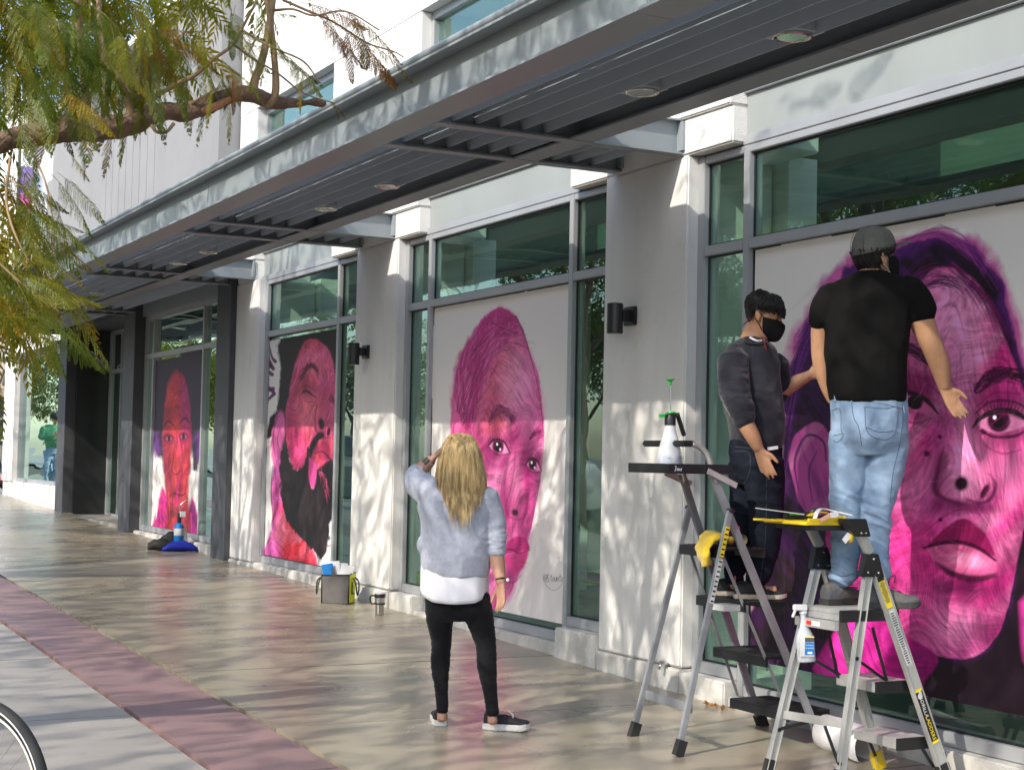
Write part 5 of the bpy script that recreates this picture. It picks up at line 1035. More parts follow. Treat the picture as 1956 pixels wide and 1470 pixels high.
for s in (-1, 1): bt(hub+bn*s*.05, hd+bn*s*.03, .012, 'fork'); bt(rh+bn*s*.055, bb+bn*s*.03, .010); bt(rh+bn*s*.055, st, .008)
bt(hd, ht, .018); bt(hd, bb, .016); bt(ht, st, .014); bt(bb, st+P(.0, 0, .06), .015); bt(ht, ht+P(0, 0, .12)+bd*.02, .012, 'stem', 'steel'); bt(ht+P(0, 0, .12)-bn*.28, ht+P(0, 0, .12)+bn*.20, .012, 'handlebar', 'steel')
for s in (-1, 1): bt(ht+P(0, 0, .12)+bn*(s*.24-.04), ht+P(0, 0, .12)+bn*(s*.14-.04), .017, 'grip', 'rubber')
MB().rings([(st+P(0, 0, .12)-bd*.12, bn*.02, P(0, 0, .02)), (st+P(0, 0, .13), bn*.05, P(0, 0, .025)), (st+P(0, 0, .14)+bd*.13, bn*.085, P(0, 0, .03))], 12).build('saddle', M['rubber'], t, smooth=True)
MB().lathe(hub*0+bb, [(.09, .0), (.095, .004), (0, .005)], 20, M=bn.to_track_quat('Z', 'Y').to_matrix()).build('chainring', M['steel'], t)
for s in (-1, 1): bt(bb+bn*s*.06, bb+bn*s*.07+bd*.1*s+P(0, 0, -.12*s), .009, 'crank', 'steel'); MB().box(-.045, .045, -.03, .03, -.01, .01).build('pedal', M['rubber'], t, shift=False).location = (bb+bn*s*.11+bd*.1*s+P(0, 0, -.12*s))-Vector(t.location)
MB().rings([(hub+bd*.12+P(0, 0, .05)-bn*.0, bn*.03, P(0, 0, .03)), (hub+bd*.08+P(0, 0, .10), bn*.05, P(0, 0, .05)), (hub+bd*.03+P(0, 0, .13), bn*.02, P(0, 0, .02))], 10).build('lock_bag', M['bike'], t, smooth=True)
# ================================================================== people
from mathutils.bvhtree import BVHTree
RV = Vector((math.cos(YAW), -math.sin(YAW), 0)); FV = Vector((math.sin(YAW), math.cos(YAW), 0)); ZV = Vector((0, 0, 1))
def onZ(px, py, z):
    d = CF + (px-978)/F_PX*CR - (py-735)/F_PX*CU
    return Vector(EYE + d*((z-EYE[2])/d[2]))
def on_ground(px, py):
    d = CF + (px-978)/F_PX*CR - (py-735)/F_PX*CU
    return Vector(EYE + d*((-SLOPE*8.7-EYE[2])/(d[2]-SLOPE*d[1])))
def remesh(mb, name, voxel, it=6, fac=.5):
    me = mb.mesh(name); o = bpy.data.objects.new(name, me); COL.objects.link(o)
    r = o.modifiers.new('r', 'REMESH'); r.mode = 'VOXEL'; r.voxel_size = voxel; r.adaptivity = 0
    s = o.modifiers.new('s', 'SMOOTH'); s.iterations = it; s.factor = fac
    bpy.context.view_layer.update(); dg = bpy.context.evaluated_depsgraph_get()
    out = bpy.data.meshes.new_from_object(o.evaluated_get(dg)); bpy.data.objects.remove(o); bpy.data.meshes.remove(me); out.name = name
    return out
def verts(me):
    v = np.empty(len(me.vertices)*3); me.vertices.foreach_get('co', v); n = np.empty(len(me.vertices)*3); me.vertices.foreach_get('normal', n)
    return v.reshape(-1, 3), n.reshape(-1, 3)
def displace(me, fn):
    v, n = verts(me); v = v+n*fn(v)[:, None]; me.vertices.foreach_set('co', v.ravel()); me.update()
def ridged(P, oct=2, seed=0): return 1-2*np.abs(fbm(P, oct, seed))
class Fig:
    def __init__(s, D): s.D = D
    def J(s, px, py, d=0): return at(px, py, s.D+d)
    def k(s, d=0): return (s.D+d)/F_PX
    def torso(s, mb, rows, n=28, sub=4):
        """rows: (py, x_left, x_right, half thickness m, depth offset)"""
        R_ = cat_rom(np.array([(r[0], r[1], r[2]) for r in rows]), sub); T_ = cat_rom(np.array([(r[3], r[4] if len(r) > 4 else 0, 0) for r in rows]), sub); rs = []
        for (py, xl, xr), (th, d, _) in zip(R_, T_): rs.append((s.J((xl+xr)/2, py, d), RV*(xr-xl)/2*s.k(d), FV*th))
        mb.rings(rs, n)
    def limb(s, mb, pts, n=18, sub=5, flat=1.0):
        """pts: (px, py, depth offset, radius px)"""
        P_ = [s.J(p[0], p[1], p[2]) for p in pts]; C = cat_rom(P_, sub); r = cat_rom(np.array([(p[3]*s.k(p[2]), 0, 0) for p in pts]), sub)[:, 0]
        s.tube(mb, C, r, n, flat)
    def tube(s, mb, C, r, n=14, flat=1.0):
        C = [Vector(c) for c in C]; prev = None; rs = []
        L = len(C)
        for i, c in enumerate(C):
            d = (C[min(i+1, L-1)]-C[max(i-1, 0)]).normalized()
            if prev is None: a = d.cross(ZV); a = a if a.length > .1 else d.cross(RV)
            else: a = prev-d*prev.dot(d)
            a.normalize(); prev = a; b = d.cross(a); rs.append((c, a*r[i], b*r[i]*flat))
        # rounded ends
        d0 = (C[0]-C[1]).normalized(); d1 = (C[-1]-C[-2]).normalized()
        rs = [(C[0]+d0*r[0]*.55, rs[0][1]*.55, rs[0][2]*.55)]+rs+[(C[-1]+d1*r[-1]*.55, rs[-1][1]*.55, rs[-1][2]*.55)]
        mb.rings(rs, n)
def ball(mb, c, A, B, Cv, n=14, m=8):
    rs = []
    for i in range(m+1):
        t = math.pi*(i+.02)/(m+.04); rs.append((Vector(c)+Vector(Cv)*math.cos(t), Vector(A)*math.sin(t), Vector(B)*math.sin(t)))
    mb.rings(rs, n)
def hand(fig, mb, wrist, d, nrm, th, L=.18, curl=(.25, .35, .35), spread=.10, w0=.024, k=1.0):
    """d: towards the finger tips, nrm: out of the palm, th: towards the thumb"""
    d = Vector(d).normalized(); nrm = (Vector(nrm)-d*d.dot(Vector(nrm))).normalized(); sd = d.cross(nrm); sd = sd if sd.dot(Vector(th)) > 0 else -sd
    wr = Vector(wrist); pl = L*.50
    rs = [(wr-d*.02, sd*w0, nrm*w0*.75), (wr+d*.012, sd*w0*1.12, nrm*w0*.70), (wr+d*pl*.45, sd*.036*k, nrm*.0155*k), (wr+d*pl*.85, sd*.0400*k, nrm*.0130*k), (wr+d*(pl+.006), sd*.036*k, nrm*.009*k)]
    mb.rings(rs, 16)
    for i, (o, l) in enumerate(((.030, .92), (.0105, 1.04), (-.0095, .98), (-.028, .78))):
        l *= L*.46; b = wr+d*pl*.93+sd*o*k; dd = (d+sd*spread*(1.2-i*.8)).normalized(); pts = [b-dd*.015, b]; a = 0; q = b
        for j, f in enumerate((.42, .32, .26)):
            a += curl[j]*(1+.12*(i-1)); v = dd*math.cos(a)+nrm*math.sin(a); q = q+v*l*f; pts.append(q)
        r = [.0098*k, .0096*k, .0092*k, .0082*k, .0068*k]
        fig.tube(mb, cat_rom(pts, 3), np.interp(np.linspace(0, 1, 13), np.linspace(0, 1, 5), r), 9)
    b = wr+d*.022+sd*.020*k; v1 = (d*.72+sd*.72+nrm*.15).normalized(); v2 = (d*.93+sd*.30+nrm*.22).normalized(); pts = [b-v1*.01, b+v1*.028, b+v1*.046+v2*.002, b+v1*.046+v2*.030, b+v1*.046+v2*.052]
    fig.tube(mb, cat_rom(pts, 3), np.interp(np.linspace(0, 1, 13), [0, .3, .55, .8, 1], [.0155*k, .0135*k, .0112*k, .0100*k, .0075*k]), 9)
def head_frame(c, fwd, up=ZV):
    f = Vector(fwd).normalized(); s = f.cross(Vector(up)).normalized(); u = s.cross(f); return Vector(c), s, f, u      # centre, right, forward, up
HR = [(-.118, .052, .020, .018), (-.108, .047, .036, .036), (-.085, .034, .050, .056), (-.055, .020, .060, .074), (-.022, .009, .067, .086), (.010, .001, .0715, .0925), (.040, -.004, .075, .0965), (.070, -.008, .071, .0915), (.096, -.010, .056, .072), (.113, -.010, .030, .040)]
def head(mb, hf, k=1.0):
    c, s, f, u = hf
    R_ = cat_rom(np.array([(z, o, w) for z, o, w, d in HR]), 3); Dp = cat_rom(np.array([(d, 0, 0) for z, o, w, d in HR]), 3)[:, 0]
    mb.rings([(c+u*z*k+f*o*k, s*w*k, f*d*k) for (z, o, w), d in zip(R_, Dp)], 26)
    fg = Fig(8); T = lambda a, b, z: c+s*a*k+f*b*k+u*z*k
    fg.tube(mb, cat_rom([T(0, .088, .026), T(0, .099, .004), T(0, .110, -.020), T(0, .100, -.030)], 3), np.interp(np.linspace(0, 1, 10), [0, .4, .75, 1], [.008*k, .010*k, .0145*k, .010*k]), 10)
    for q in (-1, 1):
        ball(mb, T(q*.017, .096, -.026), s*.010*k, f*.012*k, u*.009*k)
        ball(mb, T(q*.030, .079, .034), s*.024*k, f*.014*k, u*.009*k)       # brow
        ball(mb, T(q*.033, .062, -.018), s*.022*k, f*.013*k, u*.016*k)      # cheek
        ball(mb, T(q*.031, .077, .012), s*.015*k, f*.0105*k, u*.0095*k)     # eyelids
        e = T(q*.074, -.010, -.004); ball(mb, e+s*q*.007*k, s*.009*k, (f*.019-u*.004)*k, (u*.032-f*.008)*k); ball(mb, T(q*.074, .002, -.030), s*.008*k, f*.010*k, u*.011*k)
    ball(mb, T(0, .088, -.058), s*.022*k, f*.012*k, u*.007*k); ball(mb, T(0, .085, -.069), s*.020*k, f*.012*k, u*.007*k)
def hair_cap(hf, k, zmin_f, n_strand, name, m, parent, thick=.014, seed=1, back=-.09, front=.055, side=-.01, wave=.004, fringe=.0, zcap=None):
    """short hair: a close shell plus many lying strands; hairline height depends on the direction round the head"""
    c, s, f, u = hf; g = np.random.default_rng(seed); mb = MB()
    zs_ = np.array([r[0] for r in HR]); of = np.array([r[1] for r in HR]); ww = np.array([r[2] for r in HR]); dd = np.array([r[3] for r in HR])
    def surf(a, z, e):
        w = np.interp(z, zs_, ww); d = np.interp(z, zs_, dd); o = np.interp(z, zs_, of)
        if z > .113: w = d = .0
        return c+s*(w+e)*math.sin(a)*k+f*((d+e)*math.cos(a)+o)*k+u*z*k
    def line(a):                                # hairline
        ca = math.cos(a); return back+(side-back)*max(0, 1+min(ca, 0)) if ca < 0 else side+(front-side)*max(0, min(1, (ca-.15)/.55))
    jag = g.normal(0, .0075, 64)
    nA, nZ = 64, 12; v = []; fc = []
    for j in range(nZ+1):
        for i in range(nA):
            a = 2*math.pi*i/nA; z0 = line(a)+jag[i]*(1 if math.cos(a) > -.3 else .3); t = j/nZ; z = z0+(.118-z0)*t; e = thick*min(1, .15+t*4)*(1 if zcap is None or z < zcap else .25)
            zz = min(z, .1125); p_ = surf(a, zz, e*(1 if t < 1 else .0)); p_ = p_+u*max(0, t-.6)*thick*(1.6 if zcap is None else .1)*k; v.append(tuple(p_))
    for j in range(nZ):
        for i in range(nA): fc.append((j*nA+i, j*nA+(i+1) % nA, (j+1)*nA+(i+1) % nA, (j+1)*nA+i))
    v.append(tuple(c+u*(.116+thick*(.9 if zcap is None else .1))*k-f*.01*k)); 
    for i in range(nA): fc.append((nZ*nA+i, nZ*nA+(i+1) % nA, len(v)-1))
    mb.add(v, fc)
    for q in range(n_strand):
        a = g.uniform(0, 2*math.pi); z0 = line(a); zt = g.uniform(.02, .118) if zcap is None else g.uniform(z0+.01, max(zcap, z0+.02)); L = g.uniform(.35, 1.05); zb = max(z0-fringe*max(0, math.cos(a))*g.random()**2-.006*g.random(), zt-(zt-z0)*L-.02); pts = []; tw = g.normal(0, .18); e0 = thick+g.uniform(-.002, .006)
        for t in np.linspace(0, 1, 5):
            z = zt+(zb-zt)*t; pts.append(surf(a+tw*t, min(z, .1125), e0*(1-.55*t*t)+wave*g.normal())+u*max(0, (z-.085))*.55*k)
        mb.tube(pts, [.0022*k, .0024*k, .0022*k, .0018*k, .0007*k], 3, cap=False)
    return mb.build(name, m, parent, smooth=True)
def mask(hf, k, name, m, parent, e=.006, top=-.012, loops=None, zlow=-.122):
    c, s, f, u = hf; zs_ = np.array([r[0] for r in HR]); of = np.array([r[1] for r in HR]); ww = np.array([r[2] for r in HR]); dd = np.array([r[3] for r in HR]); v = []; fc = []; nA, nZ = 22, 12
    for j in range(nZ+1):
        for i in range(nA+1):
            a = rad(-82+164*i/nA); t = j/nZ; ca = math.cos(a); ztop = top+.002*ca+(-.010)*(1-ca); zb = zlow+.045*(1-ca)**1.2; z = zb+(ztop-zb)*t
            w = np.interp(z, zs_, ww); d = np.interp(z, zs_, dd); o = np.interp(z, zs_, of); bul = .036*math.exp(-(a/.46)**2)*math.sqrt(max(0, 1-(2*t-1)**4))
            x = math.sin(a)*(w+e); y = max(math.cos(a), 0)*(d+e+bul)+o; v.append(tuple(c+s*x*k+f*y*k+u*z*k))
    for j in range(nZ):
        for i in range(nA): b = j*(nA+1)+i; fc.append((b, b+1, b+nA+2, b+nA+1))
    mb = MB().add(v, fc); o_ = mb.build(name, m, parent, smooth=True); o_.modifiers.new('t', 'SOLIDIFY').thickness = .003
    lp_ = MB()
    for q in (-1, 1):
        for z0, z1 in ((-.018, .016), (-.075, -.030)): lp_.tube(cat_rom([c+s*q*.062*k+f*.035*k+u*z0*k, c+s*q*.079*k+f*.010*k+u*(z0*.4+z1*.6)*k, c+s*q*.083*k-f*.018*k+u*z1*k], 4), .0026, 6)
    lp_.build('ear_loop', loops or m, o_, smooth=True)
    return o_
def shoe(parent, heel, d, L, m_up, m_sole, w=.047, sole=.026, h=.085, name='shoe', low=False):
    d = Vector((d[0], d[1], 0)).normalized(); s = d.cross(ZV); hz = Vector(heel)
    def prof(t): return w*(.70+.30*min(1, t*4)) if t < .25 else w*(1.0-.12*math.sin((t-.25)*4)+.10*max(0, t-.5)*1.6) if t < .82 else w*1.03*math.sqrt(max(.02, 1-((t-.82)/.185)**2))
    so_ = MB(); rs = []
    for t in np.linspace(.0, 1, 18):
        c_ = hz+d*L*t; ww_ = prof(min(max(t, .012), .998)); lift = .012*max(0, (t-.75)/.25)**2
        rs.append((c_, ww_, lift))
    v = []; f_ = []
    for c_, ww_, lift in rs:
        for sx, zz in ((-1, 0), (1, 0), (1.04, 1), (-1.04, 1)): v.append(tuple(c_+s*ww_*sx+ZV*(lift+(sole if zz else 0))))
    for i in range(len(rs)-1):
        for k_ in range(4): a_ = i*4; f_.append((a_+k_, a_+(k_+1) % 4, a_+4+(k_+1) % 4, a_+4+k_))
    f_ += [(3, 2, 1, 0), tuple(len(v)-4+i for i in range(4))]
    up = MB(); rr = []
    for t in np.linspace(.02, .99, 16):
        hh = np.interp(t, [0, .12, .3, .45, .62, .8, .95, 1], [h*.8, h*.95, h*1.0 if not low else h*.7, h*.80 if not low else h*.75, h*.62, h*.46, h*.34, h*.15]); ww_ = prof(t)*.97; lift = .012*max(0, (t-.75)/.25)**2
        rr.append((hz+d*L*t+ZV*(sole*.8+lift+hh*.32), s*ww_, ZV*(hh*.68)))
    up.rings(rr, 16); me = remesh(up, name, .006, 4)
    if not low: displace(me, lambda P_: .0016*ridged(P_*60, 2, 3))
    o = link(name, me, parent, m_up, True)
    so_.add(v, f_); so_.build('sole', m_sole, o, bevel=.004)
    return o
def surf_lines(me, lines, r, name, m, parent, n=5, lift=.0):
    if len(lines) > 1:
        for L_ in lines: surf_lines(me, [L_], r, name, m, parent, n, lift)
        return
    if len(me.polygons) > 1: pass
    """stitches: polylines given in photo survey coordinates laid onto the garment's surface"""
    v, nn = verts(me); v = v+np.array(org(parent))
    polys = [tuple(p_.vertices) for p_ in me.polygons]; bv = BVHTree.FromPolygons([Vector(x) for x in v], polys); mb = MB()
    for L_ in lines:
        C = cat_rom(np.array([(a, b, 0) for a, b in L_]), 6); pts = []
        for x, y, _ in C:
            d = Vector(CF+(x-978)/F_PX*CR-(y-735)/F_PX*CU).normalized(); h_ = bv.ray_cast(Vector(EYE), d)
            if h_[0] is not None: pts.append(h_[0]+h_[1]*lift*(1 if h_[1].dot(d) < 0 else -1))
        if len(pts) > 2: mb.tube(pts, r, n, cap=False)
    if mb.v: return mb.build(name, m, parent, smooth=True)
def skin(name, c):
    m = mat(name, c, .5, spec=.4, var=.10, vscale=22, bump=.12, bscale=260, bdist=.002); b = m.node_tree.nodes['Principled BSDF']
    b.inputs['Subsurface Weight'].default_value = .12; b.inputs['Subsurface Radius'].default_value = (.012, .005, .003); b.inputs['Subsurface Scale'].default_value = .6
    return m
M['skin1'] = skin('tan_skin', (.46, .245, .145)); M['skin2'] = skin('olive_skin', (.43, .235, .135)); M['skin3'] = skin('fair_skin', (.45, .245, .165))
M['sweat_grey'] = mat('heather_grey_fleece', (.36, .38, .45), .95, spec=.12, var=.10, vscale=40, bump=.4, bscale=420, sheen=.3, bdist=.002); M['tee_white'] = mat('white_cotton', (.70, .70, .74), .9, spec=.12, var=.05, bump=.25, bscale=300, bdist=.002)
M['legging'] = mat('black_leggings', (.006, .006, .008), .8, spec=.12, var=.2, vscale=20, sheen=.1); M['sweat_dark'] = mat('charcoal_sweatshirt', (.026, .027, .037), .92, spec=.12, var=.16, vscale=14, bump=.35, bscale=380, sheen=.25, bdist=.002)
M['jean_dark'] = mat('dark_denim', (.009, .011, .019), .85, spec=.12, var=.3, vscale=6, bump=.35, bscale=400, col2=(.006, .008, .014), bdist=.002); M['tee_black'] = mat('black_cotton', (.007, .0068, .007), .9, spec=.12, var=.15, vscale=9, bump=.2, bscale=300, bdist=.002)
M['jean_light'] = mat('light_denim', (.29, .39, .52), .88, spec=.12, var=.16, vscale=5, bump=.35, bscale=420, col2=(.13, .205, .325), bdist=.002); M['stitch'] = mat('denim_stitch', (.085, .12, .20), .9); M['stitch_d'] = mat('dark_stitch', (.05, .06, .09), .9)
M['blonde'] = mat('blonde_hair', (.70, .52, .25), .42, var=.2, vscale=60, streak=(1, 1, .06), col2=(.20, .11, .04), spec=.45); M['hair_black'] = mat('black_hair', (.010, .009, .009), .38, var=.3, vscale=20, spec=.5); M['cap'] = mat('grey_cap_twill', (.135, .137, .128), .9, spec=.12, var=.12, vscale=20, bump=.3, bscale=380, bdist=.002)
M['mask_b'] = mat('black_mask_cloth', (.010, .010, .011), .8, spec=.12, var=.1); M['shoe_grey'] = mat('worn_grey_suede', (.085, .10, .125), .85, var=.4, vscale=16, col2=(.16, .135, .11), bump=.4, bscale=200); M['shoe_black'] = mat('black_knit_shoe', (.014, .014, .018), .8, var=.3, vscale=30, bump=.4, bscale=260); M['sole_w'] = mat('white_rubber', (.66, .64, .60), .6, var=.15, vscale=18); M['sole_d'] = mat('dark_rubber_sole', (.06, .058, .055), .8, var=.3)
M['sole_c'] = mat('cream_foam_sole', (.58, .52, .43), .8, var=.2, vscale=30)

# ---------------------------------------------------------------- woman seen from behind
fw = Fig(8.86); J = fw.J
hl = on_ground(842, 1386); hr = on_ground(930, 1391); 
w = thing('person', 'blonde woman from behind in grey sweatshirt and black leggings shading her eyes', 'person', (3.95, 8.0, gz(8.0)))
hf = head_frame(J(879, 876, .02), FV*1.0-RV*.18+ZV*.16)
bd_ = MB(); head(bd_, hf, .96)
fw.limb(bd_, [(880, 900, 0, 19), (880, 935, .0, 20)]); fw.torso(bd_, [(930, 850, 910, .05), (945, 815, 935, .085), (1000, 815, 925, .10), (1060, 825, 918, .085), (1110, 826, 918, .085), (1140, 828, 920, .085)])
fw.limb(bd_, [(928, 948, 0, 20), (943, 1000, 0, 17), (947, 1050, -.02, 15.5), (953, 1085, -.06, 13), (957, 1112, -.09, 10)])
wr = J(957, 1114, -.09); hand(fw, bd_, wr, J(958, 1165, -.12)-wr, -RV*.6-FV*.5, -RV*.4+FV*.8, .175, (.12, .22, .22), .06, .0265, .95)
fw.limb(bd_, [(826, 940, 0, 19), (804, 922, .12, 18), (793, 908, .19, 16), (808, 893, .20, 14), (824, 878, .20, 10.5)])
wl_ = J(825, 877, .20); hand(fw, bd_, wl_, J(856, 846, .12)-wl_, FV*.3+RV*.5-ZV*.6, FV*.9+RV*.2, .17, (.3, .4, .4), .04, .0265, .92)
for a in ([(842, 1135, 0, 20), (843, 1225, .01, 12), (842, 1275, .03, 12), (844, 1345, .03, 9), (844, 1372, .03, 10)], [(905, 1135, 0, 20), (918, 1182, -.01, 16), (928, 1230, -.02, 13), (931, 1280, -.045, 12), (939, 1352, -.09, 9), (941, 1378, -.10, 10)]): fw.limb(bd_, a)
for h0, d_ in ((hl, FV*1.0-RV*.15), (hr, RV*1.0-FV*.15)): bd_.rings([(h0+d_*t+ZV*(.035+.02*(t < .1)), d_.cross(ZV).normalized()*.032, ZV*(.03 if t < .15 else .02)) for t in (.02, .06, .12, .2)], 12)
me = remesh(bd_, 'body', .006, 4); body_w = link('body', me, w, M['skin3'], True)
# leggings
lg = MB(); fw.torso(lg, [(1105, 822, 922, .10), (1135, 815, 927, .118), (1155, 812, 934, .125), (1170, 814, 937, .12), (1184, 820, 930, .09)], sub=3)
fw.limb(lg, [(841, 1140, 0, 29), (840, 1180, 0, 26.5), (843, 1225, .01, 19.5), (841, 1270, .03, 18.5), (843, 1315, .03, 13), (845, 1348, .03, 11.5), (844, 1356, .03, 12)], 20); fw.limb(lg, [(906, 1140, 0, 30), (916, 1180, -.01, 27), (928, 1230, -.02, 20), (930, 1272, -.04, 19), (936, 1318, -.07, 13.5), (940, 1352, -.09, 12.5), (941, 1362, -.10, 13)], 20)
me = remesh(lg, 'leggings', .007, 5); displace(me, lambda P_: .0022*ridged(P_*np.array([14, 14, 44]), 2, 5)); link('leggings', me, w, M['legging'], True)
# white shirt below the sweatshirt: open skirt-like shell
rs = []
R0 = [(1062, 808, 932, .125), (1085, 806, 931, .135), (1110, 804, 931, .14), (1130, 805, 929, .14)]
n = 44; v = []; f = []
for j in range(12):
    t = j/11; py = 1062+t*74; xl = np.interp(py, [1062, 1085, 1136], [808, 804, 804]); xr = np.interp(py, [1062, 1085, 1136], [932, 933, 931]); th = .138+.012*t
    for k in range(n):
        a = 2*math.pi*k/n; sag = (13*(-math.sin(a)*.5+.5)**1.2+0*math.cos(a))*t-9*abs(math.cos(a))**5*t; p_ = J((xl+xr)/2, py+sag, 0)+RV*math.cos(a)*(xr-xl)/2*fw.k()*(1+.035*math.sin(6*a+1)*t+.02*math.sin(11*a)*t)+FV*math.sin(a)*th*(1+.05*math.sin(7*a)*t); v.append(tuple(p_))
for j in range(11):
    for k in range(n): f.append((j*n+k, j*n+(k+1) % n, (j+1)*n+(k+1) % n, (j+1)*n+k))
mb = MB().add(v, f); o = mb.build('white_shirt', M['tee_white'], w, smooth=True); o.modifiers.new('s', 'SOLIDIFY').thickness = .003
# sweatshirt
sw = MB(); fw.torso(sw, [(921, 858, 902, .05), (931, 828, 928, .075), (945, 806, 946, .10), (970, 799, 947, .125), (1000, 803, 943, .135), (1035, 803, 941, .142), (1065, 803, 938, .148), (1085, 805, 936, .150), (1097, 812, 934, .146), (1100, 818, 931, .138)], 30)
fw.limb(sw, [(926, 948, 0, 27), (940, 980, 0, 24), (946, 1010, -.01, 22), (948, 1030, -.02, 20.5), (949, 1050, -.03, 17), (950, 1058, -.035, 16.5)], 20); fw.limb(sw, [(832, 945, 0, 30), (806, 930, .09, 27), (795, 916, .16, 23), (799, 905, .19, 20), (803, 900, .195, 18)], 20)
ball(sw, J(806, 1040, 0), RV*.03, FV*.06, ZV*.05)
me = remesh(sw, 'sweatshirt', .0065, 7)
def foldw(P_):
    z = P_[:, 2]; q = (P_-np.array(J(948, 1030, -.02))); near = np.exp(-(np.linalg.norm(q, axis=1)/.13)**2)
    q2 = (P_-np.array(J(798, 915, .14))); n2 = np.exp(-(np.linalg.norm(q2, axis=1)/.12)**2)
    base = .0045*ridged(P_*np.array([9, 9, 6]), 2, 2)+.003*fbm(P_*np.array([16, 16, 10]), 2, 4)
    return base+near*.0075*ridged(P_*np.array([10, 10, 40]), 2, 6)+n2*.006*ridged(P_*np.array([26, 26, 14]), 2, 7)
displace(me, foldw); swo = link('sweatshirt', me, w, M['sweat_grey'], True)
mb = MB(); hem = []
# watch, bracelets
c = wl_+(J(812, 889, .20)-wl_)*.55; d = (J(812, 889, .20)-wl_).normalized(); s_ = d.cross(FV).normalized(); MB().tube([c-d*.012, c+d*.012], [.034, .034], 18).build('watch_strap', mat('pale_strap', (.55, .52, .50), .6), w, smooth='auto')
nf = (-FV*.8-RV*.3+ZV*.3); nf = (nf-d*nf.dot(d)).normalized(); sd = d.cross(nf); cc = c+nf*.034; mb = MB(); mb.add([cc+sd*a*.017+d*b*.020+nf*e for e in (-.004, .006) for a, b in ((-1, -1), (1, -1), (1, 1), (-1, 1))], [(0, 3, 2, 1), (4, 5, 6, 7), (0, 1, 5, 4), (1, 2, 6, 5), (2, 3, 7, 6), (3, 0, 4, 7)]); mb.build('watch_face', mat('glossy_black', (.008, .008, .010), .08), w, bevel=.003)
def band(c, d, R_, r, name, m, n=28):
    d = Vector(d).normalized(); a = d.cross(RV).normalized(); b = d.cross(a); return MB().tube([c+a*R_*math.cos(t)+b*R_*.8*math.sin(t) for t in np.linspace(0, 2*math.pi, n+1)], r, 6, cap=False).build(name, m, w, smooth=True)
band(J(956, 1106, -.085), J(957, 1114, -.09)-J(953, 1085, -.06), .0335, .0042, 'hair_tie', M['black']); band(J(955, 1094, -.07)+RV*.002, J(957, 1114, -.09)-J(953, 1085, -.06), .036, .0012, 'thin_bracelet', mat('gold', (.7, .5, .15), .3, metal=1))
mb = MB(); ball(mb, J(970, 1107, -.10), RV*.010, FV*.010, ZV*.010); mb.build('pearl_bead', M['white'], w, smooth=True)
# long hair: inner volume and several thousand strands
c, s, f_, u = hf; g = np.random.default_rng(12); mb = MB()
HW = [(826, 873, 889, .02, .05), (830, 862, 898, .05, .04), (836, 855, 904, .072, .03), (847, 848, 909, .092, .02), (865, 842, 917, .105, .015), (890, 837, 922, .10, .01), (912, 834, 926, .088, -.01), (932, 836, 926, .07, -.035), (950, 842, 921, .05, -.078), (966, 844, 919, .04, -.102), (985, 848, 915, .026, -.126), (1010, 852, 911, .016, -.142)]
hy = np.array([h[0] for h in HW]); 
def hsurf(a, py, e):
    xl = np.interp(py, hy, [h[1] for h in HW]); xr = np.interp(py, hy, [h[2] for h in HW]); th = np.interp(py, hy, [h[3] for h in HW]); dq = np.interp(py, hy, [h[4] for h in HW])
    return J((xl+xr)/2, py, dq)+RV*math.sin(a)*(xr-xl)/2*fw.k()*e-FV*math.cos(a)*th*e
n = 36; v = []; f = []
rows = np.linspace(828, 926, 13)
for j, py in enumerate(rows):
    for k in range(n):
        a = 2*math.pi*k/n; face_open = math.cos(a) < -.55 and py > 850
        v.append(tuple(hsurf(a, py, .90 if not face_open else .55)))
for j in range(len(rows)-1):
    for k in range(n): f.append((j*n+k, j*n+(k+1) % n, (j+1)*n+(k+1) % n, (j+1)*n+k))
v.append(tuple(J(880, 826, .05))); f += [(k, (k+1) % n, len(v)-1) for k in range(n)]; mb.add(v, f)
for i in range(4200):
    a = g.uniform(-2.1, 2.1); e = g.uniform(.86, 1.06); y0 = 828+abs(g.normal(0, 6)); clump = round(a*7)/7; longer = max(0, math.cos(a*1.3))
    y1 = 918+longer*g.uniform(14, 76)+g.uniform(-14, 16)*(1 if g.random() < .8 else 2.6); y1 += 13*math.sin(clump*23.)+6*math.sin(clump*51.); y1 = min(y1, 1012); y0 = y0 if g.random() < .8 else g.uniform(840, 900); pts = []; rr = []; ph = g.uniform(0, 6); tw = g.normal(0, .06)
    for t in np.linspace(0, 1, 9):
        py = y0+(y1-y0)*t; aa = a+(clump-a)*.55*max(0, t-.25)+tw*t+.02*math.sin(t*5+ph); pts.append(hsurf(aa, py, e+.015*math.sin(t*6+ph))-FV*.018*max(0, (py-950)/50)+RV*.004*math.sin(ph+t*7)); rr.append(.0014*(1-.7*t**3))
    mb.tube(pts, rr, 3, cap=False)
mb.build('hair', M['blonde'], w, smooth=True)
sl_ = shoe(w, hl-FV*.01, FV*1.0-RV*.12, .25, M['shoe_black'], M['sole_w'], .046, .034, .075, low=True); sr_ = shoe(w, hr-RV*.02, RV*1.0-FV*.20, .265, M['shoe_black'], M['sole_w'], .046, .036, .080, low=True)
mb = MB(); c_ = hr+RV*.115+ZV*.115-FV*.048; mb.bar(c_, c_+RV*.03-ZV*.025, .006, .004); mb.bar(c_+RV*.03-ZV*.02, c_+RV*.032-ZV*.06, .008, .004); mb.build('zip_pull', M['chrome'], sr_)

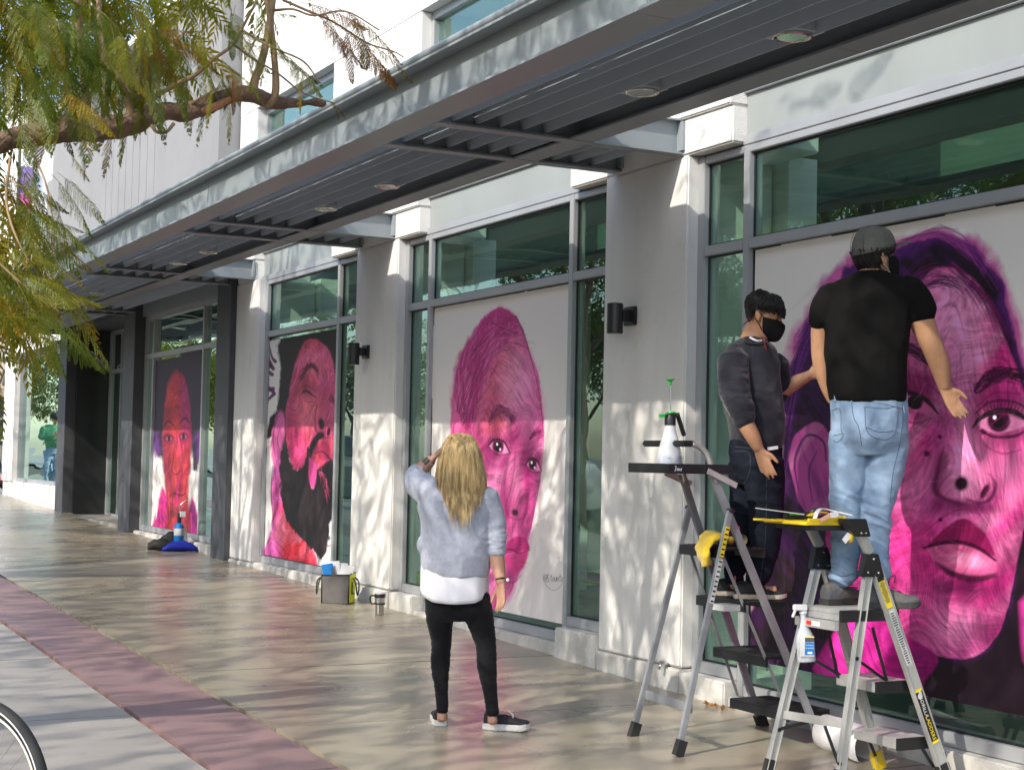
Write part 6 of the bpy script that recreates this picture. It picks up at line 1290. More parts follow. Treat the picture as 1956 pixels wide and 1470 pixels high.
# ---------------------------------------------------------------- man in charcoal sweatshirt on the grey ladder
fm = Fig(8.86); J = fm.J
m1 = thing('person', 'dark haired man in charcoal sweatshirt and black face mask standing on the grey ladder', 'person', (5.25, 7.22, .758))
hf = head_frame(J(1458, 603, 0), RV*.90-FV*.36-ZV*.36)
bd_ = MB(); head(bd_, hf, 1.04)
fm.limb(bd_, [(1452, 618, .02, 22), (1438, 645, .03, 23), (1432, 668, .03, 26)]); fm.torso(bd_, [(655, 1410, 1460, .06), (680, 1388, 1482, .10), (760, 1392, 1488, .11), (850, 1400, 1488, .11), (880, 1402, 1490, .12)])
fm.limb(bd_, [(1408, 690, -.12, 22), (1415, 770, -.16, 19), (1420, 800, -.165, 17.5), (1437, 832, -.175, 15), (1449, 857, -.18, 10.5)])
wr = J(1450, 858, -.18); hand(fm, bd_, wr, J(1468, 906, -.19)-wr, RV*.5+FV*.8, RV*.9-FV*.3, .19, (.10, .15, .15), .07, .029, 1.04)
fm.limb(bd_, [(1478, 700, .10, 22), (1480, 752, .12, 17), (1492, 747, .11, 16), (1520, 730, .09, 13.5), (1544, 718, .07, 10)])
wr2 = J(1545, 717, .07); hand(fm, bd_, wr2, J(1585, 704, .05)-wr2, FV*.8-RV*.1, ZV, .18, (.1, .15, .2), .05, .027, 1.0)
fm.limb(bd_, [(1462, 880, -.06, 34), (1462, 975, -.07, 24), (1458, 1040, -.07, 20), (1446, 1120, -.12, 12)]); fm.limb(bd_, [(1430, 880, .08, 32), (1425, 975, .10, 22), (1412, 1040, .09, 18), (1402, 1120, .03, 11)])
zs1 = .7585
h1 = Vector((5.17, 7.20, zs1)); h2 = Vector((5.18, 7.385, zs1))
for h0, d_ in ((h1, RV), (h2, RV*.9+FV*.3)): bd_.rings([(h0+d_*t+ZV*.045, d_.cross(ZV).normalized()*.034, ZV*.028) for t in (.03, .08, .15, .22)], 12)
me = remesh(bd_, 'body', .006, 4); link('body', me, m1, M['skin1'], True)
jn = MB(); fm.torso(jn, [(838, 1396, 1492, .125), (870, 1393, 1494, .13), (905, 1399, 1493, .125), (925, 1408, 1490, .11)], sub=3)
fm.limb(jn, [(1455, 885, -.05, 43), (1462, 930, -.06, 38), (1464, 978, -.07, 34), (1462, 1030, -.08, 30), (1454, 1080, -.11, 23), (1446, 1106, -.12, 21.5), (1445, 1112, -.12, 20)], 20); fm.limb(jn, [(1428, 885, .07, 38), (1428, 940, .09, 33), (1420, 990, .10, 29), (1410, 1050, .08, 25), (1403, 1098, .04, 19), (1402, 1106, .03, 18)], 20)
me = remesh(jn, 'jeans', .007, 5); displace(me, lambda P_: .005*ridged(P_*np.array([10, 10, 15]), 2, 5)+.004*np.exp(-((P_[:, 2]-J(1455, 985)[2])/.09)**2)*ridged(P_*np.array([8, 8, 34]), 2, 6)+.004*np.exp(-((P_[:, 2]-J(1455, 1105)[2])/.06)**2)*ridged(P_*np.array([8, 8, 46]), 2, 8)); jo = link('jeans', me, m1, M['jean_dark'], True)
surf_lines(me, [[(1400, 862), (1430, 864), (1432, 900), (1420, 925)], [(1465, 860), (1464, 950), (1462, 1030), (1452, 1110)], [(1396, 852), (1450, 856), (1490, 850)]], .0013, 'stitching', M['stitch_d'], jo, 5, .0005)
sw = MB(); fm.torso(sw, [(644, 1418, 1458, .06, .02), (654, 1404, 1468, .085, .02), (668, 1386, 1484, .115, .01), (700, 1376, 1490, .135), (740, 1378, 1494, .14), (780, 1384, 1498, .138), (815, 1390, 1500, .138), (840, 1394, 1500, .135), (853, 1396, 1494, .128), (858, 1399, 1490, .12)], 30)
fm.limb(sw, [(1402, 684, -.09, 31), (1400, 715, -.13, 30), (1405, 750, -.155, 28.5), (1415, 780, -.165, 26), (1420, 797, -.167, 22), (1422, 804, -.168, 21)], 20); fm.limb(sw, [(1480, 692, .08, 26), (1486, 730, .11, 25), (1490, 748, .12, 21), (1496, 748, .11, 19)], 18)
me = remesh(sw, 'sweatshirt', .0065, 6)
def foldm(P_):
    q = P_-np.array(J(1408, 760, -.16)); ar = np.exp(-(np.linalg.norm(q*np.array([1, 1, .6]), axis=1)/.11)**2)
    return .005*ridged(P_*np.array([7, 7, 8]), 2, 2)+.004*fbm(P_*np.array([14, 14, 12]), 2, 4)+ar*.008*ridged(P_*np.array([9, 9, 36]), 2, 6)
displace(me, foldm); link('sweatshirt', me, m1, M['sweat_dark'], True)
mb = MB(); C_ = [J(1418, 646, .08), J(1424, 652, -.08), J(1446, 657, -.10), J(1462, 655, -.05), J(1466, 648, .03), J(1446, 641, .09), J(1426, 641, .11), J(1418, 646, .08)]; mb.tube(cat_rom(C_, 5), .009, 8, cap=False); mb.build('collar', M['sweat_dark'], m1, smooth=True)
mb = MB(); mb.tube(cat_rom([J(1432, 644, -.09), J(1447, 651, -.105), J(1460, 649, -.075)], 5), .006, 6); mb.build('undershirt', M['tee_white'], m1, smooth=True)
mb = MB(); mb.tube(cat_rom([J(1418, 622, -.02), J(1428, 612, -.085), J(1434, 606, -.095)], 4), .0028, 6); mb.tube(cat_rom([J(1456, 644, -.10), J(1462, 660, -.125), J(1464, 670, -.13)], 4), .005, 6); mb.build('red_cord', mat('maroon_cord', (.20, .012, .02), .8), m1, smooth=True)
mb = MB(); mb.bar(J(1466, 857, -.145), J(1486, 854, -.135), .018, .003, FV); mb.build('shirt_tail', M['tee_white'], m1); mb = MB(); mb.bar(J(1397, 850, -.02), J(1397, 862, -.02), .010, .004, FV); mb.build('shirt_tail', M['tee_white'], m1)
hair_cap(hf, 1.05, None, 1700, 'hair', M['hair_black'], m1, .013, 3, back=-.060, front=.062, side=.034, fringe=.028, wave=.0022)
mask(hf, 1.04, 'face_mask', M['mask_b'], m1, .009, .002)
c, s, f_, u = hf; T = lambda a, b, z: c+(s*a+f_*b+u*z)*1.04
mb = MB()
for q in (-1, 1): mb.tube(cat_rom([T(q*.012, .099, .031), T(q*.030, .096, .038), T(q*.050, .080, .031)], 4), [.0025, .0030, .0034, .0036, .0036, .0034, .003, .0026, .0016], 6)
mb.build('eyebrow', M['hair_black'], m1, smooth=True); mb = MB()
for q in (-1, 1): mb.tube(cat_rom([T(q*.017, .0855, .009), T(q*.031, .0895, .006), T(q*.046, .0800, .010)], 4), [.0009, .0014, .002, .002, .002, .002, .0018, .0014, .001], 6)
mb.build('eyelash', M['hair_black'], m1, smooth=True)
for h0, d_ in ((h1, RV*1.0+FV*.02), (h2, RV*.9+FV*.25)):
    o = shoe(m1, h0-RV*.015, d_, .295, M['shoe_black'], M['sole_c'], .048, .026, .080)
    k = MB(); k.bar(h0-RV*.012+ZV*.06-FV*.02, h0-RV*.010+ZV*.125-FV*.02, .016, .004, RV); k.build('heel_tab', M['red'], o)

# ---------------------------------------------------------------- man in black shirt on the silver ladder
f2 = Fig(7.93); J = f2.J
m2 = thing('person', 'tall man in black shirt, light blue jeans and grey cap standing on the silver ladder', 'person', (5.2, 6.25, .772))
hf = head_frame(J(1670, 495, .0), RV*.90+FV*.44+ZV*.05)
bd_ = MB(); head(bd_, hf, 1.08)
f2.limb(bd_, [(1668, 508, .0, 25), (1664, 540, -.02, 28)]); f2.torso(bd_, [(528, 1640, 1700, .07), (545, 1592, 1740, .10), (640, 1590, 1724, .12), (745, 1596, 1722, .12), (800, 1596, 1724, .13)])
f2.limb(bd_, [(1730, 562, -.02, 22), (1757, 605, -.02, 25), (1771, 640, -.02, 22), (1783, 666, -.01, 21), (1795, 698, .02, 19.5), (1804, 738, .05, 12.5)])
wr = J(1805, 740, .05); hand(f2, bd_, wr, J(1822, 772, .05)-wr, -FV*1.0+RV*.1, RV*1.0+ZV*.6, .195, (.16, .22, .22), .05, .031, 1.06)
f2.limb(bd_, [(1596, 570, .0, 18), (1573, 615, .03, 21), (1568, 655, .06, 19), (1571, 695, .08, 18.5), (1580, 735, .09, 14.5), (1592, 765, .10, 11.5)])
wl_ = J(1593, 767, .10); hand(f2, bd_, wl_, RV*.5-ZV*1.0+FV*.2, RV*.8, FV, .19, (.3, .35, .3), .06, .029, 1.05)
f2.limb(bd_, [(1622, 820, 0, 34), (1618, 940, .0, 27), (1614, 1020, .0, 22), (1612, 1110, .02, 13)]); f2.limb(bd_, [(1690, 830, 0, 35), (1677, 940, .0, 27), (1674, 1020, -.02, 20), (1676, 1120, -.08, 12)])
zs2 = .8035; h1 = Vector((5.10, 6.325, zs2)); h2 = Vector((5.20, 6.165, zs2))
for h0, d_ in ((h1, RV*.6+FV*.5), (h2, RV)): bd_.rings([(h0+d_*t+ZV*.045, d_.cross(ZV).normalized()*.036, ZV*.03) for t in (.03, .08, .15, .22)], 12)
me = remesh(bd_, 'body', .006, 4); link('body', me, m2, M['skin2'], True)
jn = MB(); f2.torso(jn, [(736, 1590, 1728, .14), (760, 1588, 1731, .145), (800, 1588, 1733, .155, -.01), (835, 1589, 1731, .15, -.01), (855, 1592, 1727, .13), (868, 1600, 1718, .11)], 32, 3)
f2.limb(jn, [(1621, 828, 0, 37), (1619, 880, 0, 34.5), (1618, 930, 0, 31.5), (1616, 985, .01, 29), (1614, 1040, .01, 26), (1611, 1080, .02, 24.5), (1610, 1099, .02, 25), (1610, 1104, .02, 24)], 22); f2.limb(jn, [(1693, 835, 0, 41), (1689, 880, 0, 39), (1681, 930, -.01, 35), (1671, 980, -.01, 31), (1670, 1030, -.01, 26), (1674, 1076, -.06, 22.5), (1676, 1095, -.08, 23), (1677, 1101, -.08, 22)], 22)
me = remesh(jn, 'jeans', .0062, 4)
def foldj(P_):
    z = P_[:, 2]; out = .006*ridged(P_*np.array([8, 8, 7]), 2, 5)+.003*ridged(P_*np.array([15, 15, 12]), 2, 15)
    for (px, py, sg, amp, fr) in ((1616, 985, .085, .011, 26), (1670, 985, .085, .012, 26), (1612, 1085, .07, .011, 40), (1680, 1083, .07, .011, 40), (1645, 868, .06, .010, 24)):
        q = np.linalg.norm((P_-np.array(J(px, py)))*np.array([1, 1, 1.0]), axis=1); tilt = P_+np.stack([0*z, 0*z, .5*((P_-np.array(J(px, py))) @ np.array(RV))], 1); out += np.exp(-(q/(sg*1.5))**2)*amp*ridged(tilt*np.array([7, 7, fr]), 2, int(px))
    return out
displace(me, foldj); jo = link('jeans', me, m2, M['jean_light'], True)
surf_lines(me, [[(1589, 766), (1627, 764), (1680, 770), (1730, 782)], [(1626, 750), (1628, 780), (1632, 800), (1640, 815), (1646, 850)], [(1652, 777), (1690, 780), (1714, 779), (1712, 815), (1706, 832), (1688, 840), (1664, 832), (1654, 815), (1652, 777)], [(1655, 816), (1680, 825), (1708, 822)], [(1589, 784), (1605, 782), (1607, 820), (1611, 832), (1600, 844), (1591, 840)], [(1591, 832), (1610, 828)], [(1723, 772), (1724, 800), (1718, 850), (1706, 900), (1700, 960)], [(1588, 1094), (1610, 1100), (1632, 1094)]], .0017, 'stitching', M['stitch'], jo, 5, .0006)
for L_ in ([(1626, 744), (1627, 768)], [(1725, 775), (1727, 790)], [(1595, 744), (1596, 768)]): surf_lines(me, [L_], .0055, 'belt_loop', M['jean_light'], jo, 6, .002)
ts = MB(); f2.torso(ts, [(519, 1642, 1692, .07, -.01), (528, 1622, 1714, .095, -.01), (542, 1590, 1742, .12), (570, 1576, 1748, .145), (610, 1573, 1740, .155), (660, 1576, 1734, .158), (710, 1580, 1732, .158), (745, 1583, 1732, .158), (762, 1586, 1731, .155), (768, 1590, 1729, .148)], 34)
f2.limb(ts, [(1728, 552, -.02, 33), (1746, 575, -.02, 34), (1757, 594, -.02, 33), (1761, 602, -.02, 31)], 20); f2.limb(ts, [(1592, 560, .0, 29), (1577, 590, .02, 28), (1572, 612, .03, 26), (1571, 618, .03, 25)], 20)
me = remesh(ts, 'black_shirt', .0065, 5); displace(me, lambda P_: .0065*ridged(P_*np.array([5, 5, 4]), 2, 2)+.0035*fbm(P_*np.array([12, 12, 9]), 2, 4)); link('black_shirt', me, m2, M['tee_black'], True)
mb = MB(); mb.tube(cat_rom([J(1640, 524, -.05), J(1664, 519, -.085), J(1690, 521, -.06), J(1699, 526, .02), J(1680, 528, .09), J(1650, 527, .07), J(1640, 524, -.05)], 5), .0075, 8, cap=False); mb.build('collar', M['tee_black'], m2, smooth=True)
hair_cap(hf, 1.09, None, 1500, 'hair', M['hair_black'], m2, .010, 5, back=-.100, front=.05, side=.012, wave=.0025, zcap=.045)
mask(hf, 1.08, 'face_mask', M['mask_b'], m2, .012, .014, M['white'], -.10); mask(hf, 1.08, 'second_face_mask', mat('pale_blue_mask', (.60, .68, .74), .8), m2, .006, -.055, M['white'], -.135)
# baseball cap
c, s, f_, u = hf; k = 1.06; v = []; fc = []; nA, nZ = 40, 10
for j in range(nZ+1):
    for i in range(nA):
        a = 2*math.pi*i/nA; t = j/nZ; z0 = .040+.026*math.cos(a); z = z0+(.156-z0)*math.sin(t*math.pi/2); rr = math.cos(t*math.pi/2)**.62
        v.append(tuple(c+s*math.sin(a)*.092*k*rr+f_*(math.cos(a)*.112*rr-.004)*k+u*z*k))
for j in range(nZ):
    for i in range(nA): fc.append((j*nA+i, j*nA+(i+1) % nA, (j+1)*nA+(i+1) % nA, (j+1)*nA+i))
o = MB().add(v, fc).build('cap', M['cap'], m2, smooth=True); o.modifiers.new('s', 'SOLIDIFY').thickness = .003
mb = MB(); ball(mb, c+u*.157*k-f_*.004, s*.008, f_*.008, u*.005); mb.build('cap_button', M['cap'], o, smooth=True)
mb = MB()
for i in range(6):
    a = math.pi*(i+.5)/3; mb.tube([c+s*math.sin(a)*.0935*k*math.cos(t*math.pi/2)**.62+f_*(math.cos(a)*.1135*math.cos(t*math.pi/2)**.62-.004)*k+u*(.045+(.1125)*math.sin(t*math.pi/2))*k for t in np.linspace(0, .97, 10)], .0014, 5)
mb.build('cap_seam', M['cap'], o, smooth=True)
v = []; fc = []
for j in range(6):
    for i in range(13):
        b = rad(-62+124*i/12); t = j/5; rr = 1+t*.62*math.cos(b)**.5; x = math.sin(b)*.094*(1+.05*t); y = math.cos(b)*.108*rr-.004 if False else math.cos(b)*.108+t*.098*math.cos(b)**.35; v.append(tuple(c+s*x*k+f_*y*k+u*(.070+.030*t-.024*(x/.09)**2-.008*t*t)*k))
for j in range(5):
    for i in range(12): a = j*13+i; fc.append((a, a+1, a+14, a+13))
br = MB().add(v, fc).build('cap_brim', M['cap'], o, smooth=True); br.modifiers.new('s', 'SOLIDIFY').thickness = .005
for h0, d_ in ((h1, RV*.75+FV*.45), (h2, RV*1.0+FV*.0)):
    o = shoe(m2, h0-RV*.02, d_, .30, M['shoe_grey'], M['sole_d'], .052, .030, .095)
    k_ = MB(); b = h0+d_.normalized()*.12+ZV*.115
    for i in range(4): k_.tube(cat_rom([b+d_.normalized()*.028*i-ZV*.016*i+d_.cross(ZV).normalized()*q for q in (-.028, 0, .028)], 3), .003, 5)
    k_.tube(cat_rom([b, b+ZV*.035+RV*.01, b+ZV*.045+RV*.035, b+ZV*.01+RV*.03], 4), .0025, 5); k_.build('lace', M['black'], o, smooth=True)

# ---------------------------------------------------------------- man in green across from the end window (seen as a reflection)
def bystander():
    y0 = 39.6; base = Vector((4.02, y0, gz(y0))); fwd = Vector((-.25, -1, 0)).normalized(); sd = fwd.cross(ZV).normalized()
    t = thing('person', 'man in green sweater and pale jeans reading his phone, mirrored in the end window', 'person', base)
    def Q(a, b, z): return base+sd*a+fwd*b+ZV*z
    fg = Fig(8); bm_ = MB()
    hf = head_frame(Q(0, .05, 1.60), fwd-ZV*.55); head(bm_, hf, 1.0); fg.tube(bm_, [Q(0, .02, 1.52), Q(0, -.01, 1.40)], [.055, .06])
    bm_.rings([(Q(0, 0, .85), sd*.15, fwd*.12), (Q(0, .02, 1.1), sd*.15, fwd*.14), (Q(0, 0, 1.4), sd*.16, fwd*.10)], 16)
    for q in (-1, 1):
        fg.tube(bm_, [Vector(x) for x in cat_rom([Q(q*.19, 0, 1.38), Q(q*.24, .03, 1.12), Q(q*.15, .28, 1.20)], 4)], list(np.linspace(.05, .03, 9))); hand(fg, bm_, Q(q*.14, .30, 1.21), fwd*.6+ZV*.5-sd*q*.5, -sd*q+ZV*.3, ZV, .18, (.5, .6, .5), .04, .027)
        fg.tube(bm_, [Q(q*.09, 0, .85), Q(q*.10, .02, .45), Q(q*.10, 0, .08)], [.08, .06, .04])
    me = remesh(bm_, 'body', .007, 4); link('body', me, t, M['skin1'], True)
    sw = MB(); sw.rings([(Q(0, .02, .90), sd*.19, fwd*.17), (Q(0, .06, 1.02), sd*.205, fwd*.215), (Q(0, .04, 1.18), sd*.20, fwd*.18), (Q(0, 0, 1.36), sd*.20, fwd*.13), (Q(0, 0, 1.46), sd*.09, fwd*.08)], 20)
    for q in (-1, 1): fg.tube(sw, [Vector(x) for x in cat_rom([Q(q*.18, 0, 1.38), Q(q*.25, .02, 1.12), Q(q*.16, .25, 1.19)], 4)], list(np.linspace(.078, .05, 9)))
    me = remesh(sw, 'green_sweater', .010, 5); displace(me, lambda P_: .006*ridged(P_*9, 2, 4)); link('green_sweater', me, t, mat('green_knit', (.07, .26, .13), .9, var=.15, vscale=10), True)
    jn = MB(); jn.rings([(Q(0, .01, .70), sd*.18, fwd*.14), (Q(0, .01, .95), sd*.185, fwd*.16)], 18)
    for q in (-1, 1): fg.tube(jn, [Vector(x) for x in cat_rom([Q(q*.09, 0, .82), Q(q*.10, .03, .45), Q(q*.10, 0, .06)], 4)], list(np.linspace(.105, .075, 9)))
    me = remesh(jn, 'jeans', .010, 5); displace(me, lambda P_: .008*ridged(P_*np.array([8, 8, 18]), 2, 5)); link('jeans', me, t, M['jean_light'], True)
    hair_cap(hf, 1.02, None, 400, 'hair', M['hair_black'], t, .016, 9, back=-.06, front=.05, side=.0); 
    for q in (-1, 1): shoe(t, Q(q*.10, -.07, 0.004), fwd, .28, M['shoe_black'], M['sole_w'])
    p_ = MB(); p_.bar(Q(-.04, .40, 1.30), Q(.04, .40, 1.30), .14, .009, fwd+ZV*.8); p_.build('phone', M['black'], None, label='black phone held by the man in the green sweater', cat='phone')
bystander()
# ================================================================== trees along the kerb (feathery jacaranda-like leaves)
def leaf_mat(name, ramp):
    m = bpy.data.materials.new(name); m.use_nodes = True; N = m.node_tree.nodes; L = m.node_tree.links; N.remove(N['Principled BSDF'])
    oi = N.new('ShaderNodeObjectInfo'); tc = N.new('ShaderNodeTexCoord'); nz = N.new('ShaderNodeTexNoise'); nz.inputs['Scale'].default_value = 1.6; nz.inputs['Detail'].default_value = 3; geo = N.new('ShaderNodeNewGeometry')
    L.new(geo.outputs['Position'], nz.inputs['Vector'])
    a = N.new('ShaderNodeMath'); a.operation = 'MULTIPLY_ADD'; a.inputs[1].default_value = .55; L.new(oi.outputs['Random'], a.inputs[0])
    b = N.new('ShaderNodeMath'); b.operation = 'MULTIPLY_ADD'; b.inputs[1].default_value = 1.5; b.inputs[2].default_value = -.55; L.new(nz.outputs['Fac'], b.inputs[0]); L.new(b.outputs[0], a.inputs[2])
    cr = N.new('ShaderNodeValToRGB'); e = cr.color_ramp.elements
    while len(e) < len(ramp): e.new(.5)
    for q, (p_, c) in zip(e, ramp): q.position = p_; q.color = (*c, 1)
    L.new(a.outputs[0], cr.inputs[0])
    d = N.new('ShaderNodeBsdfDiffuse'); t = N.new('ShaderNodeBsdfTranslucent'); g = N.new('ShaderNodeBsdfGlossy'); g.inputs['Roughness'].default_value = .45; g.inputs[0].default_value = (.5, .5, .45, 1)
    hs = N.new('ShaderNodeHueSaturation'); hs.inputs['Value'].default_value = 1.5; hs.inputs['Saturation'].default_value = 1.15; L.new(cr.outputs[0], hs.inputs['Color'])
    L.new(cr.outputs[0], d.inputs[0]); L.new(hs.outputs[0], t.inputs[0]); mx = N.new('ShaderNodeMixShader'); mx.inputs[0].default_value = .45; L.new(d.outputs[0], mx.inputs[1]); L.new(t.outputs[0], mx.inputs[2])
    m2 = N.new('ShaderNodeMixShader'); m2.inputs[0].default_value = .05; L.new(mx.outputs[0], m2.inputs[1]); L.new(g.outputs[0], m2.inputs[2]); L.new(m2.outputs[0], N['Material Output'].inputs['Surface'])
    return m
M['leaf'] = leaf_mat('jacaranda_leaf', [(.0, (.060, .095, .010)), (.34, (.110, .150, .014)), (.64, (.18, .185, .018)), (.86, (.31, .22, .018)), (1.0, (.34, .16, .022))])
M['leaf_brown'] = leaf_mat('turning_leaf', [(.0, (.09, .10, .02)), (.4, (.17, .12, .03)), (.7, (.19, .085, .035)), (1.0, (.30, .13, .02))])
M['leaf_far'] = leaf_mat('far_leaf', [(.0, (.05, .08, .015)), (.4, (.10, .13, .025)), (.8, (.20, .20, .05)), (1.0, (.28, .22, .06))])
M['bark'] = mat('brown_bark', (.20, .125, .085), .9, var=.3, vscale=9, bump=.9, bscale=45, col2=(.085, .055, .04), streak=(1, 1, 1), bdist=.02); M['twig'] = mat('tan_twig', (.30, .20, .115), .8, var=.25, vscale=12, bump=.3, bscale=80)
def frond_arrays(seed, L=.38, npin=15, fine=True, droop=.5, plen=.085):
    """one bipinnate leaf along +X in its own frame: (verts, faces)"""
    g = np.random.default_rng(seed); v = []; f = []
    def rach(t): return np.array([L*t, .015*math.sin(t*3+seed), -droop*L*t*t])
    prev = rach(0)
    ns = 8 if fine else 3
    for i in range(ns):                                    # thin stem, three sided
        a, b = rach(i/ns), rach((i+1)/ns); r = .0016*(1-.8*i/ns); n = len(v)
        for q in (a, b): v += [tuple(q+np.array([0, r, 0])), tuple(q+np.array([0, -r*.5, r*.87])), tuple(q+np.array([0, -r*.5, -r*.87]))]
        for k in range(3): f.append((n+k, n+(k+1) % 3, n+3+(k+1) % 3, n+3+k))
    for i in range(npin):
        t = .16+.78*i/(npin-1)
        for s in (-1, 1):
            p0 = rach(t); pl = plen*math.sin(math.pi*min(1, .25+t*.80))**.7*g.uniform(.85, 1.1)*(1 if t < .97 else .7); ang = rad(62-30*t)+g.normal(0, .10); d = np.array([math.cos(ang), s*math.sin(ang), -.35-g.uniform(0, .45)]); d /= np.linalg.norm(d)
            side = np.cross(d, [0, 0, 1]); side /= np.linalg.norm(side); up = np.cross(side, d)
            nl = 13 if fine else 1
            if fine:
                for j in range(nl):
                    u = (j+.6)/nl; c = p0+d*pl*u+np.array([0, 0, -.25*pl*u*u]); ll = .0115*math.sin(math.pi*min(1, .2+u*.8))**.6+.002; w_ = .0028
                    for q in (-1, 1):
                        e = side*q*.86+d*.5+up*g.normal(0, .18); e /= np.linalg.norm(e); m_ = np.cross(e, up); n = len(v)
                        v += [tuple(c), tuple(c+e*ll*.5+m_*w_), tuple(c+e*ll), tuple(c+e*ll*.5-m_*w_)]; f.append((n, n+1, n+2, n+3))
            else:
                n = len(v); seg = 2
                for j in range(seg+1):
                    u = j/seg; c = p0+d*pl*u+np.array([0, 0, -.25*pl*u*u]); w_ = .0085*math.sin(math.pi*min(1, .15+u*.8))*(1 if j % 2 else .6); v += [tuple(c+side*w_), tuple(c-side*w_)]
                for j in range(seg): f.append((n+2*j, n+2*j+1, n+2*j+3, n+2*j+2))
    return np.array(v), f
FINE = [frond_arrays(i, .36+.03*i, 14+i % 3, True, .22+.09*i, .080+.006*i) for i in range(5)]
COARSE = [frond_arrays(20+i, .40, 12, False, .5+.1*i, .095) for i in range(4)]
FR_ME = []
for i, (v, f) in enumerate(FINE):
    me = bpy.data.meshes.new('frond'); me.from_pydata([tuple(x) for x in v], [], f); me.materials.append(M['leaf']); FR_ME.append(me)
FR_BR = []
for me in FR_ME[:3]: m_ = me.copy(); m_.materials.clear(); m_.materials.append(M['leaf_brown']); FR_BR.append(m_)
def frame_from(d, up=(0, 0, 1), roll=0):
    d = Vector(d).normalized(); s = Vector(up).cross(d); s = s.normalized() if s.length > .05 else Vector((1, 0, 0)); u = d.cross(s); Mx = Matrix((d, s, u)).transposed(); return Mx @ Matrix.Rotation(roll, 3, 'X')
def joined_fronds(src, items):
    """many leaves in one mesh: items (pos, dir, scale)"""
    V = []; Fs = []; off = 0; g = np.random.default_rng(4)
    for p_, d, sc in items:
        v, f = src[g.integers(0, len(src))]; R_ = np.array(frame_from(d, roll=g.normal(0, .5))); V.append(v @ R_.T*sc+np.array(p_)); Fs.append(np.array(f)+off); off += len(v)
    me = bpy.data.meshes.new('crown'); V = np.vstack(V); Fs = np.vstack(Fs); me.vertices.add(len(V)); me.vertices.foreach_set('co', V.ravel()); me.loops.add(Fs.size); me.loops.foreach_set('vertex_index', Fs.ravel().astype(np.int32)); me.polygons.add(len(Fs)); me.polygons.foreach_set('loop_start', np.arange(0, Fs.size, 4, dtype=np.int32)); me.update(); me.validate()
    return me
def trunk_mesh(paths):
    mb = MB()
    for pts, r in paths:
        C = cat_rom(pts, 6); rr = np.interp(np.linspace(0, 1, len(C)), np.linspace(0, 1, len(r)), r); rr = rr*(1+.07*vnoise(C*7, 3)); mb.tube([Vector(c) for c in C], list(rr), 12)
    return mb
def street_tree(x, y, label, clumps, seed, n, hgt=3.0, lean=(0, 0), extra=None, group='street trees along the kerb', src=None, m='leaf', fr=(0, 1)):
    g = np.random.default_rng(seed); b = Vector((x, y, gz(y)-.02)); t = thing('street_tree', label, 'tree', b, group)
    fork = b+Vector((lean[0], lean[1], hgt)); MB_ = trunk_mesh([([b, b+Vector((lean[0]*.3, lean[1]*.3, hgt*.5)), fork], [.17, .13, .12])]); MB_.build('trunk', M['bark'], t, smooth=True)
    items = []
    for (cx, cy, cz, rx, ry, rz, w_) in clumps:
        tip = Vector((cx, cy, cz)); mid = fork.lerp(tip, .5)+Vector((g.normal(0, .2), g.normal(0, .2), .25)); trunk_mesh([([fork-Vector((0, 0, .1)), mid, tip], [.075, .045, .018])]).build('limb', M['bark'], t, smooth=True)
        k = int(n*w_)
        for _ in range(k):
            q = g.normal(0, 1, 3); q /= np.linalg.norm(q); r_ = g.uniform(.35, 1.0)**.6; p_ = np.array([cx+q[0]*rx*r_, cy+q[1]*ry*r_, cz+q[2]*rz*r_]); d = np.array([q[0]+g.normal(0, .5), q[1]+g.normal(0, .5), q[2]*.3-.35+g.normal(0, .35)]); items.append((p_, d, g.uniform(.8, 1.35)))
    if extra: items += extra
    me = joined_fronds(src or COARSE, items); link('crown', me, t, M[m], False, kind='stuff')
    return t
# near tree whose limb reaches into the picture
near = thing('street_tree', 'feathery yellow green tree whose brown limb reaches in from the left edge', 'tree', (-1.0, 8.2, gz(8.2)), 'street trees along the kerb')
D0 = 7.6
limb_px = [(-520, 480, -.5, 30), (-250, 365, -.3, 29), (-60, 290, 0, 27), (60, 258, .1, 31), (140, 245, .15, 32), (200, 246, .2, 28), (260, 233, .3, 27), (310, 214, .4, 22), (350, 214, .45, 22), (400, 200, .5, 20), (440, 182, .6, 18), (475, 180, .65, 20), (520, 194, .75, 18), (560, 197, .85, 12), (600, 195, .95, 9), (618, 199, 1.0, 7)]
LP = [at(a, b, D0+c) for a, b, c, r in limb_px]; LR = [.72*r*(D0+c)/F_PX for a, b, c, r in limb_px]
fork = Vector((-.95, 8.0, 2.2))
trunk_mesh([([Vector((-1.0, 8.2, gz(8.2)-.05)), Vector((-1.02, 8.1, 1.1)), fork, Vector((-.9, 7.9, 3.0)), Vector((-1.3, 7.6, 4.6))], [.21, .16, .15, .12, .07])]).build('trunk', M['bark'], near, smooth=True)
me = trunk_mesh([([fork]+LP, [.10]+LR)]).mesh('limb'); bm = bmesh.new(); bm.from_mesh(me); bmesh.ops.subdivide_edges(bm, edges=bm.edges[:], cuts=1, use_grid_fill=True); bm.to_mesh(me); bm.free(); displace(me, lambda P_: .007*ridged(P_*np.array([9, 9, 26]), 3, 6)+.006*fbm(P_*6, 2, 3)); limb = link('limb', me, near, M['bark'], True)
M['wood'] = mat('torn_wood', (.42, .20, .10), .85, var=.35, vscale=14, streak=(1, 1, .3))
mb = MB(); mb.tube(cat_rom([at(385, 212, D0+.40), at(410, 204, D0+.42), at(430, 194, D0+.48), at(450, 184, D0+.53)], 4), [.010, .018, .022, .020, .02, .02, .02, .018, .018, .015, .012, .010, .006], 8); mb.build('torn_bark', M['wood'], limb, smooth=True)
